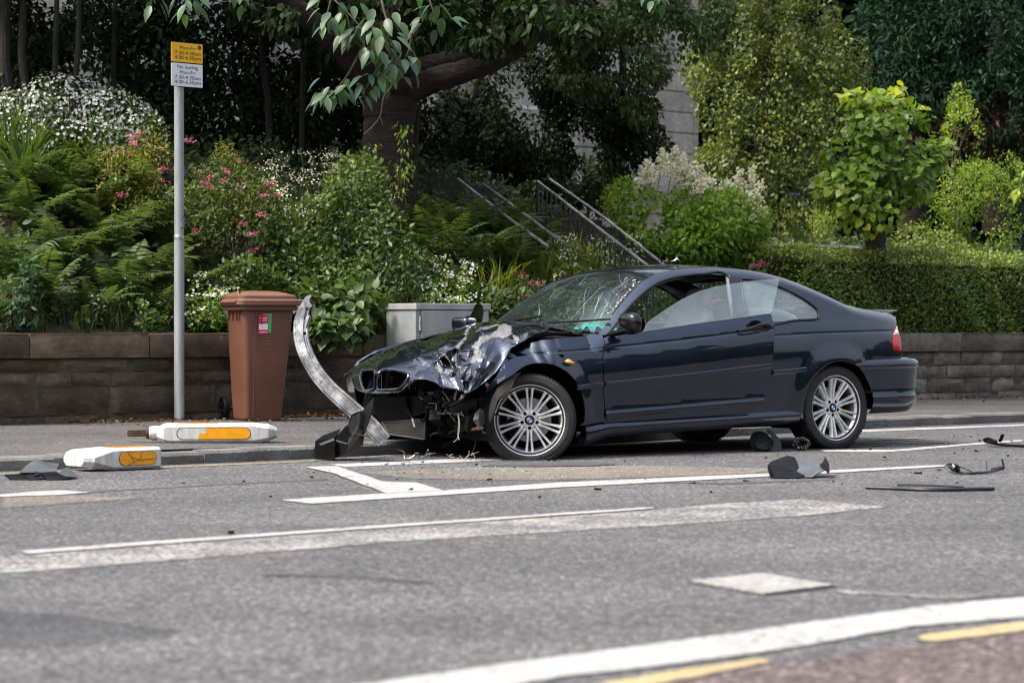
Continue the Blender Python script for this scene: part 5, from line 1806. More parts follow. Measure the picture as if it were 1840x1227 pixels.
for x_ in (0.10, 0.145):
    mb.box((x_ - 0.004, -0.045, 0.80), (x_ + 0.004, -0.02, 0.92))
for y_ in (0.05, 0.12, 0.22, 0.32):
    mb.box((-0.022, y_, 0.83), (0.0, y_ + 0.01, 0.92))
mb.tube([(0.085, 0.006, 0.03), (0.10, -0.034, 0.92)], 0.004, 6)
put(mb, "rib", "bin_brown", BODY)
mb = MB()
loft(mb, [ring(-0.055, 0.535, -0.075, 0.465, 0.955, 0.05), ring(-0.06, 0.545, -0.08, 0.47, 0.962, 0.05), ring(-0.06, 0.545, -0.08, 0.47, 0.995, 0.05), ring(-0.05, 0.52, -0.07, 0.46, 1.005, 0.05), ring(-0.045, 0.46, -0.06, 0.45, 1.008, 0.05), ring(-0.045, 0.455, -0.058, 0.448, 1.035, 0.05),
          ring(-0.03, 0.43, -0.045, 0.435, 1.045, 0.05), ring(0.03, 0.33, 0.02, 0.37, 1.072, 0.06), ring(0.08, 0.26, 0.08, 0.31, 1.077, 0.05)])
LID = put(mb, "lid", "bin_lid_brown", BIN, angle=30)
mb = MB()
mb.tube(spline([(-0.03, 0.02, 1.035), (-0.028, 0.05, 1.066), (0.0, 0.09, 1.068), (0.02, 0.10, 1.04)], 5), 0.009, 8)
mb.box((0.385, 0.10, 1.04), (0.42, 0.15, 1.065))
mb.tube([(-0.06, 0.0, 0.985), (-0.06, 0.40, 0.985)], 0.013, 8)
put(mb, "handle", "bin_lid_brown", LID)
def side_face(fx, fz, o=0.003):                                    # point on the face towards the road
    z = fz * 0.93
    x0, x1 = np.interp(z, [0.025, .55, .93], [0.06, 0.05, 0.04]), np.interp(z, [0.025, .55, .93], [0.345, .40, .435])
    return np.array([x0 + fx * (x1 - x0), np.interp(z, [0.025, .55, .93], [0.008, -.02, -.035]) - o, z])
def decal(name, mat, fx0, fx1, fz0, fz1, o, parent):
    mb = MB()
    P = [side_face(a, b, o) for a, b in ((fx0, fz0), (fx1, fz0), (fx1, fz1), (fx0, fz1))]
    Q = [side_face(a, b, o - 0.0015) for a, b in ((fx0, fz0), (fx1, fz0), (fx1, fz1), (fx0, fz1))]
    mb.add(P + Q, [(0, 1, 2, 3), (7, 6, 5, 4), (0, 4, 5, 1), (1, 5, 6, 2), (2, 6, 7, 3), (3, 7, 4, 0)])
    return put(mb, name, mat, parent, smooth=False)
decal("sticker", "sticker_green", 0.28, 0.50, 0.785, 0.955, 0.003, BIN)
ST = decal("sticker", "sticker_pink", 0.20, 0.43, 0.775, 0.945, 0.0055, BIN)
decal("address_box", "sticker_white", 0.215, 0.415, 0.812, 0.865, 0.0075, ST)
for k, (a, b) in enumerate([(0.24, 0.39), (0.25, 0.38), (0.23, 0.40)]):
    decal("print_line", "sticker_white", a, b, 0.89 + k * 0.013, 0.8945 + k * 0.013, 0.0075, ST)
decal("print_line", "sticker_white", 0.23, 0.40, 0.788, 0.794, 0.0075, ST)
simple("faded_print", (0.21, 0.115, 0.085), 0.55, var=0.15)
for k, (a, b) in enumerate([(0.36, 0.46), (0.33, 0.50), (0.31, 0.52)]):
    decal("faded_print", "faded_print", a, b, 0.735 - k * 0.026, 0.741 - k * 0.026, 0.0025, BIN)
for x_, fl in ((-0.035, -90), (0.40, 90)):
    mb = MB()
    Mw = Matrix.Translation((x_, 0.40, 0.10)) @ Matrix.Rotation(R(fl), 4, 'Y')
    mb.lathe([(0.0, 0.012), (0.03, 0.012), (0.032, 0.02), (0.07, 0.014), (0.075, 0.022), (0.092, 0.024), (0.100, 0.016), (0.100, -0.016), (0.09, -0.024), (0.0, -0.02)], Mw, 32)
    for k in range(6):
        mb.box((0.034, -0.006, 0.01), (0.07, 0.006, 0.021), Mw @ Matrix.Rotation(k * math.pi / 3, 4, 'Z'))
    put(mb, "wheel", "black_plastic", BIN, angle=30)
mb = MB()
mb.tube([(-0.03, 0.40, 0.10), (0.40, 0.40, 0.10)], 0.012, 8)
put(mb, "axle", "iron_dark", BIN)

# ---- sign post
pp_ = rf(s_at(322, -0.12), -0.12, 0.13)
POST = empty("sign_post", tuple(pp_), "tall grey steel post carrying a yellow and a white parking restriction plate", "sign post", rz=ROADANG)
mb = MB()
mb.lathe([(0.046, -0.02), (0.046, 0.0), (0.0425, 0.012), (0.0425, 1.50), (0.0405, 1.515), (0.0405, 3.12), (0.0, 3.125)], None, 28)
put(mb, "pole", "pole_grey", POST, angle=40)
mb = MB()
mb.lathe([(0.0445, 1.505), (0.0445, 1.535), (0.041, 1.54)], None, 28)
put(mb, "clip_band", "steel_scuffed", POST)
mb = MB()
mb.box((-0.012, -0.052, 1.60), (0.018, -0.036, 1.70))
put(mb, "access_flap", "steel_scuffed", POST)
def text_mesh(s, width, font_h=None):
    cu = bpy.data.curves.new("txt", 'FONT')
    cu.body = s
    cu.align_x, cu.align_y = 'CENTER', 'CENTER'
    cu.size = 1.0
    cu.resolution_u = 3
    cu.offset = 0.0
    cu.extrude = 0.0
    ob = bpy.data.objects.new("txt", cu)
    COL.objects.link(ob)
    bpy.context.view_layer.update()
    me = bpy.data.meshes.new_from_object(ob.evaluated_get(bpy.context.evaluated_depsgraph_get()))
    v = np.array([tuple(q.co) for q in me.vertices])
    f = [tuple(p.vertices) for p in me.polygons]
    bpy.data.objects.remove(ob)
    bpy.data.curves.remove(cu)
    bpy.data.meshes.remove(me)
    c = (v.max(0) + v.min(0)) / 2
    sc = width / (v[:, 0].max() - v[:, 0].min())
    return (v - c) * np.array([sc, 0.041, 1.0]), f
def plate(name, mat, x0, x1, z0, z1, lines, parent):
    mb = MB()
    q = rrect((x1 - x0) / 2, (z1 - z0) / 2, 0.008, 3)
    v = np.r_[np.c_[q[:, 0] + (x0 + x1) / 2, np.full(len(q), -0.052), q[:, 1] + (z0 + z1) / 2], np.c_[q[:, 0] + (x0 + x1) / 2, np.full(len(q), -0.046), q[:, 1] + (z0 + z1) / 2]]
    m = len(q)
    mb.add(v, [tuple(range(m)), tuple(range(m, 2 * m))[::-1]] + [(i, m + i, m + (i + 1) % m, (i + 1) % m) for i in range(m)])
    o = put(mb, name, mat, parent, smooth=False)
    mb = MB()
    for s, wd, zc in lines:
        v, f = text_mesh(s, wd)
        mb.add(np.c_[v[:, 0] + (x0 + x1) / 2 + 0.004, np.full(len(v), -0.0535), v[:, 1] + zc], f)
    put(mb, "lettering", "sign_black", o, smooth=False)
    mb = MB()
    mb.box((x0 - 0.004, -0.0455, z0 - 0.004), (x1 + 0.004, -0.040, z1 + 0.004))
    put(mb, "backing", "sign_black", o, smooth=False)
    return o
SX0, SX1 = -0.105, 0.198
zt = 3.13
SY = plate("yellow_plate", "sign_yellow", SX0, SX1, zt - 0.162, zt - 0.002, [("Mon-Fri", 0.15, zt - 0.042), ("7.30-9.30am", 0.252, zt - 0.085), ("4.00-6.30pm", 0.258, zt - 0.127)], POST)
SW = plate("white_plate", "sign_white", SX0, SX1, zt - 0.362, zt - 0.172, [("No loading", 0.20, zt - 0.205), ("Mon-Fri", 0.15, zt - 0.245), ("7.30-9.30am", 0.252, zt - 0.287), ("4.00-6.30pm", 0.258, zt - 0.329)], POST)
mb = MB()
Mc = Matrix.Translation((SX1 - 0.033, -0.0545, zt - 0.03)) @ Matrix.Rotation(R(90), 4, 'X')
mb.lathe([(0.0, 0.001), (0.019, 0.001)], Mc, 20)
CW = put(mb, "clearway_disc", "sign_red", SY, smooth=False)
mb = MB()
mb.lathe([(0.0, 0.0018), (0.0125, 0.0018)], Mc, 16)
put(mb, "disc_centre", "sign_blue", CW, smooth=False)
mb = MB()
mb.box((-0.015, -0.003, 0.0019), (0.015, 0.003, 0.0025), Mc @ Matrix.Rotation(R(-45), 4, 'Z'))
put(mb, "disc_bar", "sign_red", CW, smooth=False)

# ---- utility cabinet
cz = 0.12
cpt = at(747, 598, 21.1)
s_, d_ = sd_of(cpt)
d_ = -0.47
s_ = s_at(747, d_)
CAB = empty("utility_cabinet", tuple(rf(s_, d_, cz)), "weathered grey steel roadside cabinet standing against the wall behind the car bonnet", "utility cabinet", rz=ROADANG)
mb = MB()
mb.box((0, 0, 0.0), (0.84, 0.42, 0.985))
put(mb, "body", "cabinet_grey", CAB, smooth=False, bevel=0.006)
mb = MB()
mb.box((-0.012, -0.022, 0.945), (0.852, 0.43, 1.0))
put(mb, "top", "cabinet_door_grey", CAB, smooth=False, bevel=0.006)
mb = MB()
mb.box((0.055, -0.02, 0.06), (0.825, -0.001, 0.935))
DR = put(mb, "door", "cabinet_door_grey", CAB, smooth=False, bevel=0.004)
mb = MB()
for z_ in (0.18, 0.76):
    mb.tube([(0.038, -0.014, z_), (0.038, -0.014, z_ + 0.06)], 0.012, 8)
    mb.tube([(0.038, -0.014, z_ + 0.066), (0.038, -0.014, z_ + 0.13)], 0.012, 8)
    put(mb, "hinge", "cabinet_grey", DR)
    mb = MB()

# ---- two broken illuminated bollards
def bollard_body(L, hh, hd, tip, n=1):
    """octagonal shell along local x, lying on its side: half height hh, half depth hd, tapered far end"""
    def oct_(x, a, b, ch):
        return np.array([(x, -b + ch, -a), (x, b - ch, -a), (x, b, -a + ch), (x, b, a - ch), (x, b - ch, a), (x, -b + ch, a), (x, -b, a - ch), (x, -b, -a + ch)])
    return [oct_(0, hh * .62, hd * .62, hh * .3), oct_(0.05, hh * .95, hd * .95, hh * .36), oct_(0.08, hh, hd, hh * .30), oct_(L - tip, hh, hd, hh * .30), oct_(L - tip * .35, hh * .86, hd * .86, hh * .42), oct_(L, hh * .5, hd * .5, hh * .26)]
def slot(x0, x1, hz, y, th, n=8, jag=None):
    r = hz
    a = np.radians(np.linspace(-90, 90, n))
    P = [(x1 - r + r * math.cos(t_), r * math.sin(t_)) for t_ in a] + [(x0 + r - r * math.cos(t_), -r * math.sin(t_)) for t_ in a]
    if jag:
        P = [(x1 - r + r * math.cos(t_), r * math.sin(t_)) for t_ in a] + jag
    P = np.array(P)
    return np.c_[P[:, 0], np.full(len(P), y), P[:, 1]], np.c_[P[:, 0], np.full(len(P), y + th), P[:, 1]]
def slab2(mb, A, B):
    m = len(A)
    mb.add(np.r_[A, B], [tuple(range(m)), tuple(range(m, 2 * m))[::-1]] + [(i, m + i, m + (i + 1) % m, (i + 1) % m) for i in range(m)])
p2 = gnd(281, 798, KH)
B2 = empty("broken_bollard", (p2[0], p2[1] + 0.03, KH + 0.076), "long white traffic bollard with amber window and rusty bar, knocked flat across the kerb", "bollard", "broken bollards by the kerb", rz=R(7))
mb = MB()
loft(mb, bollard_body(0.83, 0.068, 0.115, 0.16))
SH = put(mb, "shell", "bollard_white", B2, angle=20)
mb = MB()
mb.lathe([(0.0, 0.0), (0.042, 0.0), (0.05, 0.02), (0.05, 0.06), (0.04, 0.085)], Matrix.Translation((-0.055, 0, 0)) @ Matrix.Rotation(R(90), 4, 'Y'), 20)
put(mb, "neck", "bollard_white", B2)
mb = MB()
mb.box((-0.205, -0.02, -0.022), (-0.04, 0.03, 0.024))
mb.lathe([(0.0, -0.075), (0.038, -0.075), (0.04, -0.045), (0.0, -0.045)], Matrix.Rotation(R(90), 4, 'Y'), 16)
put(mb, "steel_bar", "rusty_steel", B2, smooth=False, bevel=0.004)
mb = MB()
A, B = slot(0.135, 0.65, 0.0425, -0.1155, 0.006)
slab2(mb, A, B)
WN = put(mb, "window_recess", "iron_dark", B2, smooth=False)
mb = MB()
A, B = slot(0.142, 0.645, 0.038, -0.1205, 0.006, jag=[(0.345, 0.038), (0.335, 0.028), (0.345, 0.022), (0.34, 0.002), (0.295, 0.0), (0.285, -0.022), (0.29, -0.038)])
slab2(mb, A, B)
put(mb, "amber_window", "bollard_amber", B2, smooth=False)
mb = MB()
A, B = slot(0.142, 0.40, 0.038, -0.1185, 0.004)
slab2(mb, A, B)
put(mb, "white_window", "bollard_white", B2, smooth=False)
mb = MB()
mb.box((0.14, -0.06, 0.066), (0.42, 0.06, 0.0705))
put(mb, "amber_window", "bollard_amber", B2, smooth=False)
p1 = gnd(217, 846.5)
B1 = empty("broken_bollard", (p1[0] - 0.115, p1[1] + 0.09, 0.074), "short white traffic bollard with cracked amber window lying in the gutter", "bollard", "broken bollards by the kerb", rz=R(42))
mb = MB()
def oct2(x, a, b, ch, cy=0.0, cz=0.0):
    return np.array([(x, -b + ch + cy, -a + cz), (x, b - ch + cy, -a + cz), (x, b + cy, -a + ch + cz), (x, b + cy, a - ch + cz), (x, b - ch + cy, a + cz), (x, -b + ch + cy, a + cz), (x, -b + cy, a - ch + cz), (x, -b + cy, -a + ch + cz)])
loft(mb, [oct2(-0.20, .042, .125, .030, 0.07, 0.0), oct2(-0.15, .058, .165, .045, 0.05, 0.0), oct2(-0.005, .070, .125, .018), oct2(0.36, .070, .125, .018), oct2(0.372, .066, .12, .018)])
put(mb, "shell", "bollard_white", B1, angle=20)
mb = MB()
A, B = slot(0.03, 0.335, 0.046, -0.1255, 0.006)
slab2(mb, A, B)
put(mb, "window_recess", "iron_dark", B1, smooth=False)
mb = MB()
A, B = slot(0.036, 0.33, 0.042, -0.1295, 0.006)
slab2(mb, A, B)
AW = put(mb, "amber_window", "bollard_amber", B1, smooth=False)
mb = MB()
for pts in ([(0.10, .042), (0.125, .01), (0.19, -.012), (0.33, -.004)], [(0.10, -.04), (0.16, -.018), (0.2, .004), (0.205, .042)], [(0.125, .01), (0.15, -.03)]):
    mb.tube([(a, -0.130, b) for a, b in pts], 0.0018, 5)
put(mb, "crack", "sign_black", AW)
mb = MB()
mb.box((0.02, -0.075, 0.069), (0.33, 0.075, 0.0725))
put(mb, "amber_window", "bollard_amber", B1, smooth=False)

B1.scale = (0.93, 0.93, 0.97)
# ---- bumper beam, bent up and leaning on the nose of the car
bm_px = [(553, 534), (546, 556), (541, 580), (541, 606), (549, 634), (567, 668), (592, 698), (618, 722), (646, 747), (672, 772), (690, 793)]
bm_Y = np.linspace(16.50, 16.15, len(bm_px))
bm_w = [8, 20, 27, 27, 27, 27, 28, 29, 30, 31, 28]
P = spline(np.array([at(u, v, Y) for (u, v), Y in zip(bm_px, bm_Y)]), 6)
Wd = np.interp(np.linspace(0, 1, len(P)), np.linspace(0, 1, len(bm_w)), bm_w) / FPX * 16.3
T_ = np.gradient(P, axis=0)
T_ /= np.linalg.norm(T_, axis=1)[:, None]
BEAM = empty("bumper_beam", (P[-1][0], P[-1][1], 0.0), "bent silver alloy bumper beam curving up into the air in front of the car nose", "bumper beam")
sec = [(-.5, .35), (-.5, -.1), (-.44, -.14), (-.36, -.14), (-.31, -.06), (-.22, -.06), (-.17, -.2), (.30, -.2), (.36, -.08), (.44, -.08), (.5, .0), (.5, .35)]
mb = MB()
v = []
for p, t_, wd in zip(P, T_, Wd):
    nn_ = np.cross(t_, [0, 1, 0])
    nn_ /= np.linalg.norm(nn_)
    if nn_[0] > 0:
        nn_ = -nn_
    nn_ = -nn_
    bb = np.array([0, 1.0, 0])
    for a, b in sec:
        v.append(p - nn_ * a * wd + bb * b * 0.11)
m = len(sec)
mb.add(v, [(i * m + j, i * m + (j + 1) % m, (i + 1) * m + (j + 1) % m, (i + 1) * m + j) for i in range(len(P) - 1) for j in range(m)] + [tuple(range(m))[::-1], tuple((len(P) - 1) * m + k for k in range(m))])
part(mb, "beam", "beam_alloy", BEAM, angle=25)
mb = MB()
quad_plate(mb, [at(548, 552, 16.45), at(545, 541, 16.45), at(551, 532, 16.45), at(558, 529.5, 16.45), at(560, 533, 16.45), at(556.5, 536, 16.45), at(555, 541, 16.45), at(558, 545, 16.45), at(561, 550, 16.45), at(556, 554, 16.45)], 0.02)
part(mb, "end_tab", "beam_alloy", BEAM, smooth=False)
mb = MB()
quad_plate(mb, [at(548, 583, 16.42), at(554, 565, 16.42), at(558, 569, 16.40), at(551, 589, 16.40)], 0.02)
part(mb, "bracket", "steel_scuffed", BEAM, smooth=False)
mb = MB()
for (u, v) in ((547.5, 599), (564, 636.5), (593, 678.5), (630, 722)):
    mb.lathe([(0.0, 0.0), (0.009, 0.0), (0.011, 0.004)], Matrix.Translation(at(u, v, 16.37)) @ Matrix.Rotation(R(90), 4, 'X'), 12)
part(mb, "bolt_hole", "black_void", BEAM)

# ---- torn black bumper cover heaped below it
TB = empty("torn_bumper_cover", tuple(gnd(610, 822)), "torn black plastic bumper cover heaped on the kerb edge below the bent beam", "bumper cover")
def plates(root, name, mat, polys, th=0.006, **kw):
    for pts in polys:
        mb = MB()
        quad_plate(mb, [at(u, v, Y) for u, v, Y in pts], th)
        part(mb, name, mat, root, smooth=False, **kw)
plates(TB, "cover_panel", "black_plastic", [
    [(567, 825, 16.30), (566.5, 793, 16.30), (601, 788, 16.22), (602.5, 826, 16.22)],
    [(566.5, 793, 16.30), (580, 783, 16.50), (612, 771, 16.55), (601, 788, 16.22)],
    [(603, 822, 16.25), (602, 786, 16.28), (622, 765, 16.5), (640, 752, 16.5), (648, 760, 16.4), (655, 772, 16.3), (652, 800, 16.25), (620, 815, 16.22)],
    [(640, 752, 16.12), (672, 714, 16.08), (670, 735, 16.04), (660, 765, 16.02), (655, 780, 16.02), (646, 768, 16.06)],
    [(626, 762, 16.06), (632, 745, 16.06), (648, 738, 16.06), (655, 742, 16.06), (646, 765, 16.02), (642, 779, 16.0), (634, 784, 16.0), (627, 775, 16.02)],
    [(562, 818, 16.35), (567, 800, 16.35), (568, 824, 16.3)]])
plates(TB, "cover_ledge", "sheet_grey", [[(573, 797, 16.24), (600, 786.5, 16.19), (601, 791, 16.185), (577, 800, 16.23)], [(604, 790, 16.2), (624, 796, 16.16), (624, 798, 16.16), (604, 793, 16.2)], [(629, 776, 16.12), (639, 776, 16.12), (634, 782, 16.12)]], 0.003)
mb = MB()
mb.tube([at(640, 780, 16.12), at(664, 784.5, 16.10)], 0.004, 6)
part(mb, "stay_rod", "rusty_steel", TB)
# ------------------------------------------------------------------ wreckage scattered on the road
simple("rubber_dusty", (0.055, 0.055, 0.058), 0.7, var=0.35)
def thing_mesh(mb, name, mat, label, cat, org, group=None, **kw):
    o = mb.build(name, mat, None, origin=org, **kw)
    return tag(o, label, cat, group)
def slabs(polys, th):
    mb = MB()
    for pts in polys:
        quad_plate(mb, [at(*p) for p in pts], th)
    return mb
DB = empty("torn_plastic_sheet", tuple(gnd(70, 862)), "torn dark plastic undertray with grey upturned flap, left of the white bollards", "car part")
plates(DB, "flap", "sheet_grey", [[(35, 849, 14.25), (48, 836, 14.45), (63, 825.5, 14.6), (84, 831, 14.6), (106, 833, 14.55), (102, 841, 14.4), (103, 850, 14.2), (70, 848.5, 14.2)], [(104, 850, 14.2), (112, 843, 14.5), (122, 839, 14.55), (134, 850, 14.35), (137, 857, 14.2), (120, 856, 14.15)]], 0.004)
plates(DB, "underside", "black_plastic", [[(8, 853.5, 14.2), (35, 852, 14.3), (36, 848, 14.3), (66, 847.5, 14.25), (72, 853, 14.15), (60, 858, 14.12), (88, 859, 14.12), (58, 863.5, 14.1), (22, 862.5, 14.12)], [(68, 850, 14.2), (100, 848, 14.22), (122, 856, 14.2), (130, 859.5, 14.15), (112, 862, 14.1), (85, 863, 14.1), (82, 858, 14.12)]], 0.01)

RB = empty("crumpled_rubber_panel", tuple(gnd(1435, 859)), "crumpled black rubber panel folded open on the white lane line", "car part")
plates(RB, "panel", "black_plastic", [
    [(1381, 834, 14.45), (1386, 829, 14.6), (1414, 818.5, 14.7), (1427, 822, 14.6), (1432, 832, 14.5), (1434, 838, 14.45), (1429, 846, 14.4), (1446, 855, 14.3), (1415, 851, 14.35), (1390, 856, 14.35)],
    [(1381, 834, 14.45), (1390, 856, 14.35), (1393, 859, 14.30), (1385, 857.5, 14.28), (1380, 842, 14.36)],
    [(1385, 858.5, 14.28), (1414, 850, 14.34), (1446, 856, 14.26), (1430, 859.5, 14.24)]], 0.008)
plates(RB, "fold", "sheet_grey", [
    [(1427, 821.5, 14.62), (1437, 826, 14.6), (1444, 836, 14.5), (1449, 848, 14.38), (1448, 857.5, 14.28), (1437, 850, 14.36), (1430, 846, 14.42), (1434, 838, 14.48)],
    [(1444, 836, 14.5), (1455, 828, 14.6), (1482, 821.5, 14.62), (1487, 829, 14.5), (1477, 834, 14.44), (1485, 843, 14.36), (1466, 853, 14.3), (1460, 857.5, 14.26), (1448, 857.5, 14.26), (1449, 848, 14.38)]], 0.006)
plates(RB, "turned_edge", "black_plastic", [[(1476, 832, 14.42), (1491, 846, 14.28), (1488, 850, 14.26), (1473, 836, 14.40)], [(1483, 821, 14.6), (1490, 833, 14.42), (1491, 846, 14.28), (1478, 832, 14.44)]], 0.006)

# baseball cap, lying crown down with its peak to the right
cp_ = gnd(1372, 812)
CAP = empty("baseball_cap", tuple(cp_ + np.array([0, 0.09, 0])), "black baseball cap upturned on the road by the rear wheel", "cap", rz=R(12))
Mc = Matrix.Translation((0, 0, 0.078)) @ Matrix.Rotation(R(52), 4, 'X') @ Matrix.Rotation(R(12), 4, 'Y')
def dome(mb, rx, ry, rz_, M_, n=10, m=28, z0=0.0, flip=False):
    v, f = [], []
    for i in range(n + 1):
        a = (math.pi / 2) * i / n
        for k in range(m):
            b = 2 * math.pi * k / m
            v.append((rx * math.cos(a) * math.cos(b), ry * math.cos(a) * math.sin(b), z0 - rz_ * math.sin(a) ** 1.0))
    v = np.array(v) @ np.array(M_)[:3, :3].T + np.array(M_)[:3, 3]
    for i in range(n):
        for k in range(m):
            q = (i * m + k, i * m + (k + 1) % m, (i + 1) * m + (k + 1) % m, (i + 1) * m + k)
            f.append(q[::-1] if flip else q)
    mb.add(v, f)
mb = MB()
dome(mb, 0.090, 0.085, 0.095, Mc)
put(mb, "crown", "cap_cloth", CAP)
mb = MB()
dome(mb, 0.086, 0.081, 0.090, Mc, flip=True)
LN_ = put(mb, "lining", "cap_lining", CAP)
mb = MB()
for a0 in (0.3, 1.4, 2.5, 3.7, 4.8):
    P = [np.array([0.084 * math.cos(t_) * math.cos(a0), 0.079 * math.cos(t_) * math.sin(a0), -0.088 * math.sin(t_)]) for t_ in np.linspace(0.1, 1.5, 9)]
    mb.tube([np.array(Mc.to_3x3()) @ p + np.array(Mc)[:3, 3] for p in P], 0.0028, 5)
put(mb, "seam_tape", "sheet_grey", LN_)
mb = MB()
v = []
nb = 16
for i in range(nb + 1):
    a = R(-62) + R(124) * i / nb
    for j, q in enumerate((0.0, 0.35, 0.7, 1.0)):
        r_ = 0.086 + 0.075 * q * math.cos(a * 0.86) ** 0.8
        v.append((r_ * math.cos(a) + 0.004, r_ * math.sin(a) * 0.96, 0.006 - 0.030 * q * 0.7 - 0.016 * (abs(a) / R(62)) ** 2 * -1))
v = np.array(v) @ np.array(Mc)[:3, :3].T + np.array(Mc)[:3, 3]
f = [(i * 4 + j, (i + 1) * 4 + j, (i + 1) * 4 + j + 1, i * 4 + j + 1) for i in range(nb) for j in range(3)]
nrm_ = np.array(Mc)[:3, 2] * 0.005
mb.add(np.r_[v, v - nrm_], f + [tuple(k + len(v) for k in q)[::-1] for q in f] + [(i * 4 + 3, (i + 1) * 4 + 3, (i + 1) * 4 + 3 + len(v), i * 4 + 3 + len(v)) for i in range(nb)])
put(mb, "peak", "cap_cloth", CAP, angle=50)

# crinkled ring of clear film next to the tyre
rp = gnd(1440, 808.5)
mb = MB()
r2 = np.random.default_rng(31)
n1, n2 = 40, 12
v = []
for i in range(n1):
    a = 2 * math.pi * i / n1
    for j in range(n2):
        b = 2 * math.pi * j / n2
        rr_ = 0.016 + r2.normal(0, 0.005)
        Rr = 0.047 + rr_ * math.cos(b)
        v.append((Rr * math.cos(a), rr_ * 2.0 * math.sin(b), 0.050 + Rr * 0.72 * math.sin(a)))
v = np.array(v)
v[:, 2] = np.maximum(v[:, 2], 0.001)
mb.add(v + rp + np.array([0, 0.0, 0]), [(i * n2 + j, ((i + 1) % n1) * n2 + j, ((i + 1) % n1) * n2 + (j + 1) % n2, i * n2 + (j + 1) % n2) for i in range(n1) for j in range(n2)])
t = NT("film_ring")
v_ = t.coord()
t.set(Base_Color=t.ramp(t.noise(v_, 60, 3, 0.6), [(0.45, (0.012, 0.012, 0.013)), (0.62, (0.5, 0.52, 0.53))]), Roughness=0.15, Metallic=0.4)
thing_mesh(mb, "film_ring", "film_ring", "crinkled ring of shiny clear film beside the rear tyre", "film ring", rp, smooth=False)

def bar(name, label, cat, spec, mat):
    """long broken trims: list of (points (u, v, height above the road), radius, flatness)"""
    mb = MB()
    o_ = None
    for pts, r_, fl in spec:
        P = []
        for u, v, h in pts:
            Y = FPX * (CAM_H - h) / (v - HORIZ)
            P.append(((u - 920) / FPX * Y, Y, h))
        o_ = P[0] if o_ is None else o_
        mb.tube(spline(P, 5) if len(P) > 2 else P, r_, 8, flat=fl)
    return thing_mesh(mb, name, mat, label, cat, np.array([o_[0], o_[1], 0.0]))
bar("trim_strip", "long straight black trim strip lying in the lane, nearest of the wreckage", "car part", [([(1556, 875, 0.012), (1600, 876.5, 0.012), (1680, 879.5, 0.012), (1786, 878, 0.012)], 0.013, 0.8), ([(1612, 871, 0.02), (1670, 872, 0.02), (1733, 874.5, 0.016)], 0.008, 0.8)], "black_gloss")
SL = bar("lamp_bracket", "black hook ended bracket with thin struts, lying beside the long trim strip", "car part", [([(1704, 836, 0.035), (1712, 844, 0.02), (1730, 849.5, 0.012), (1760, 849.5, 0.012), (1790, 845, 0.018), (1804, 841, 0.03)], 0.0095, 0.9), ([(1706, 835, 0.05), (1716, 836, 0.055), (1722, 846, 0.02)], 0.02, 0.5), ([(1804, 840, 0.03), (1801, 826, 0.085)], 0.007, 1), ([(1722, 837, 0.05), (1748, 848, 0.014)], 0.003, 1), ([(1774, 844, 0.02), (1772, 827, 0.075)], 0.003, 1), ([(1782, 843, 0.02), (1803, 838, 0.032)], 0.006, 1)], "black_gloss")
TR = bar("sill_trim", "dark trim with upright fin at the right edge of the picture", "car part", [([(1772, 793, 0.035), (1800, 799, 0.022), (1840, 801, 0.022), (1900, 803, 0.022)], 0.02, 0.6), ([(1769, 790, 0.05), (1776, 788, 0.055), (1790, 794, 0.045)], 0.012, 1), ([(1797, 793, 0.04), (1802, 781, 0.095)], 0.014, 0.35)], "black_plastic")
mb = slabs([[(868, 838.5, 15.55), (880, 835.5, 15.75), (1098, 833.0, 15.9), (1106, 836, 15.72), (1060, 838, 15.62)]], 0.002)
mb = MB()
q = np.array([gnd(u, v)[:2] for u, v in [(866, 839.5), (880, 836), (980, 834), (1098, 833), (1106, 836), (1060, 838.5), (960, 839.5)]])
mb.prism(q, 0.001, 0.008)
thing_mesh(mb, "rubber_strip", "rubber_dusty", "flat dark rubber strip on the road in front of the front wheel", "car part", np.array([q[0][0], q[0][1], 0.0]), smooth=False)

def scribble(name, label, mat, u, v, n, spread, rad, seed):
    r2 = np.random.default_rng(seed)
    mb = MB()
    p = gnd(u, v)
    for _ in range(n):
        q = p + np.array([r2.normal(0, spread), r2.normal(0, spread), rad])
        P = [q]
        a = r2.uniform(0, 6.28)
        for k in range(4):
            a += r2.normal(0, 0.9)
            P.append(P[-1] + np.array([math.cos(a) * spread * 0.5, math.sin(a) * spread * 0.5, abs(r2.normal(0, 0.012))]))
        P = np.array(P)
        P[:, 2] = np.maximum(P[:, 2], rad)
        mb.tube(spline(P, 4), rad, 5)
    return thing_mesh(mb, name, mat, label, "wire scrap", p)
scribble("wire_tangle", "pale wire tangle on the road under the smashed front", "wire_pale", 829, 824, 6, 0.05, 0.003, 3)
scribble("wire_tangle", "dark broken clip and wire at the foot of the front tyre", "black_plastic", 998, 828, 5, 0.045, 0.004, 5)
scribble("wire_tangle", "small silver wire shreds in the gutter below the radiator", "steel_scuffed", 755, 824, 6, 0.06, 0.0025, 8)

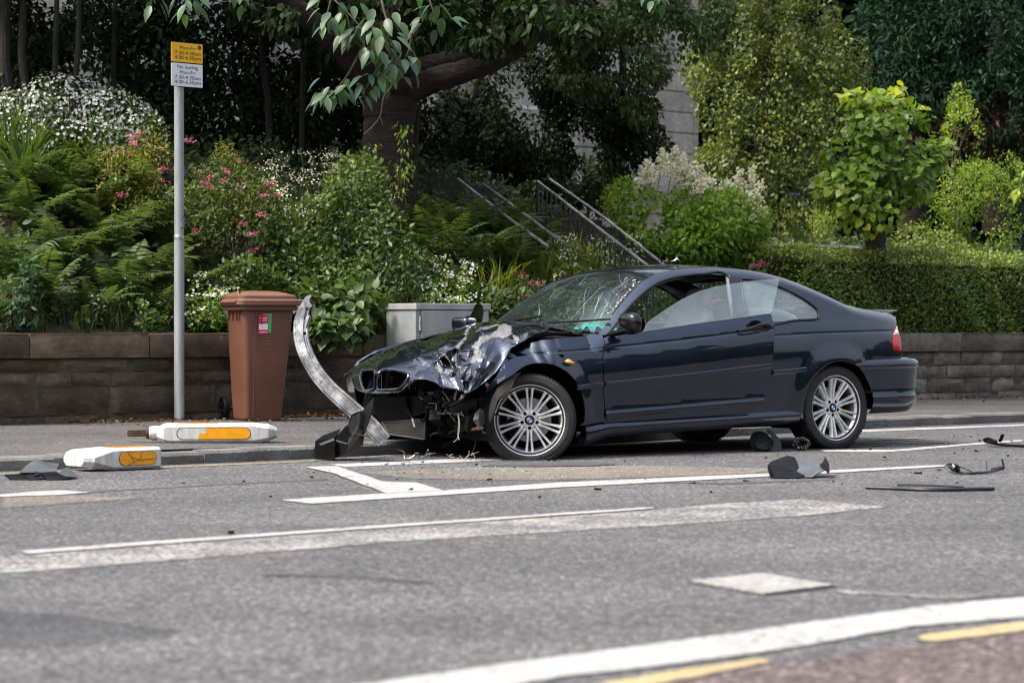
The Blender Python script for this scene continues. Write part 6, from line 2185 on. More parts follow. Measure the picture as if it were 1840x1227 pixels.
# crumpled foil on the car roof
px_ = car_from_px(1203, 478, 0.20)
q = car_to_world(px_[0], 0.20, float(top(np.array([px_[0]]), np.array([0.2]))[0]) + 0.004)
mb = MB()
r2 = np.random.default_rng(13)
gx, gy = np.meshgrid(np.linspace(-1, 1, 10), np.linspace(-1, 1, 8), indexing='ij')
v = np.stack([0.07 * gx, 0.05 * gy, 0.012 + 0.035 * np.exp(-((gx - .75) / .3) ** 2 - gy ** 2) + 0.012 * r2.random(gx.shape)], -1).reshape(-1, 3)
mb.add(v + q, [(i * 8 + j, (i + 1) * 8 + j, (i + 1) * 8 + j + 1, i * 8 + j + 1) for i in range(9) for j in range(7)])
thing_mesh(mb, "crumpled_film", "foil_clear", "crumpled shiny scrap of film lying on the car roof", "film scrap", q, smooth=False)

# square iron cover set in the near lane
q = np.array([gnd(u, v)[:2] for u, v in [(1243, 1047), (1372, 1034), (1497, 1055), (1376, 1070)]])
org = np.array([q[:, 0].mean(), q[:, 1].mean(), 0.0])
CV = empty("access_cover", tuple(org), "square worn pale access cover in the near lane", "access cover")
mb = MB()
c0 = q.mean(0)
mb.prism(c0 + (q - c0) * 1.07, 0.0, 0.004)
part(mb, "frame", "iron_dark", CV, smooth=False)  # dark frame, also drawing the shadow band along the plate's edge
mb = MB()
mb.prism(q, 0.002, 0.010)
part(mb, "plate", "metal_cover", CV, smooth=False)

# loose chips of plastic and glass
base_fr = []
r2 = np.random.default_rng(77)
for k in range(5):
    mb = MB()
    n_ = r2.integers(4, 7)
    a = np.sort(r2.uniform(0, 2 * math.pi, n_))
    rd_ = r2.uniform(0.5, 1.0, n_)
    top_ = np.c_[rd_ * np.cos(a), rd_ * np.sin(a) * 0.6, r2.uniform(0.25, 0.6, n_)]
    bot = top_.copy()
    bot[:, 2] = 0
    mb.add(np.r_[bot, top_], [tuple(range(n_))[::-1], tuple(range(n_, 2 * n_))] + [(i, (i + 1) % n_, n_ + (i + 1) % n_, n_ + i) for i in range(n_)])
    base_fr.append(mb)
MESHES = {}
def chip(u, v, s, k, mat, label):
    key = (k, mat)
    if key not in MESHES:
        o = base_fr[k].build("debris_chip", mat, None, smooth=False)
        MESHES[key] = o.data
    else:
        o = bpy.data.objects.new("debris_chip", MESHES[key])
        COL.objects.link(o)
    o.location = tuple(gnd(u, v, 0.004) + np.array([0, 0, 0.0]))
    o.scale = (s, s, s * 0.8)
    o.rotation_euler = (0, 0, r2.uniform(0, 6.28))
    tag(o, label, "debris", "chips of wreckage on the road")
spots = [(1536, 808), (1564, 808), (1713, 788), (1731, 807), (1641, 779), (1688, 845), (1639, 850), (1649, 851), (1655, 851), (1685, 859), (1755, 811), (1827, 826), (1715, 815), (970, 94 + 800), (486, 893), (440, 866), (590, 845), (660, 870), (1240, 868), (1247, 868), (1075, 880), (1275, 885), (1376, 823), (1160, 862), (880, 863), (1500, 866), (1513, 871), (1340, 865), (560, 858), (330, 868), (415, 958), (740, 880), (1745, 785), (1760, 792), (1810, 820), (1590, 822), (1720, 868)]
for u, v in spots:
    chip(u, v, r2.uniform(0.012, 0.03), int(r2.integers(0, 5)), "black_plastic", "small black chip of broken plastic scattered on the road")
for _ in range(130):
    u = r2.choice([r2.normal(760, 110), r2.normal(800, 150), r2.normal(1450, 260), r2.uniform(250, 1840)])
    v = 600 + 240 - 0.040 * u + abs(r2.normal(0, 22)) + 10
    if 0 < u < 1840:
        chip(u, v, r2.uniform(0.005, 0.013) * (1.6 if r2.random() < .2 else 1), int(r2.integers(0, 5)), "black_plastic", "small black chip of broken plastic scattered on the road")
for _ in range(46):
    u = r2.choice([r2.normal(800, 120), r2.normal(1250, 200)])
    v = 838 - 0.02 * (u - 800) + abs(r2.normal(0, 14))
    chip(u, v, r2.uniform(0.005, 0.011), int(r2.integers(0, 5)), "badge_white", "small white chip of glass or plastic scattered on the road")
chip(882, 864, 0.02, 2, "amber_lens", "single amber chip of lamp lens on the tan patch of road")
# ------------------------------------------------------------------ plants: materials
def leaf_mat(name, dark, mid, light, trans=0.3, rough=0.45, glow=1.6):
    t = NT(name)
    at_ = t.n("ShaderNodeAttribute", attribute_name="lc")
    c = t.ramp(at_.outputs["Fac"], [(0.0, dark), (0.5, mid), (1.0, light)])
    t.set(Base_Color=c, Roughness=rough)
    t.b.inputs["Specular IOR Level"].default_value = 0.12 if name in ('leaf_yew', 'leaf_dark') else 0.35
    tr = t.n("ShaderNodeBsdfTranslucent")
    t.l(t.mix(1.0, c, (glow, glow, glow * 0.45), 'MULTIPLY'), tr.inputs["Color"])
    mx = t.n("ShaderNodeMixShader")
    mx.inputs[0].default_value = trans
    t.l(t.b.outputs[0], mx.inputs[1])
    t.l(tr.outputs[0], mx.inputs[2])
    t.l(mx.outputs[0], t.out.inputs["Surface"])
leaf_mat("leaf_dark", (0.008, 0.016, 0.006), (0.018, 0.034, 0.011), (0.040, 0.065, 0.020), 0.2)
leaf_mat("leaf_mid", (0.030, 0.055, 0.017), (0.067, 0.115, 0.031), (0.141, 0.194, 0.050))
leaf_mat("leaf_cherry", (0.022, 0.050, 0.025), (0.043, 0.094, 0.044), (0.074, 0.140, 0.058), 0.25, 0.4)
leaf_mat("leaf_fern", (0.027, 0.050, 0.015), (0.060, 0.099, 0.029), (0.120, 0.166, 0.054), 0.35)
leaf_mat("leaf_grass", (0.026, 0.052, 0.014), (0.064, 0.110, 0.029), (0.162, 0.197, 0.064), 0.35)
leaf_mat("leaf_olive", (0.055, 0.095, 0.019), (0.166, 0.216, 0.039), (0.371, 0.371, 0.069), 0.35)
leaf_mat("leaf_spirea", (0.039, 0.075, 0.016), (0.111, 0.142, 0.025), (0.314, 0.230, 0.034), 0.35)
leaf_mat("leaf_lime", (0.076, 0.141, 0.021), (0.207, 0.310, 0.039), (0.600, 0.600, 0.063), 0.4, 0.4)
leaf_mat("leaf_fresh", (0.065, 0.126, 0.020), (0.156, 0.273, 0.036), (0.338, 0.461, 0.070), 0.35)
leaf_mat("leaf_hedge", (0.057, 0.098, 0.023), (0.151, 0.216, 0.044), (0.403, 0.454, 0.101), 0.2, 0.32)
leaf_mat("leaf_birch", (0.042, 0.068, 0.021), (0.121, 0.158, 0.038), (0.389, 0.402, 0.082), 0.35, 0.4)
leaf_mat("leaf_yew", (0.005, 0.016, 0.007), (0.011, 0.034, 0.015), (0.030, 0.069, 0.029), 0.12)
leaf_mat("leaf_brown", (0.036, 0.018, 0.010), (0.090, 0.043, 0.022), (0.168, 0.090, 0.042), 0.2)
leaf_mat("petal_white", (0.42, 0.44, 0.42), (0.62, 0.63, 0.60), (0.76, 0.76, 0.73), 0.25, 0.6, 1.0)
leaf_mat("petal_cream", (0.62, 0.58, 0.44), (0.80, 0.77, 0.62), (0.88, 0.86, 0.74), 0.25, 0.6, 1.0)
leaf_mat("petal_pink", (0.210, 0.014, 0.068), (0.360, 0.042, 0.128), (0.465, 0.126, 0.225), 0.2, 0.6, 1.0)
leaf_mat("petal_yellow", (0.55, 0.35, 0.01), (0.65, 0.42, 0.01), (0.7, 0.5, 0.03), 0.2, 0.6, 1.0)
leaf_mat("petal_purple", (0.10, 0.05, 0.22), (0.16, 0.09, 0.33), (0.25, 0.15, 0.4), 0.2, 0.6, 1.0)
simple("stem_green", (0.045, 0.065, 0.022), 0.7, var=0.3)
simple("stem_brown", (0.050, 0.034, 0.022), 0.8, var=0.4)
def bark(name, a, b, c, bands=True):
    t = NT(name)
    v = t.coord()
    f = t.noise(t.coord((2.2, 2.2, 9.0) if bands else (6, 6, 1.2)), 3.2, 6, 0.65)
    col = t.ramp(f, [(0.3, a), (0.52, b), (0.75, c)])
    moss = t.ramp(t.noise(v, 2.0, 4), [(0.5, 0.0), (0.75, 0.4)])
    t.set(Base_Color=t.mix(moss, col, (0.03, 0.033, 0.014)), Roughness=0.9)
    t.bump(f, 1.0, 0.05)
bark("bark_cherry", (0.008, 0.005, 0.004), (0.022, 0.013, 0.010), (0.055, 0.032, 0.024))
bark("bark_dark", (0.004, 0.0035, 0.003), (0.010, 0.0085, 0.0065), (0.024, 0.020, 0.016), False)
bark("bark_grey", (0.022, 0.018, 0.013), (0.055, 0.046, 0.034), (0.11, 0.095, 0.07), False)

# ------------------------------------------------------------------ plants: shapes
def unit(a):
    return a / (np.linalg.norm(a, axis=-1, keepdims=True) + 1e-9)
SHAPES = {   # outline (along, across) of half a leaf, base to tip
    'rhomb': [(0, 0), (0.45, 0.5), (1, 0)],
    'leaf': [(0, 0), (0.22, 0.42), (0.55, 0.45), (1, 0)],
    'heart': [(0.0, 0), (-0.06, 0.34), (0.25, 0.52), (0.65, 0.34), (1, 0)],
    'blade': [(0, 0), (0.3, 0.5), (1, 0)],
    'ovate': [(0, 0), (0.12, 0.30), (0.35, 0.49), (0.62, 0.40), (0.85, 0.15), (1, 0)],
}
def leaves(P, T, N, L, W, shape='rhomb', fold=0.25, droop=0.0):
    """arrays of leaves -> vertices, triangles, owner"""
    n = len(P)
    T = unit(T)
    N = unit(N - (N * T).sum(1, keepdims=True) * T)
    B = np.cross(N, T)
    L = np.broadcast_to(np.asarray(L, float), (n,))[:, None]
    W = np.broadcast_to(np.asarray(W, float), (n,))[:, None]
    o = SHAPES[shape]
    k = len(o)
    vs = []
    for a, b in o:                                   # midrib
        vs.append(P + T * L * a - N * L * droop * a * a)
    for a, b in o[1:-1]:
        vs.append(P + T * L * a + B * W * b + N * W * b * fold - N * L * droop * a * a)
    for a, b in o[1:-1]:
        vs.append(P + T * L * a - B * W * b + N * W * b * fold - N * L * droop * a * a)
    m = len(vs)
    V = np.stack(vs, 1).reshape(-1, 3)
    f = []
    le = lambda i: 0 if i == 0 else (k - 1 if i == k - 1 else k + i - 1)
    ri = lambda i: 0 if i == 0 else (k - 1 if i == k - 1 else 2 * k - 2 + i - 1)
    if k == 3:
        f = [(0, 2, le(1)), (0, ri(1), 2)]
    else:
        for i in range(k - 1):
            for g, fl in ((le, 0), (ri, 1)):
                q = [i, i + 1, g(i + 1), g(i)]
                q = [x for j, x in enumerate(q) if x not in q[:j]]
                if fl:
                    q = q[::-1]
                if len(q) == 4:
                    f += [(q[0], q[1], q[2]), (q[0], q[2], q[3])]
                elif len(q) == 3:
                    f.append(tuple(q))
    F = (np.array(f)[None] + (np.arange(n) * m)[:, None, None]).reshape(-1, 3)
    return V, F, np.repeat(np.arange(n), m)
class LB:
    """leaf bank: collects leaf arrays into one mesh"""
    def __init__(s):
        s.V, s.F, s.C, s.n = [], [], [], 0
    def add(s, P, T, N, L, W, col, shape='rhomb', fold=0.25, droop=0.0):
        if len(P) == 0:
            return s
        V, F, own = leaves(np.asarray(P, float), np.asarray(T, float), np.asarray(N, float), L, W, shape, fold, droop)
        s.V.append(V)
        s.F.append(F + s.n)
        s.C.append(np.clip(np.broadcast_to(np.asarray(col, float), (len(P),))[own], 0, 1))
        s.n += len(V)
        return s
    def build(s, name, mat, root):
        off = np.array(root.location) if root is not None and root.parent is None else np.zeros(3)
        return mesh_obj(name, np.concatenate(s.V) - off, np.concatenate(s.F), mat, root, smooth=False, col=np.concatenate(s.C))
def wob(P, sc, seed):
    """cheap smooth noise, about -1..1"""
    r_ = np.random.default_rng(seed)
    o = np.zeros(len(P))
    for k in range(5):
        d = r_.normal(size=3)
        o += np.sin(P @ (d / np.linalg.norm(d)) * sc * (0.7 + 0.35 * k) * 6.28 + r_.uniform(0, 6.28)) / (1 + 0.25 * k)
    return o / 2.6
def blob(ells, n, r_, core=0.25, gap=-0.25, gsc=0.9, seed=0):
    """points scattered in the outer part of a group of ellipsoids, with gaps; returns points and outward directions"""
    wts = np.array([e[1][0] * e[1][1] + e[1][1] * e[1][2] + e[1][0] * e[1][2] for e in ells])
    pick = r_.choice(len(ells), n * 2, p=wts / wts.sum())
    C = np.array([e[0] for e in ells])[pick]
    Rr = np.array([e[1] for e in ells])[pick]
    D = unit(r_.normal(size=(n * 2, 3)))
    rad = 1 - np.abs(r_.normal(0, core, n * 2))
    rad = np.clip(rad, 0.05, 1.05) * (1 + 0.12 * wob(D * 1.0 + pick[:, None] * 3.1, 0.45, seed + 5))
    P = C + D * Rr * rad[:, None]
    keep = wob(P, gsc, seed) > gap
    P, D = P[keep][:n], D[keep][:n]
    return P, unit(D / np.array([1, 1, 1.0]))
def px_ell(u, v, Y, ru, rv, rd):
    return (at(u, v, Y), (ru * Y / FPX, rd, rv * Y / FPX))
def bank_px(u, v):
    """where the line of sight through (u, v) meets the garden bank"""
    Y0 = rf(s_at(u), 0)[1]
    for Y in np.arange(Y0 + 0.2, Y0 + 30, 0.05):
        p = at(u, v, Y)
        s_, d_ = sd_of(p)
        if p[2] <= float(bank_z(d_, s_)):
            return p
    return p
def leafy(name, label, cat, base, ells, n, L, mat, seed, shape='rhomb', asp=0.5, gap=-0.3, gsc=0.9, core=0.25, droop=0.0, hang=0.2, stems=6, stem_r=0.008, group=None, cbias=0.0, upcol=0.25, root=None, fname="foliage", stem_mat="stem_brown"):
    r_ = np.random.default_rng(seed)
    if root is None:
        root = empty(name, tuple(base), label, cat, group)
    P, D = blob(ells, n, r_, core, gap, gsc, seed)
    m = len(P)
    T = D * 0.5 + r_.normal(0, 0.6, (m, 3)) - np.array([0, 0, hang])
    N = np.array([0, 0, 0.8]) + D * 0.6 + r_.normal(0, 0.4, (m, 3))
    zc = np.array([e[0][2] for e in ells])
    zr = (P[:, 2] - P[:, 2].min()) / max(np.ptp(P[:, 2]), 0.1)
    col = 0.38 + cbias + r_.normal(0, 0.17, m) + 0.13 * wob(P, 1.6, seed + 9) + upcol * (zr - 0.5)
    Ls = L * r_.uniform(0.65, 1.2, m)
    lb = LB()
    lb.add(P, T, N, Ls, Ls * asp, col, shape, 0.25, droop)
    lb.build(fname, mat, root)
    if stems:
        mb = MB()
        b = np.array(base, float)
        for k in range(stems):
            q = P[r_.integers(0, m)]
            q = b + (q - b) * r_.uniform(0.75, 0.95)
            mid = (b + q) / 2 + r_.normal(0, 0.06, 3) * np.linalg.norm(q - b)
            s0 = b + np.array([r_.normal(0, 0.05), r_.normal(0, 0.05), 0])
            pts = spline([s0, mid, q], 4)
            mb.tube(pts, np.linspace(stem_r * 1.4, stem_r * 0.4, len(pts)), 5)
        part(mb, "stem", stem_mat, root)
    return root
def blossoms(root, name, P, N, size, mat, seed, petals=5, cmid=0.5):
    """small flat flowers: each a ring of petals"""
    r_ = np.random.default_rng(seed)
    n = len(P)
    N = unit(N)
    A = unit(np.cross(N, r_.normal(size=(n, 3))))
    B = np.cross(N, A)
    lb = LB()
    sz = size * r_.uniform(0.7, 1.2, n)
    c = cmid + r_.normal(0, 0.22, n)
    for k in range(petals):
        t_ = 2 * math.pi * k / petals
        T = A * math.cos(t_) + B * math.sin(t_) + N * 0.25
        lb.add(P, T, N, sz, sz * (1.9 / petals * 1.6), c, 'rhomb', 0.1)
    return lb.build(name, mat, root)
def flower_heads(P, n_each, spread, r_, up=0.35):
    """clusters of points round each head"""
    Q = np.repeat(P, n_each, 0) + r_.normal(0, 1, (len(P) * n_each, 3)) * np.array([spread, spread, spread * up])
    return Q

# ------------------------------------------------------------------ low growth covering the whole bank
r2 = np.random.default_rng(19)
n = 42000
s_ = r2.uniform(-1.5, 24, n)
d_ = np.where(r2.random(n) < .55, r2.uniform(.25, 4.0, n), r2.uniform(.25, 12, n))
lift = np.abs(r2.normal(0, .10, n)) + .10 * np.maximum(0, np.sin(s_ * 3.3 + d_ * 1.7) * np.sin(d_ * 4.1 - s_))
P = np.c_[A0[0] + s_ * TV[0] + d_ * NV[0], A0[1] + s_ * TV[1] + d_ * NV[1], bank_z(d_, s_) + lift]
lb = LB()
ls = .085 * r2.uniform(.5, 1.3, n)
lb.add(P, r2.normal(0, 1, (n, 3)) + np.r_[-NV * .6, .1], r2.normal(0, .45, (n, 3)) + np.r_[-NV * .5, .8], ls, ls * .55, .30 + r2.normal(0, .2, n) + .2 * wob(P, .5, 20), 'leaf')
o = mesh_obj("ground_cover", np.concatenate(lb.V), np.concatenate(lb.F), "leaf_mid", None, smooth=False, col=np.concatenate(lb.C))
tag(o, "low leafy growth covering the soil of the bank", "ground cover", kind="stuff")

# ------------------------------------------------------------------ ferns
def fern_mesh(seed, L=0.95, nf=13, npin=27, spread=1.0):
    r_ = np.random.default_rng(seed)
    lb = LB()
    mb = MB()
    for k in range(nf):
        az = 2 * math.pi * k / nf + r_.normal(0, 0.25)
        ln = L * r_.uniform(0.65, 1.1)
        ou = r_.uniform(0.45, 0.85) * spread
        h = np.array([math.cos(az), math.sin(az), 0])
        sd = np.array([-math.sin(az), math.cos(az), 0])
        s = np.linspace(0, 1, 30)
        up_ = r_.uniform(0.95, 1.3)
        R_ = h * (ln * (0.26 * s + ou * 0.62 * s ** 2))[:, None] + np.array([0, 0, 1.0]) * (ln * (up_ * s - (0.30 + 0.35 * ou) * s ** 2.2))[:, None]
        mb.tube(R_[::4], np.linspace(0.005, 0.0015, len(R_[::4])), 4, caps=False)
        tg = unit(np.gradient(R_, axis=0))
        ss_ = np.linspace(0.10, 0.985, npin)
        idx = ss_ * 29
        i0 = np.floor(idx).astype(int)
        fr = (idx - i0)[:, None]
        i1 = np.minimum(i0 + 1, 29)
        base = R_[i0] * (1 - fr) + R_[i1] * fr
        tt = tg[i0]
        pl = ln * 0.21 * np.sin(np.pi * np.clip(0.10 + 0.9 * ss_, 0, 1) ** 0.85) ** 0.9 + 0.008
        nn_ = unit(np.cross(tt, np.broadcast_to(sd, tt.shape)))
        nn_ = np.where(nn_[:, 2:3] < 0, -nn_, nn_)
        ccol = 0.18 + 0.55 * r_.random()
        for sg in (1, -1):
            pd = unit(sd * sg + tt * 0.35 - nn_ * 0.12)
            jt = r_.normal(0, 0.10, (len(base), 3))
            lb.add(base + tt * r_.normal(0, 0.004, (len(base), 1)), unit(pd + jt), nn_ + r_.normal(0, .15, nn_.shape), pl * r_.uniform(.85, 1.1, len(base)), ln / npin * 0.80, ccol + r_.normal(0, .06, len(base)) + .12 * ss_, 'leaf', 0.15, 0.22)
    return lb, mb
FERNS = []
def fern(p, sc, rz, k, label, group):
    root = empty("fern", tuple(p), label, "fern", group, rz)
    root.scale = (sc, sc, sc)
    if k >= len(FERNS) or FERNS[k] is None:
        pass
    fo_, st_ = FERNS[k]
    for src in (fo_, st_):
        if src.parent is None:
            src.parent = root
        else:
            c = src.copy()
            COL.objects.link(c)
            c.parent = root
    return root
for k in range(4):
    lb, mb = fern_mesh(40 + k, 0.95, 13 if k < 3 else 10, 27, [1.0, 0.8, 1.15, 0.9][k])
    a = mesh_obj("fronds", np.concatenate(lb.V), np.concatenate(lb.F), "leaf_fern", None, smooth=False, col=np.concatenate(lb.C))
    b = mb.build("stalk", "stem_green", None)
    FERNS.append((a, b))
r2 = np.random.default_rng(8)
G_F1 = "ferns on the bank left of the post"
for u, v, sc in [(25, 520, .85), (75, 575, .75), (120, 500, .9), (60, 430, .95), (150, 420, 1.0), (205, 470, 1.0), (225, 560, .85), (280, 540, .85), (265, 440, .95), (180, 370, .9), (310, 480, .8), (345, 550, .7), (20, 380, .95), (110, 375, .85), (175, 585, .6), (300, 585, .55)]:
    fern(bank_px(u, min(v, 594)) if v < 594 else rf(s_at(u, .3), .3, .85), sc * r2.uniform(.9, 1.1), r2.uniform(0, 6.28), int(r2.integers(0, 4)), "green fern with feathery arching fronds on the bank above the brown wall", G_F1)
for u, v, sc in [(790, 500, .85), (840, 520, .9), (880, 500, .9), (930, 510, .8), (760, 450, .8), (830, 455, .9), (900, 455, .9), (960, 470, .75), (800, 545, .7)]:
    fern(bank_px(u, v), sc * r2.uniform(.9, 1.1), r2.uniform(0, 6.28), int(r2.integers(0, 4)), "darker fern in the shade between the tree trunk and the handrails", "ferns under the cherry tree")

# ------------------------------------------------------------------ strap-leaved tufts and grasses
def tuft_mesh(n, L, W, seed, spread=0.6, up=1.0):
    r_ = np.random.default_rng(seed)
    V, F, C = [], [], []
    nseg = 5
    for k in range(n):
        az = r_.uniform(0, 6.28)
        ln = L * r_.uniform(0.5, 1.15)
        ou = spread * r_.uniform(0.2, 1.2)
        s = np.linspace(0, 1, nseg + 1)
        h = np.array([math.cos(az), math.sin(az), 0])
        sd = np.array([-math.sin(az), math.cos(az), 0])
        b = np.array([r_.normal(0, 0.04), r_.normal(0, 0.04), 0])
        Cn = b + h * (ln * ou * (0.35 * s + 0.65 * s ** 2))[:, None] + np.array([0, 0, 1.0]) * (ln * up * (s - 0.48 * ou * s ** 2.3))[:, None]
        w_ = W * r_.uniform(0.7, 1.2) * np.array([0.6, 1, 1, 0.85, 0.55, 0.05]) / 2
        a, c = Cn + sd * w_[:, None], Cn - sd * w_[:, None]
        o = len(V) and sum(len(x) for x in V)
        o = sum(len(x) for x in V)
        V.append(np.stack([a, c], 1).reshape(-1, 3))
        F += [(o + 2 * i, o + 2 * i + 1, o + 2 * i + 3, o + 2 * i + 2) for i in range(nseg)]
        C.append(np.full(2 * nseg + 2, np.clip(0.35 + r_.normal(0, 0.2), 0, 1)) + np.repeat(s, 2) * 0.15)
    return np.concatenate(V), np.array(F), np.concatenate(C)
TUFTS = {}
def tuft(kind, p, sc, rz, label, cat, group, mat="leaf_grass", params=None, nm=None):
    if kind not in TUFTS:
        V, F, C = tuft_mesh(*params)
        o = mesh_obj(nm, V, F, mat, None, smooth=False, col=C)
        TUFTS[kind] = o.data
    else:
        o = bpy.data.objects.new(nm, TUFTS[kind])
        COL.objects.link(o)
    o.location = tuple(p)
    o.rotation_euler = (0, 0, rz)
    o.scale = (sc, sc, sc)
    return tag(o, label, cat, group)
for i, (u, v) in enumerate([(20, 320), (70, 330), (120, 335), (170, 345), (45, 360), (200, 330), (150, 310), (230, 350)]):
    tuft("strap%d" % (i % 2), bank_px(u, v), r2.uniform(.85, 1.2), r2.uniform(0, 6), "tuft of long strap leaves below the white flowering shrub at far left", "day lily", "strap leaved tufts at far left", "leaf_grass", (70, 0.85, 0.028, 60 + i, 0.9), "strap_leaf_tuft")
for i, (u, v) in enumerate([(900, 545), (940, 548), (985, 535), (1020, 525), (1060, 515), (970, 500), (1010, 490), (930, 520), (870, 560), (1045, 490)]):
    tuft("strapb%d" % (i % 2), bank_px(u, v), r2.uniform(.6, .85), r2.uniform(0, 6), "tuft of arching grassy leaves seen over the windscreen of the car", "grass tuft", "grassy tufts above the windscreen", "leaf_olive", (60, 0.75, 0.022, 80 + i, 0.9), "strap_leaf_tuft")
for i in range(34):
    u = r2.uniform(-10, 420) if i < 26 else r2.uniform(470, 690)
    dd = r2.uniform(0.3, 0.6)
    s_ = s_at(u, dd)
    tuft("wallgrass%d" % (i % 3), rf(s_, dd, float(bank_z(dd))), r2.uniform(.6, 1.1), r2.uniform(0, 6), "small tuft of wild grass growing along the coping of the brown wall", "grass tuft", "grass tufts along the brown wall", "leaf_grass", (46, 0.30, 0.008, 100 + i, 0.8), "grass_tuft")
for i in range(26):
    u = r2.uniform(1365, 1500)
    p = bank_px(u, r2.uniform(420, 465))
    tuft("wild%d" % (i % 3), p, r2.uniform(.8, 1.25), r2.uniform(0, 6), "tall wild grass tuft between the plumed shrub and the round leaved young tree", "grass tuft", "wild grasses on the right of the garden", "leaf_olive", (55, 0.75, 0.009, 140 + i, 0.45), "wild_grass_tuft")

# ------------------------------------------------------------------ shrubs and flowers, left to right
def bushy(name, label, cat, u, vb, ells, n, L, mat, seed, **kw):
    b = bank_px(u, vb)
    E_ = [px_ell(eu, ev, b[1] + dy, ru, rv, rd) for eu, ev, ru, rv, rd, dy in ells]
    return leafy(name, label, cat, b, E_, n, L, mat, seed, **kw), E_, b
def heads_on(E_, n, seed, zmin=-0.2, face=0.3):
    """points on the outer, upper, road-facing side of a shrub"""
    r_ = np.random.default_rng(seed)
    P, D = blob(E_, n * 5, r_, 0.03, -2, 1.0, seed)
    ok = (D[:, 2] > zmin) & (D[:, 1] < face)
    return P[ok][:n] + D[ok][:n] * 0.03, D[ok][:n]
r2 = np.random.default_rng(15)
sh, E_, b = bushy("flowering_shrub", "broad shrub smothered in small white flowers, far left under the dark trees", "shrub", 120, 330, [(40, 225, 80, 60, .5, .3), (120, 205, 90, 60, .6, .5), (200, 220, 75, 55, .5, .4), (255, 240, 40, 40, .4, .3), (-30, 230, 60, 60, .5, .3), (120, 260, 150, 40, .5, 0)], 5200, 0.055, "leaf_mid", 201, shape='leaf', asp=0.42, cbias=-0.15)
P, D = heads_on(E_, 2000, 202, -0.35)
blossoms(sh, "blossom", P + r2.normal(0, 0.015, P.shape), D + r2.normal(0, 0.4, D.shape), 0.020, "petal_white", 203, 5, 0.05)

sh, E_, b = bushy("spirea_shrub", "loose shrub with yellow and orange leaves and pink flower heads, left of the post", "shrub", 240, 440, [(230, 320, 60, 60, .4, 0), (285, 280, 50, 50, .4, .2), (200, 300, 40, 40, .35, .2), (290, 360, 50, 60, .4, 0), (240, 380, 70, 40, .4, 0)], 3600, 0.05, "leaf_spirea", 211, shape='leaf', asp=0.4, cbias=0.12, gap=-0.1)
def pink_heads(sh, E_, n, seed, sp=0.028):
    r_ = np.random.default_rng(seed)
    P, D = heads_on(E_, n, seed + 1, -0.6, 0.1)
    Q = flower_heads(P, 26, sp, r_, 0.5)
    blossoms(sh, "flower_head", Q, np.array([0, -0.5, .9]) + r_.normal(0, .3, Q.shape), 0.012, "petal_pink", seed + 2, 4, 0.5)
pink_heads(sh, E_, 9, 212)
sh, E_, b = bushy("spirea_shrub", "green shrub dotted with many pink flower heads, just right of the post", "shrub", 410, 500, [(380, 300, 55, 60, .45, .4), (430, 350, 60, 60, .45, .2), (370, 380, 60, 60, .45, 0), (450, 410, 55, 60, .4, 0), (400, 440, 60, 50, .4, -.1), (470, 370, 40, 40, .35, .3)], 5600, 0.05, "leaf_spirea", 221, shape='leaf', asp=0.4, cbias=-0.14, gap=-0.12)
pink_heads(sh, E_, 20, 222)

sh, E_, b = bushy("leafy_shrub", "big light green leafy shrub covering the bank behind the bin and beam", "shrub", 610, 560, [(560, 430, 80, 80, .6, .3), (640, 400, 80, 80, .6, .5), (700, 440, 60, 80, .5, .3), (590, 520, 80, 60, .5, -.1), (680, 520, 70, 60, .45, 0), (520, 480, 60, 80, .5, 0), (740, 490, 40, 50, .4, .1), (640, 330, 60, 60, .5, .6), (480, 430, 40, 60, .4, 0)], 9500, 0.062, "leaf_mid", 231, shape='leaf', asp=0.55, cbias=0.10, gap=-0.25, gsc=1.3)
P, D = heads_on(E_, 60, 232, 0.0)
sh2, E2, b2 = bushy("broad_leaf_shrub", "low bush of large toothed leaves hanging over the wall beside the bent beam", "shrub", 600, 590, [(600, 560, 70, 40, .3, -.35), (560, 540, 40, 40, .3, -.3), (640, 545, 45, 40, .3, -.3), (600, 595, 45, 25, .2, -.75), (630, 590, 35, 20, .2, -.7)], 900, 0.125, "leaf_mid", 241, shape='ovate', asp=0.72, hang=0.5, droop=0.15, cbias=0.0, gap=-0.6, stem_mat="stem_green")
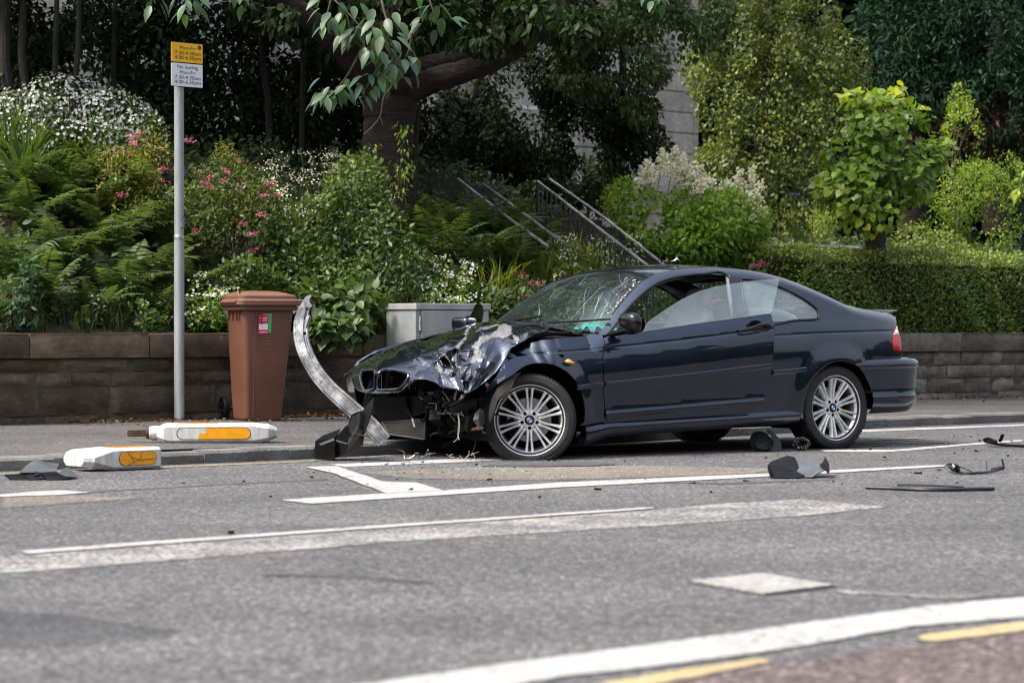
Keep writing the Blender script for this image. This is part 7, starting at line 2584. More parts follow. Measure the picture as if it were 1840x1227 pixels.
# white umbels standing above the leafy shrub
def umbels(name, label, cat, spots, n_fl, spread, size, seed, leafmat="leaf_mid", fl_mat="petal_white", stem_len=0.5, nleaf=700, group=None, eye=True, lsz=0.06):
    r_ = np.random.default_rng(seed)
    b = bank_px(*spots[0][:2]) if len(spots[0]) == 2 else np.array(spots[0])
    P = np.array([at(u, v, Y) for u, v, Y in spots[1:]])
    b = np.array([P[:, 0].mean(), P[:, 1].mean(), 0])
    s_, d_ = sd_of(b)
    b[2] = float(bank_z(max(d_, 0.3), s_)) - 0.02
    root = empty(name, tuple(b), label, cat, group)
    mb = MB()
    for p in P:
        f = b + (p - b) * np.array([0.55, 0.55, 0]) + np.array([0, 0.05, 0])
        s2, d2 = sd_of(f)
        f[2] = float(bank_z(max(d2, 0.2), s2)) - 0.03
        mb.tube(spline([f, (f + p) / 2 + r_.normal(0, .03, 3), p], 4), 0.004, 4)
    part(mb, "stem", "stem_green", root)
    Q = flower_heads(P, n_fl, spread, r_, 0.45)
    Nn = np.array([0, -0.45, 0.9]) + r_.normal(0, .35, Q.shape)
    blossoms(root, "blossom", Q, Nn, size, fl_mat, seed + 1, 7 if eye else 5, 0.6)
    if eye:
        Nn = unit(Nn)
        blossoms(root, "flower_eye", Q + Nn * 0.003, Nn, size * 0.33, "petal_yellow", seed + 2, 4, 0.5)
    zlo = b[2]
    k = r_.integers(0, len(P), nleaf)
    L0 = P[k] * 1.0
    fr = r_.uniform(0.15, 0.95, nleaf)[:, None]
    f0 = b + (L0 - b) * np.array([0.55, 0.55, 0])
    pos = f0 + (L0 - f0) * fr + r_.normal(0, spread * 1.1, (nleaf, 3))
    lb = LB()
    lb.add(pos, r_.normal(0, 1, (nleaf, 3)) + np.array([0, -.3, .2]), np.array([0, -.3, 1]) + r_.normal(0, .5, (nleaf, 3)), lsz * r_.uniform(.6, 1.3, nleaf), lsz * 0.38, 0.5 + r_.normal(0, .2, nleaf), 'leaf')
    lb.build("foliage", leafmat, root)
    return root
def scat(r_, n, u0, u1, v0, v1, dy=0.35):
    o = []
    for _ in range(n):
        u, v = r_.uniform(u0, u1), r_.uniform(v0, v1)
        Yw = rf(s_at(u), 0)[1]
        Yb = bank_px(u, min(v + 60, 590))[1]
        o.append((u, v, max(Yw + 0.2, Yb - dy * r_.random())))
    return o
r3 = np.random.default_rng(51)
umbels("white_umbel_plant", "tall white umbel flowers in front of the cherry trunk, above the leafy shrub", "flowers", [(560, 500)] + scat(r3, 85, 470, 700, 270, 405, .6), 16, 0.045, 0.011, 301, "leaf_mid", "petal_cream", eye=False, nleaf=900)
umbels("daisy_clump", "white daisy clump behind the bin lid, right beside the sign post", "flowers", [(380, 590)] + scat(r3, 34, 335, 425, 492, 580, .2), 9, 0.035, 0.016, 311, "leaf_fresh", nleaf=1100)
umbels("daisy_clump", "small white daisy clump on the coping, left of the sign post", "flowers", [(275, 592)] + scat(r3, 13, 250, 300, 535, 590, .1), 7, 0.03, 0.015, 321, "leaf_fresh", nleaf=500)
umbels("daisy_clump", "sparse white daisies among the ferns between the wall and post", "flowers", [(180, 585)] + scat(r3, 7, 160, 190, 525, 560, .1) + scat(r3, 4, 220, 250, 480, 510, .2), 5, 0.025, 0.014, 331, "leaf_mid", nleaf=300)
umbels("daisy_clump", "dense white daisy bank right above the grey cabinet", "flowers", [(780, 560)] + scat(r3, 50, 690, 850, 455, 548, .3), 11, 0.04, 0.014, 341, "leaf_fresh", nleaf=1200, eye=False)
umbels("daisy_clump", "white flower sprays below the handrails, seen above the car roof", "flowers", [(1060, 520)] + scat(r3, 34, 985, 1150, 425, 500, .5), 10, 0.045, 0.012, 351, "leaf_olive", nleaf=1000, eye=False)
umbels("daisy_clump", "white flowers glimpsed through the open car windows", "flowers", [(1190, 570)] + scat(r3, 34, 1140, 1260, 505, 590, .2), 11, 0.05, 0.013, 352, "leaf_fresh", nleaf=1500, eye=False)
umbels("valerian_clump", "pink valerian heads just left of the windscreen", "flowers", [(950, 560)] + [(939, 494, 23.2), (956, 508, 23.2), (951, 513, 23.2), (969, 511, 23.2), (941, 537, 23.0), (946, 534, 23.0), (937, 540, 23.0)], 30, 0.035, 0.009, 361, "leaf_mid", "petal_pink", eye=False, nleaf=900)
umbels("valerian_clump", "pink valerian heads behind the car roof at the hedge end", "flowers", [(1370, 520)] + [(1356, 480, 25.6), (1372, 473, 25.6), (1363, 476, 25.6)], 34, 0.035, 0.010, 371, "leaf_mid", "petal_pink", eye=False, nleaf=260)
umbels("yellow_flower_plant", "two small yellow blooms with grey green leaves at far left", "flowers", [(40, 560)] + [(36, 443, 20.6), (42, 440, 20.6), (15, 445, 20.6)], 6, 0.02, 0.018, 381, "leaf_mid", "petal_yellow", eye=False, nleaf=260)
sh, E_, b = bushy("thistle_weed", "grey green leafy weed on the coping at the left edge of the photo", "weed", 45, 592, [(40, 545, 35, 40, .2, -.1), (55, 500, 22, 40, .2, 0), (20, 565, 30, 20, .15, -.15)], 420, 0.085, "leaf_cherry", 391, shape='ovate', asp=0.35, cbias=.1, gap=-.8, stem_mat="stem_green")
sh, E_, b = bushy("leafy_shrub", "dark low shrub filling the bank behind the cabinet and bonnet", "shrub", 880, 580, [(860, 560, 80, 50, .4, 0), (930, 560, 60, 40, .4, .1), (1000, 560, 60, 40, .4, .1)], 3200, 0.07, "leaf_mid", 395, shape='leaf', cbias=-.1)
sh, E_, b = bushy("leafy_shrub", "leafy ground shrub at the foot of the handrails behind the car", "shrub", 1130, 570, [(1100, 545, 80, 50, .4, .1), (1190, 550, 70, 50, .4, .1), (1270, 545, 60, 50, .4, .2), (1340, 530, 50, 45, .4, .3)], 4200, 0.06, "leaf_mid", 396, shape='leaf', cbias=-.05)
sh, E_, b = bushy("leafy_shrub", "dense green ground shrub under the pink flowered shrub behind the bin", "shrub", 440, 570, [(440, 520, 60, 60, .4, 0), (490, 540, 50, 50, .35, 0), (400, 560, 50, 30, .3, 0)], 2600, 0.07, "leaf_mid", 397, shape='leaf', cbias=.02)
# ------------------------------------------------------------------ handrails and garden steps
simple("rail_black", (0.02, 0.02, 0.021), 0.22, var=0.3, coat=1.0, spec=0.8)
stone_mat("step_stone", [(0.06, 0.055, 0.045), (0.10, 0.09, 0.075), (0.15, 0.14, 0.12), (0.2, 0.19, 0.16)], 0.4)
simple("rail_glint", (0.30, 0.30, 0.29), 0.28, metal=0.5, var=0.5, vscale=5, coat=0.6)  # pale grey puts the bright glint on the black rails into their colour
def railing(label, pts_top, drop, spacing, second=0.0):
    """sloping handrail with balusters; pts are (u, v, Y)"""
    P = np.array([at(*p) for p in pts_top])
    base = np.array([P[-1][0], P[-1][1], P[-1][2] - drop])
    root = empty("handrail", tuple(base), label, "handrail", "garden handrails")
    mb = MB()
    mb.tube(resample(P, 0.3, False), 0.015, 10)
    part(mb, "top_rail", "rail_glint", root)
    if drop > 0.3:
        mb = MB()
        mb.tube(resample(P - np.array([0, 0, drop * 0.92]), 0.3, False), 0.014, 6)
        part(mb, "bottom_rail", "rail_black", root)
        Q = resample(P, spacing, False)
        for q in Q:
            mb = MB()
            mb.tube([q, q - np.array([0, 0, drop * 0.93])], 0.009, 6)
            part(mb, "baluster", "rail_black", root)
        mb = MB()
        for q in (P[0], P[-1]):
            mb.tube([q, q - np.array([0, 0, drop + 0.15])], 0.018, 8)
            part(mb, "post", "rail_black", root)
            mb = MB()
    return root
railing("black handrail with balusters, nearest the tree trunk", [(822, 322, 25.0), (900, 382, 24.4), (985, 443, 23.6)], 0.12, 0.13)
railing("thin black handrail close behind the nearest one, in deep shade", [(868, 331, 25.5), (930, 376, 24.9), (1000, 428, 24.2)], 0.1, 0.13)
railing("black handrail with long balusters, above the car roof", [(966, 326, 26.0), (1060, 398, 25.0), (1172, 484, 23.8)], 0.72, 0.12)
railing("slim black handrail furthest to the right, above the car roof", [(988, 322, 26.6), (1090, 394, 25.5), (1200, 482, 24.2)], 0.12, 0.12)
ST = empty("garden_steps", tuple(bank_px(1180, 520)), "mossy stone steps climbing between the black handrails", "steps")
for k in range(9):
    a = bank_px(1150 - k * 22, 500 - k * 13)
    mb = MB()
    M_ = Matrix.Translation((a[0], a[1], a[2] + 0.03)) @ Matrix.Rotation(ROADANG, 4, 'Z')
    mb.box((-0.55, -0.18, -0.12), (0.55, 0.18, 0.06), M_)
    part(mb, "step", "step_stone", ST, smooth=False, bevel=0.01)

# ------------------------------------------------------------------ stone house beyond the trees
stone_mat("house_stone", [(0.36, 0.33, 0.29), (0.46, 0.43, 0.385), (0.54, 0.51, 0.465), (0.60, 0.575, 0.53)], 0.0, 0.35)
simple("slate", (0.06, 0.065, 0.07), 0.7, var=0.3)
simple("window_white", (0.70, 0.71, 0.71), 0.4, var=0.06)
thin_glass("window_glass", (0.25, 0.28, 0.3), 0.25)
simple("room_dark", (0.05, 0.05, 0.05), 0.9)
HD = 13.0
HS0, HS1 = s_at(-250, HD), s_at(1255, HD)
HOUSE = empty("stone_house", tuple(rf((HS0 + HS1) / 2, HD, 2.6)), "pale ashlar stone house with white windows behind the trees", "house")
wins = [(s_at(u, HD), zc_, w_, h_) for u, zc_, w_, h_ in [(1135, 4.6, 1.25, 2.3), (985, 4.6, 1.2, 2.2), (560, 4.8, 1.2, 2.2), (205, 4.9, 1.2, 2.4), (-60, 4.9, 1.2, 2.4), (380, 4.8, 1.2, 2.2)]]
mb = MB()
z = 2.2
rnd = np.random.default_rng(6)
def hbox(mb, s0, s1, d0, d1, z0, z1, c=0.5):
    p = [rf(s0, d0, z0), rf(s1, d0, z0), rf(s1, d1, z0), rf(s0, d1, z0), rf(s0, d0, z1), rf(s1, d0, z1), rf(s1, d1, z1), rf(s0, d1, z1)]
    mb.add(p, [(3, 2, 1, 0), (4, 5, 6, 7), (0, 1, 5, 4), (1, 2, 6, 5), (2, 3, 7, 6), (3, 0, 4, 7)], c)
while z < 9.5:
    h = 0.36
    s = HS0 + rnd.uniform(-0.8, 0)
    while s < HS1:
        l = rnd.uniform(0.6, 1.1)
        a, e = max(s, HS0), min(s + l, HS1)
        cuts = [(a, e)]
        for ws_, wz, ww, wh in wins:
            if z + h > wz - wh / 2 and z < wz + wh / 2:
                new = []
                for x0, x1 in cuts:
                    if x1 < ws_ - ww / 2 or x0 > ws_ + ww / 2:
                        new.append((x0, x1))
                    else:
                        if x0 < ws_ - ww / 2:
                            new.append((x0, ws_ - ww / 2))
                        if x1 > ws_ + ww / 2:
                            new.append((ws_ + ww / 2, x1))
                cuts = new
        for x0, x1 in cuts:
            if x1 - x0 > 0.03:
                hbox(mb, x0 + 0.004, x1 - 0.004, HD, HD + 0.3, z + 0.012, z + h - 0.012, rnd.uniform(0.2, 0.8))
        s += l
    z += h
part(mb, "wall", "house_stone", HOUSE, smooth=False)
mb = MB()
for q0, q1 in zip([HS0] + [w_[0] + w_[2] / 2 for w_ in sorted(wins)], [w_[0] - w_[2] / 2 for w_ in sorted(wins)] + [HS1]):
    hbox(mb, q0 + 0.01, q1 - 0.01, HD + 0.025, HD + 0.32, 2.0, 9.4)
for ws_, wz, ww, wh in wins:
    hbox(mb, ws_ - ww / 2 - 0.01, ws_ + ww / 2 + 0.01, HD + 0.025, HD + 0.32, 2.0, wz - wh / 2)
    hbox(mb, ws_ - ww / 2 - 0.01, ws_ + ww / 2 + 0.01, HD + 0.025, HD + 0.32, wz + wh / 2, 9.4)
hbox(mb, HS1 - 0.32, HS1 - 0.03, HD + 0.3, HD + 7, 2.0, 9.4)
part(mb, "inner_wall", "house_stone", HOUSE, smooth=False)
mb = MB()
hbox(mb, HS0 + 0.2, HS1 - 0.5, HD + 1.6, HD + 1.9, 2.0, 9.4)
part(mb, "room", "room_dark", HOUSE, smooth=False)
for ws_, wz, ww, wh in wins:
    mb = MB()
    for a, b, c, d in ((-ww / 2, -ww / 2 + 0.09, -wh / 2, wh / 2), (ww / 2 - 0.09, ww / 2, -wh / 2, wh / 2), (-ww / 2 + .09, ww / 2 - .09, -wh / 2, -wh / 2 + 0.1), (-ww / 2 + .09, ww / 2 - .09, wh / 2 - 0.09, wh / 2), (-ww / 2 + .09, ww / 2 - .09, -0.03, 0.03)):
        hbox(mb, ws_ + a, ws_ + b, HD + 0.10, HD + 0.18, wz + c, wz + d)
    WN = part(mb, "window", "window_white", HOUSE, smooth=False)
    mb = MB()
    hbox(mb, ws_ - ww / 2 + .08, ws_ + ww / 2 - .08, HD + 0.135, HD + 0.145, wz - wh / 2 + .08, wz + wh / 2 - .08)
    g_ = mb.build("pane", "window_glass", WN, smooth=False)
    g_.location = -Vector(HOUSE.location)
    mb = MB()
    hbox(mb, ws_ - ww / 2 - .1, ws_ + ww / 2 + .1, HD - 0.06, HD + 0.1, wz - wh / 2 - .14, wz - wh / 2)
    part(mb, "window_sill", "house_stone", HOUSE, smooth=False)
mb = MB()
p = [rf(HS0 - .3, HD - .3, 9.4), rf(HS1 + .3, HD - .3, 9.4), rf(HS1 + .3, HD + 4, 12.2), rf(HS0 - .3, HD + 4, 12.2), rf(HS0 - .3, HD + 8, 9.4), rf(HS1 + .3, HD + 8, 9.4)]
mb.add(p, [(0, 1, 2, 3), (3, 2, 5, 4), (0, 3, 4), (1, 5, 2), (0, 4, 5, 1)])
part(mb, "roof", "slate", HOUSE, smooth=False)

# ------------------------------------------------------------------ cherry tree over the left half
cb = bank_px(700, 405)
cb[2] -= 0.1
TY = cb[1]
CH = empty("cherry_tree", tuple(cb), "old cherry tree with thick dark trunk and low spreading limbs above the bank", "tree")
CH["category"] = "cherry tree"
def limb(root, name, px, rad, mat, seg=14, wob_=0.02, seed=1):
    r_ = np.random.default_rng(seed)
    P = spline([at(*q) for q in px], 6)
    rr_ = np.interp(np.linspace(0, 1, len(P)), np.linspace(0, 1, len(rad)), rad) * (1 + r_.normal(0, 0.03, len(P)))
    P[1:-1] += r_.normal(0, wob_ * .35, (len(P) - 2, 3))
    mb = MB()
    mb.tube(P, rr_, seg)
    return part(mb, name, mat, root)
limb(CH, "trunk", [(702, 440, TY), (700, 380, TY), (697, 300, TY), (699, 230, TY), (702, 175, TY), (698, 120, TY), (690, 40, TY + .2), (680, -80, TY + .3), (690, -220, TY + .5)], [.36, .29, .265, .26, .28, .30, .25, .2, .14], "bark_cherry", 22, 0.012, 2)
limb(CH, "limb", [(720, 165, TY), (770, 148, TY - .2), (830, 130, TY - .5), (880, 112, TY - .8), (930, 85, TY - 1.0), (985, 40, TY - 1.3), (1030, -10, TY - 1.6), (1080, -80, TY - 2)], [.17, .13, .115, .11, .10, .09, .08, .06], "bark_cherry", 16, 0.012, 3)
limb(CH, "limb", [(715, 130, TY), (770, 118, TY + .3), (840, 95, TY + .6), (920, 60, TY + .9), (1000, 15, TY + 1.2), (1090, -60, TY + 1.5)], [.13, .10, .085, .075, .065, .05], "bark_cherry", 12, 0.015, 4)
limb(CH, "limb", [(690, 160, TY), (650, 120, TY - .2), (600, 75, TY - .4), (550, 30, TY - .6), (500, -10, TY - .8), (430, -60, TY - 1.2)], [.19, .15, .13, .11, .10, .07], "bark_cherry", 14, 0.015, 5)
limb(CH, "limb", [(700, 120, TY), (720, 40, TY - .8), (740, -60, TY - 1.8), (760, -160, TY - 2.6)], [.17, .13, .10, .06], "bark_cherry", 12, 0.015, 6)
limb(CH, "root_shoot", [(738, 430, TY - .1), (742, 330, TY - .1), (746, 250, TY), (752, 190, TY)], [.05, .045, .035, .03], "bark_cherry", 8, 0.01, 7)
r_ = np.random.default_rng(400)
def crown(root, name, ells, n, L, mat, seed, asp=.5, shape='leaf', hang=.5, gap=-.3, gsc=.7, cb_=0.0, droop=.1, core=.3):
    rr_ = np.random.default_rng(seed)
    P, D = blob(ells, n, rr_, core, gap, gsc, seed)
    m = len(P)
    T = D * 0.4 + rr_.normal(0, 0.6, (m, 3)) - np.array([0, 0, hang])
    N = np.array([0, 0, 0.8]) + D * 0.5 + rr_.normal(0, 0.4, (m, 3))
    col = 0.4 + cb_ + rr_.normal(0, .17, m) + .15 * wob(P, 1.2, seed + 3)
    lb = LB()
    ls = L * rr_.uniform(.65, 1.2, m)
    lb.add(P, T, N, ls, ls * asp, col, shape, .2, droop)
    return lb.build(name, mat, root)
# canopy over the bank (its upper part is above the picture and shades the left half)
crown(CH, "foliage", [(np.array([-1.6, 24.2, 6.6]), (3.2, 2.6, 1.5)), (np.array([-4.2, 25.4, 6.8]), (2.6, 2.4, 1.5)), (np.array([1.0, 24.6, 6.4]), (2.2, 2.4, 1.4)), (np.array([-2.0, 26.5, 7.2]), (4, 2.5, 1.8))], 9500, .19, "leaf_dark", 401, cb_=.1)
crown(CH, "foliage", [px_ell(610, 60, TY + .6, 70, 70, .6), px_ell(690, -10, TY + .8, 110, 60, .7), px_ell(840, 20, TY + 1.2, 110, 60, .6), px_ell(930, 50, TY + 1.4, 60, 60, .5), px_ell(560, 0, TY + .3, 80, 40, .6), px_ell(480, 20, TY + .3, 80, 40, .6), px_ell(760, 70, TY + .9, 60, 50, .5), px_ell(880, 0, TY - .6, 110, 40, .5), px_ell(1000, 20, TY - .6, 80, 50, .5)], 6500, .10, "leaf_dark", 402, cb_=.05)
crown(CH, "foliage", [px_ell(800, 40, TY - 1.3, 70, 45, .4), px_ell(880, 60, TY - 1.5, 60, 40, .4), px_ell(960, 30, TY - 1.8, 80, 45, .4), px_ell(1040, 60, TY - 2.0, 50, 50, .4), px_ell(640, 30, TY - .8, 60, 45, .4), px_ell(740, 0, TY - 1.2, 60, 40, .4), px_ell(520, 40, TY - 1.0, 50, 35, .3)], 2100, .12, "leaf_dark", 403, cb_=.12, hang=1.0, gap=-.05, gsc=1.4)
# hanging sprays of big leaves in front
def spray(root, twig, n, L, seed, mat="leaf_cherry", spread=.10, name="leaves", cb_=.1):
    rr_ = np.random.default_rng(seed)
    P = spline([at(*q) for q in twig], 6)
    mb = MB()
    mb.tube(P, np.linspace(.010, .004, len(P)), 5)
    tw = part(mb, "twig", "stem_brown", root)
    k = (len(P) - 1) * (1 - rr_.random(n) ** 1.6 * .75)
    i0 = np.clip(k.astype(int), 0, len(P) - 2)
    b = P[i0] + (P[i0 + 1] - P[i0]) * (k - i0)[:, None] + rr_.normal(0, spread * .3, (n, 3))
    az = rr_.uniform(0, 6.28, n)
    T = np.stack([np.cos(az), np.sin(az), -1.1 + rr_.normal(0, .35, n)], 1)
    b = b + np.stack([np.cos(az), np.sin(az), 0 * az], 1) * spread * rr_.uniform(.2, 1.0, n)[:, None]
    N = np.stack([np.cos(az) * .8, np.sin(az) * .8 - .5, np.full(n, .9)], 1) + rr_.normal(0, .25, (n, 3))
    lb = LB()
    ls = L * rr_.uniform(.7, 1.15, n)
    lb.add(b, T, N, ls, ls * .43, .45 + cb_ + rr_.normal(0, .18, n), 'ovate', .22, .22)
    return lb.build(name, mat, root)
spray(CH, [(560, -30, 18.5), (600, 0, 18.4), (640, 40, 18.3), (660, 70, 18.3)], 26, .165, 411, spread=.16)
spray(CH, [(680, -30, 18.5), (690, 20, 18.3), (700, 55, 18.2), (690, 85, 18.2)], 26, .165, 412, spread=.16)
spray(CH, [(760, -30, 18.6), (775, 10, 18.5), (785, 40, 18.5)], 16, .165, 413, spread=.14)
spray(CH, [(650, 90, 18.4), (625, 135, 18.4), (605, 160, 18.4), (592, 170, 18.4)], 20, .15, 414, spread=.14)
spray(CH, [(706, 92, 18.3), (690, 110, 18.3), (668, 140, 18.3), (655, 165, 18.3)], 24, .15, 415, spread=.13)
spray(CH, [(740, 60, 18.3), (735, 90, 18.3), (722, 118, 18.3)], 16, .15, 416, spread=.12)
spray(CH, [(700, 70, 18.2), (712, 100, 18.2), (706, 150, 18.2), (690, 175, 18.2), (682, 212, 18.2), (655, 242, 18.2)], 3, .10, 417, spread=.03)
spray(CH, [(330, -30, 18.0), (338, 5, 18.0), (350, 12, 18.0)], 11, .15, 418, spread=.09, cb_=.25)
spray(CH, [(270, -20, 18.6), (280, 8, 18.6)], 6, .14, 419, spread=.1, cb_=-.1)
spray(CH, [(425, -20, 18.2), (432, 5, 18.2)], 6, .14, 420, spread=.08)
spray(CH, [(600, -20, 18.2), (590, 20, 18.2), (585, 40, 18.2)], 10, .15, 421, spread=.12)
spray(CH, [(1170, -30, 18.4), (1180, 5, 18.4)], 8, .13, 422, spread=.09, cb_=.1)
# climbing rose shoots on the trunk
sh = empty("climbing_shoot", tuple(bank_px(725, 420)), "thin leafy climbing shoot growing up in front of the cherry trunk", "climber")
for tw, n_, sd_ in (([(700, 400, TY - .6), (715, 340, TY - .6), (722, 280, TY - .6), (727, 225, TY - .6)], 90, 431), ([(640, 330, TY - .7), (655, 290, TY - .7), (668, 262, TY - .7)], 40, 432), ([(735, 380, TY - .5), (720, 330, TY - .5), (730, 300, TY - .5)], 50, 433)):
    spray(sh, tw, n_, .055, sd_, "leaf_fresh", .09, "leaves")

# ------------------------------------------------------------------ other trees
def tree(name, label, cat, base, trunk_px, rads, ells, n, L, mat, seed, asp=.55, shape='leaf', group=None, barkm="bark_grey", **kw):
    root = empty(name, tuple(base), label, cat, group)
    limb(root, "trunk", trunk_px, rads, barkm, 12, .02, seed)
    crown(root, "crown", ells, n, L, mat, seed + 1, asp, shape, **kw)
    return root
def gbase(u, Y):
    return bank_at(u, Y)
# dark holly-like tree right of the cherry trunk, hanging over the rails
b = gbase(820, 28.5)
tree("small_leaved_tree", "dark small leaved tree drooping over the handrails, right of the cherry trunk", "tree", b, [(815, 400, 28.5), (800, 300, 28.5), (830, 220, 28.5), (870, 120, 28.4), (900, 20, 28.3)], [.10, .08, .07, .05, .03],
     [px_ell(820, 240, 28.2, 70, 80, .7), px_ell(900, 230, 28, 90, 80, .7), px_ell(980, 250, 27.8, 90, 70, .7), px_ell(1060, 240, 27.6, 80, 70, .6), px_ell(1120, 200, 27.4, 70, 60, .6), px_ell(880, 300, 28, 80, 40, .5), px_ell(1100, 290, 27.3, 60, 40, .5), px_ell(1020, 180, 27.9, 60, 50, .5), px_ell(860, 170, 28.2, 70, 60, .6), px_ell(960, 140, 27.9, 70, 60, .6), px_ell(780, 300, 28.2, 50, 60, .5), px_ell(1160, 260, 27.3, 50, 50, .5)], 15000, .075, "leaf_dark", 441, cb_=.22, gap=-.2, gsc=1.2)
b = gbase(1120, 27.2)
tree("drooping_tree", "tree with pale drooping shoots hanging in front of the stone house", "tree", b, [(1120, 430, 27.4), (1110, 250, 27.4), (1120, 100, 27.2), (1110, -60, 27)], [.05, .045, .04, .03],
     [px_ell(1040, 50, 26.8, 70, 70, .5), px_ell(1110, 60, 26.8, 70, 70, .6), px_ell(1160, 120, 26.8, 50, 50, .5), px_ell(1180, 30, 27, 70, 60, .6), px_ell(1240, 60, 27.2, 60, 50, .5), px_ell(1020, 120, 26.6, 30, 50, .3), px_ell(1150, 190, 26.8, 40, 40, .4), px_ell(1290, 20, 27.3, 40, 40, .4), px_ell(1070, 130, 26.9, 50, 60, .4), px_ell(1120, 0, 26.9, 120, 40, .5)], 8000, .075, "leaf_mid", 451, cb_=-.08, hang=1.2, gap=-.15, gsc=1.3)
# birch-like tree right of the house
b = gbase(1370, 33)
tree("birch_tree", "airy light green tree with small leaves, right of the stone house", "tree", b, [(1375, 440, 33), (1370, 330, 33), (1372, 220, 33), (1380, 80, 33), (1390, -80, 33)], [.13, .11, .09, .07, .05],
     [px_ell(1330, 60, 33, 90, 90, 1.0), px_ell(1420, 50, 33, 100, 90, 1.0), px_ell(1480, 110, 33, 80, 70, .9), px_ell(1400, 160, 32.8, 110, 90, 1.0), px_ell(1310, 190, 32.8, 70, 90, .9), px_ell(1460, 220, 32.8, 80, 80, .9), px_ell(1360, 280, 32.6, 100, 80, .9), px_ell(1300, 300, 32.4, 60, 60, .7), px_ell(1440, 310, 32.6, 70, 60, .7), px_ell(1520, 170, 33, 50, 60, .7), px_ell(1380, -60, 33, 160, 80, 1.2), px_ell(1270, 120, 33, 50, 80, .8), px_ell(1340, 370, 32.4, 90, 50, .7), px_ell(1430, 390, 32.4, 70, 40, .6)], 26000, .066, "leaf_birch", 461, cb_=-.02, gap=-.12, gsc=1.25)
# dark conifers, far right
for i, (u, Y, ells, lab) in enumerate([
        (1640, 38, [(1600, 60, 80, 100), (1680, 40, 90, 110), (1640, 160, 100, 90), (1580, 170, 60, 80), (1690, 190, 80, 70), (1640, -80, 120, 80)], "dark blue green conifer behind the round leaved young tree"),
        (1790, 37, [(1760, 60, 90, 110), (1830, 80, 90, 120), (1780, 180, 90, 80), (1860, 200, 80, 90), (1800, -80, 120, 80), (1900, 0, 80, 150)], "dark conifer with brown inner twigs at the right edge")]):
    b = gbase(u, Y)
    root = empty("conifer", tuple(b), lab, "tree", "dark conifers")
    limb(root, "trunk", [(u, 420, Y), (u, 250, Y), (u + 5, 100, Y), (u, -100, Y)], [.22, .2, .16, .1], "bark_cherry", 12, .02, 470 + i)
    crown(root, "crown", [px_ell(a, b_, Y - .3, c, d, 1.3) for a, b_, c, d in ells], 17000, .12, "leaf_yew", 471 + i, .26, 'leaf', hang=.45, gap=-.35, gsc=.8, droop=.1, cb_=.05)
    crown(root, "dead_twigs", [px_ell(u - 40, 230, Y - .1, 90, 50, .9), px_ell(u + 40, 250, Y, 80, 40, .9)], 1500, .11, "leaf_brown", 475 + i, .3, 'rhomb', cb_=-.15)
# young lime tree, cut hard and sprouting big round leaves
b = gbase(1572, 26.6)
LT = empty("lime_tree", tuple(b), "young tree of big round yellow green leaves behind the clipped hedge", "tree")
limb(LT, "trunk", [(1572, 480, 26.6), (1573, 440, 26.6), (1570, 400, 26.6), (1575, 360, 26.6)], [.12, .115, .13, .08], "bark_grey", 12, .01, 481)
for k, (u, v) in enumerate([(1500, 290), (1540, 240), (1590, 210), (1640, 240), (1680, 300), (1560, 330)]):
    limb(LT, "branch", [(1573, 400, 26.6), ((1573 + u) / 2, (385 + v) / 2 + 10, 26.5), (u, v, 26.4)], [.03, .02, .008], "stem_brown", 6, .01, 482 + k)
rr_ = np.random.default_rng(490)
E_ = [px_ell(1580, 290, 26.5, 105, 85, .75), px_ell(1590, 220, 26.5, 80, 55, .6), px_ell(1540, 340, 26.3, 75, 60, .6), px_ell(1640, 310, 26.4, 60, 60, .6), px_ell(1575, 380, 26.3, 60, 45, .5), px_ell(1490, 320, 26.4, 30, 40, .3), px_ell(1560, 180, 26.6, 60, 22, .3), px_ell(1690, 260, 26.4, 22, 40, .3), px_ell(1480, 280, 26.5, 20, 22, .2), px_ell(1610, 172, 26.6, 16, 20, .2), px_ell(1545, 200, 26.6, 20, 25, .2), px_ell(1475, 345, 26.3, 25, 18, .2), px_ell(1660, 215, 26.5, 18, 25, .2)]
P, D = blob(E_, 1900, rr_, .30, -.5, .9, 490)
az = rr_.uniform(0, 6.28, len(P))
T = D * .6 + rr_.normal(0, .55, P.shape) + np.array([0, 0, -.45])
N = np.array([0, -.35, .9]) + D * .5 + rr_.normal(0, .3, P.shape)
# outer and upward leaves coloured yellower, inner leaves darker green
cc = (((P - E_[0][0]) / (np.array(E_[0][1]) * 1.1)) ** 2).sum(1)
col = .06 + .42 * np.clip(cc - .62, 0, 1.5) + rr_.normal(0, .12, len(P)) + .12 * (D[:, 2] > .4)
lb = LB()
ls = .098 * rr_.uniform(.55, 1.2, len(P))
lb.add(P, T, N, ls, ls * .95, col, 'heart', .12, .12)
lb.build("crown", "leaf_lime", LT)
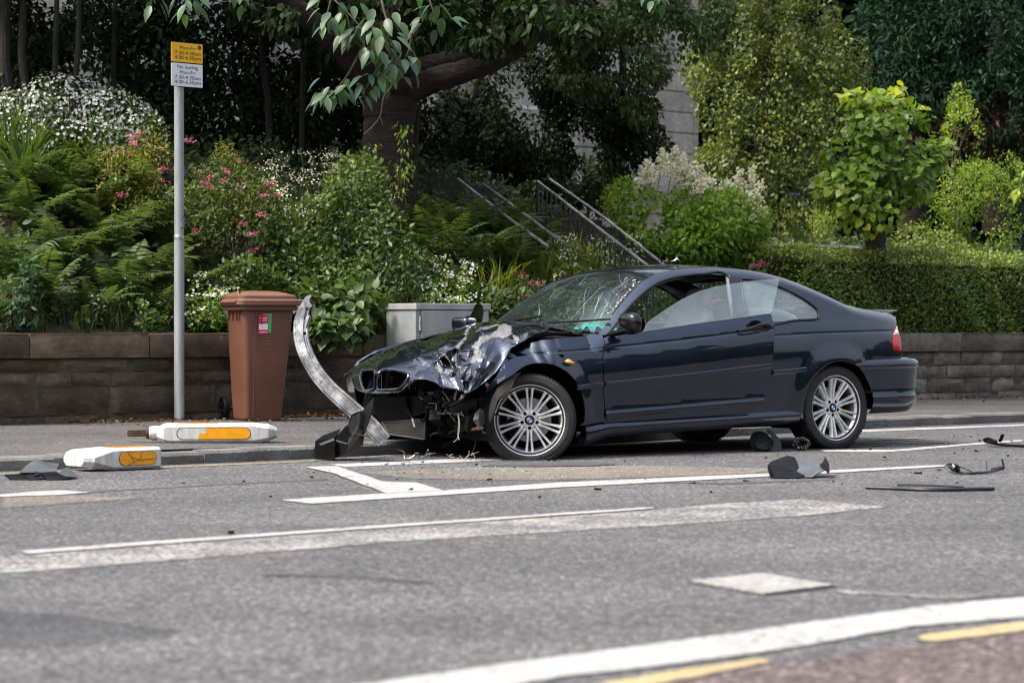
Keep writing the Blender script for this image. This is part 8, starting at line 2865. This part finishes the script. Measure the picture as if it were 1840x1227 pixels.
# plumed shrub (cream plumes) behind the car roof
sh, E_, b = bushy("plumed_shrub", "lush green shrub with feathery cream flower plumes above the car roof", "shrub", 1240, 490, [(1150, 365, 65, 55, .5, .1), (1220, 395, 85, 65, .6, -.1), (1300, 400, 80, 65, .6, -.3), (1250, 440, 95, 45, .5, -.4), (1335, 430, 50, 50, .4, -.3), (1180, 430, 65, 45, .5, -.2)], 8500, .075, "leaf_fresh", 501, shape='leaf', asp=.5, cbias=.16, gap=-.35)
rr_ = np.random.default_rng(510)
lbp = LB()
mb = MB()
for u, v, du, dv in [(a_, b_ - 12, c_, d_ * 1.1) for a_, b_, c_, d_ in [(1160, 340, 5, -35), (1185, 330, 8, -45), (1205, 330, 10, -50), (1215, 345, 25, -30), (1240, 345, 18, -30), (1255, 360, 25, -22), (1255, 385, -6, -20), (1270, 350, -10, -18), (1300, 365, 8, -22), (1320, 370, 10, -48), (1340, 380, 15, -60), (1350, 390, 18, -45), (1345, 400, 28, -8), (1290, 375, -4, -20), (1170, 350, -15, -30), (1335, 395, 30, -20), (1230, 335, -5, -40)]]:
    Y = b[1] - .35 + rr_.normal(0, .1)
    a, c = at(u, v, Y), at(u + du, v + dv, Y)
    ax = c - a
    ln = np.linalg.norm(ax)
    mb.tube([a - ax * .6, a, c], .004, 4)
    for j in range(11):
        q = j / 11
        st = a + ax * q
        for sg in range(4):
            d_ = unit(rr_.normal(size=3) + np.array([0, -.2, .25]))
            l_ = .13 * (1 - q * .75)
            m_ = 9
            pos = st + d_ * (np.linspace(.05, 1, m_) * l_)[:, None] + ax / ln * (np.linspace(0, 1, m_) ** 2 * l_ * .35)[:, None]
            lbp.add(pos, rr_.normal(size=(m_, 3)), rr_.normal(size=(m_, 3)) * .6 + np.array([0, -1.0, .9]), 0.034, .022, .7 + rr_.normal(0, .25, m_), 'rhomb')
lbp.build("flower_plume", "petal_cream", sh)
part(mb, "plume_stalk", "stem_green", sh)
# tall loose yellow-green shrub and bushes at the right
sh, E_, b = bushy("tall_shrub", "tall wispy yellow green shrub with pointed top, right of the round leaved tree", "shrub", 1730, 475, [(1730, 260, 40, 80, .4, .8), (1725, 190, 22, 45, .25, .9), (1740, 350, 80, 70, .6, .5), (1700, 420, 60, 50, .5, .2), (1770, 410, 70, 60, .5, .2), (1800, 320, 40, 60, .4, .5)], 6800, .05, "leaf_lime", 521, shape='leaf', asp=.36, cbias=.0, gap=-.1, gsc=1.3)
sh, E_, b = bushy("garden_bush", "dense mid green bush at the right edge above the hedge", "shrub", 1835, 470, [(1830, 270, 50, 60, .5, 1.5), (1840, 350, 50, 60, .5, 1.2), (1880, 300, 60, 90, .6, 1.4)], 3600, .065, "leaf_fresh", 531, shape='leaf', cbias=-.1)
sh, E_, b = bushy("garden_bush", "low yellowish bush between the round leaved tree and hedge top", "shrub", 1650, 480, [(1640, 440, 40, 40, .4, .1), (1480, 400, 25, 40, .3, .8), (1690, 450, 50, 35, .4, 0)], 1500, .055, "leaf_olive", 541, shape='leaf', cbias=.1, gap=-.2)
spray(sh, [(1850, 300, 26), (1838, 325, 26), (1832, 350, 26)], 14, .11, 545, "leaf_lime", .10, "leaves", .1)
sh, E_, b = bushy("garden_bush", "greyish bush at the corner of the stone house", "shrub", 1265, 420, [(1250, 270, 50, 50, .5, 2.5), (1290, 330, 60, 50, .6, 2), (1220, 300, 40, 40, .4, 2.5), (1200, 250, 25, 30, .4, 3)], 3000, .06, "leaf_mid", 551, shape='leaf', cbias=.05, gap=-.2)
bL = gbase(1000, 28.6)
leafy("leafy_shrub", "dark shrub filling the ground between the handrails and the house", "shrub", bL, [px_ell(960, 320, 28.6, 60, 50, .6), px_ell(1030, 330, 28.6, 60, 50, .6), px_ell(1090, 350, 28.4, 50, 40, .5)], 3600, .075, "leaf_mid", 571, shape='leaf', cbias=-.05)
umbels("lavender_spikes", "purple flower spikes among the wild grass", "flowers", [(1440, 450)] + [(1430 + 8 * k, 350 + 9 * ((k * 5) % 4), 28.0) for k in range(5)], 8, .03, .012, 561, "leaf_olive", "petal_purple", eye=False, nleaf=60)

# far wood closing the view behind the right half
rr_ = np.random.default_rng(590)
P, D = blob([px_ell(u, v, 47 + (u % 7) * .4, 120, 110, 2.0) for u in range(1180, 2000, 90) for v in (-180, -60, 60, 180, 300, 380)], 26000, rr_, .35, -.9, .4, 591)
lb = LB()
lb.add(P, rr_.normal(size=P.shape), D * .5 + rr_.normal(0, .4, P.shape) + np.array([0, -.3, .5]), .34, .2, .35 + rr_.normal(0, .17, len(P)) + .15 * wob(P, .3, 592), 'leaf')
o = mesh_obj("far_wood", np.concatenate(lb.V), np.concatenate(lb.F), "leaf_yew", None, smooth=False, col=np.concatenate(lb.C))
tag(o, "dark wood closing the view behind the garden trees", "trees", kind="stuff")

# ------------------------------------------------------------------ dark trees behind the left half
for i, (u, Y, lab, ells, trk) in enumerate([
        (40, 23.4, "dark evergreen at the far left with several bare stems showing", [(20, 60, 90, 90), (110, 30, 80, 80), (60, 150, 90, 40), (-40, 130, 70, 80)], [(15, 9, .10), (45, 40, .07), (95, 100, .05), (130, 140, .05)]),
        (230, 24.4, "dense dark evergreen behind the sign post plates", [(190, 130, 90, 90), (280, 100, 90, 110), (240, 30, 100, 70), (180, 210, 90, 50), (300, 190, 80, 60)], [(200, 205, .05)]),
        (430, 25.2, "nearly black evergreen thicket between sign post and cherry trunk", [(400, 90, 90, 110), (490, 120, 90, 110), (420, 200, 100, 60), (530, 200, 90, 70), (460, 20, 120, 60), (380, 270, 60, 50)], [(480, 470, .06), (540, 545, .05)]),
        (610, 26.2, "dark evergreen directly behind the cherry trunk", [(590, 150, 90, 120), (660, 200, 80, 90), (620, 60, 90, 80), (760, 230, 70, 80), (560, 260, 80, 50)], [(590, 585, .05)])]):
    b = gbase(u, Y)
    root = empty("evergreen_tree", tuple(b), lab, "tree", "dark evergreens behind the bank")
    for k, (ua, ub, rd_) in enumerate(trk):
        limb(root, "trunk", [(ua, 330, Y - .3), (ua + 3, 200, Y - .3), (ub, 90, Y - .3), (ub + 4, -60, Y - .3)], [rd_ * .6, rd_ * .6, rd_ * .55, rd_ * .45], "bark_dark", 9, .006, 600 + 7 * i + k)
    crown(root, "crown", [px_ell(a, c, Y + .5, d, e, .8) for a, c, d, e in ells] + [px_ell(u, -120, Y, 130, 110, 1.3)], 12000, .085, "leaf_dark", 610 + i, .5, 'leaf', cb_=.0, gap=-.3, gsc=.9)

# ------------------------------------------------------------------ clipped hedge on the right-hand wall
hs0, hs1 = s_at(1432, .3), s_at(2050, .3)
HG = empty("clipped_hedge", tuple(rf((hs0 + hs1) / 2, .75, .8)), "long clipped green hedge on top of the grey wall behind the car boot", "hedge")
mb = MB()
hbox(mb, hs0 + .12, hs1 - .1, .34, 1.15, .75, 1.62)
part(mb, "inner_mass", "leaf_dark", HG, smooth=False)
rr_ = np.random.default_rng(700)
n = 30000
s_ = rr_.uniform(hs0, hs1, n)
tp = rr_.random(n) < .34
d_ = np.where(tp, rr_.uniform(.2, 1.25, n), .20 + np.abs(rr_.normal(0, .05, n)))
z_ = np.where(tp, 1.74 + rr_.normal(0, .03, n) + .03 * np.sin(s_ * 2.2), rr_.uniform(.84, 1.76, n))
endm = rr_.random(n) < .04
s_ = np.where(endm, hs0 + np.abs(rr_.normal(0, .05, n)), s_)
d_ = np.where(endm, rr_.uniform(.2, 1.2, n), d_)
d_ = d_ + .05 * np.sin(s_ * 3.1 + z_ * 4) + .03 * np.sin(s_ * 9 + z_ * 7)
P = np.c_[A0[0] + s_ * TV[0] + d_ * NV[0], A0[1] + s_ * TV[1] + d_ * NV[1], z_]
out = np.where(tp[:, None], np.array([0, 0, 1.0]), np.r_[-NV, .25][None])
T = out * .5 + rr_.normal(0, .6, (n, 3)) + np.array([0, 0, .2])
N = out * .7 + np.array([0, 0, .5]) + rr_.normal(0, .45, (n, 3))
col = .32 + rr_.normal(0, .18, n) + .12 * wob(P, 1.5, 701) + np.where(tp | (z_ > 1.62), .25, 0)  # top leaves coloured lighter, as if lit from above
lb = LB()
ls = .042 * rr_.uniform(.6, 1.3, n)
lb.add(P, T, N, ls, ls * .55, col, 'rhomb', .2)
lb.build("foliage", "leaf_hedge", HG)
# low edging kerb of the upper terrace and its posts
TE = empty("terrace_edging", tuple(bank_px(1450, 452)), "low weathered timber edging on the terrace above the hedge", "edging")
a0, a1 = at(1378, 441, 26.3), at(1545, 447, 28.1)
mb = MB()
mb.tube([a0, a1], .035, 4)
part(mb, "top_plank", "house_stone", TE, smooth=False)
for k in range(5):
    q = a0 + (a1 - a0) * k / 4
    mb = MB()
    mb.box((-.04, -.04, -.3), (.04, .04, 0.0), Matrix.Translation(q))
    part(mb, "edging_post", "stem_brown", TE, smooth=False)
mb = MB()
mb.add([a0 - np.array([0, -.02, .06]), a1 - np.array([0, -.02, .06]), a1 - np.array([0, -.02, .32]), a0 - np.array([0, -.02, .32])], [(0, 1, 2, 3)])
part(mb, "face_board", "rusty_steel", TE, smooth=False)

# ------------------------------------------------------------------ fallen leaves along the foot of the wall
rr_ = np.random.default_rng(800)
n = 1500
u_ = np.r_[rr_.uniform(520, 690, 700), rr_.uniform(120, 560, 600), rr_.uniform(1500, 1840, 200)]
P = np.array([rf(s_at(u, -.1), -.06 - abs(rr_.normal(0, .10)) - (rr_.random() < .12) * rr_.uniform(0, 1.2), .139) for u in u_])
lb = LB()
ls = rr_.uniform(.02, .05, n)
lb.add(P + np.c_[np.zeros((n, 2)), rr_.uniform(0, .012, n)], np.c_[rr_.normal(0, 1, (n, 2)), rr_.normal(0, .25, n)], np.array([0, 0, 1]) + rr_.normal(0, .35, (n, 3)), ls, ls * .6, .4 + rr_.normal(0, .3, n), 'leaf')
o = mesh_obj("leaf_litter", np.concatenate(lb.V), np.concatenate(lb.F), "leaf_brown", None, smooth=False, col=np.concatenate(lb.C))
tag(o, "dry brown leaves drifted along the foot of the wall", "leaf litter", kind="stuff")

# ------------------------------------------------------------------ trees on the other side of the street, behind the viewer (seen mirrored in the paintwork)
rr_ = np.random.default_rng(900)
ells = []
for k in range(34):
    c = rf(-12 + k * 2.6, -23 + rr_.normal(0, 1.2), 0)
    h = rr_.uniform(2.8, 4.2) + (2.4 if rr_.random() < .25 else 0)
    c[2] = h * .5
    ells.append((c, (rr_.uniform(2.0, 3.0), 2.0, h * .55)))
P, D = blob(ells, 16000, rr_, .12, -3, 1, 901)
P[:, 2] = np.maximum(P[:, 2], .1)
lb = LB()
lb.add(P, rr_.normal(size=P.shape), D + rr_.normal(0, .4, P.shape), .75, .55, .4 + rr_.normal(0, .2, len(P)), 'leaf')
o = mesh_obj("wooded_bank", np.concatenate(lb.V), np.concatenate(lb.F), "leaf_dark", None, smooth=False, col=np.concatenate(lb.C))
tag(o, "dark mass of trees across the street, mirrored in the car", "trees", kind="stuff")
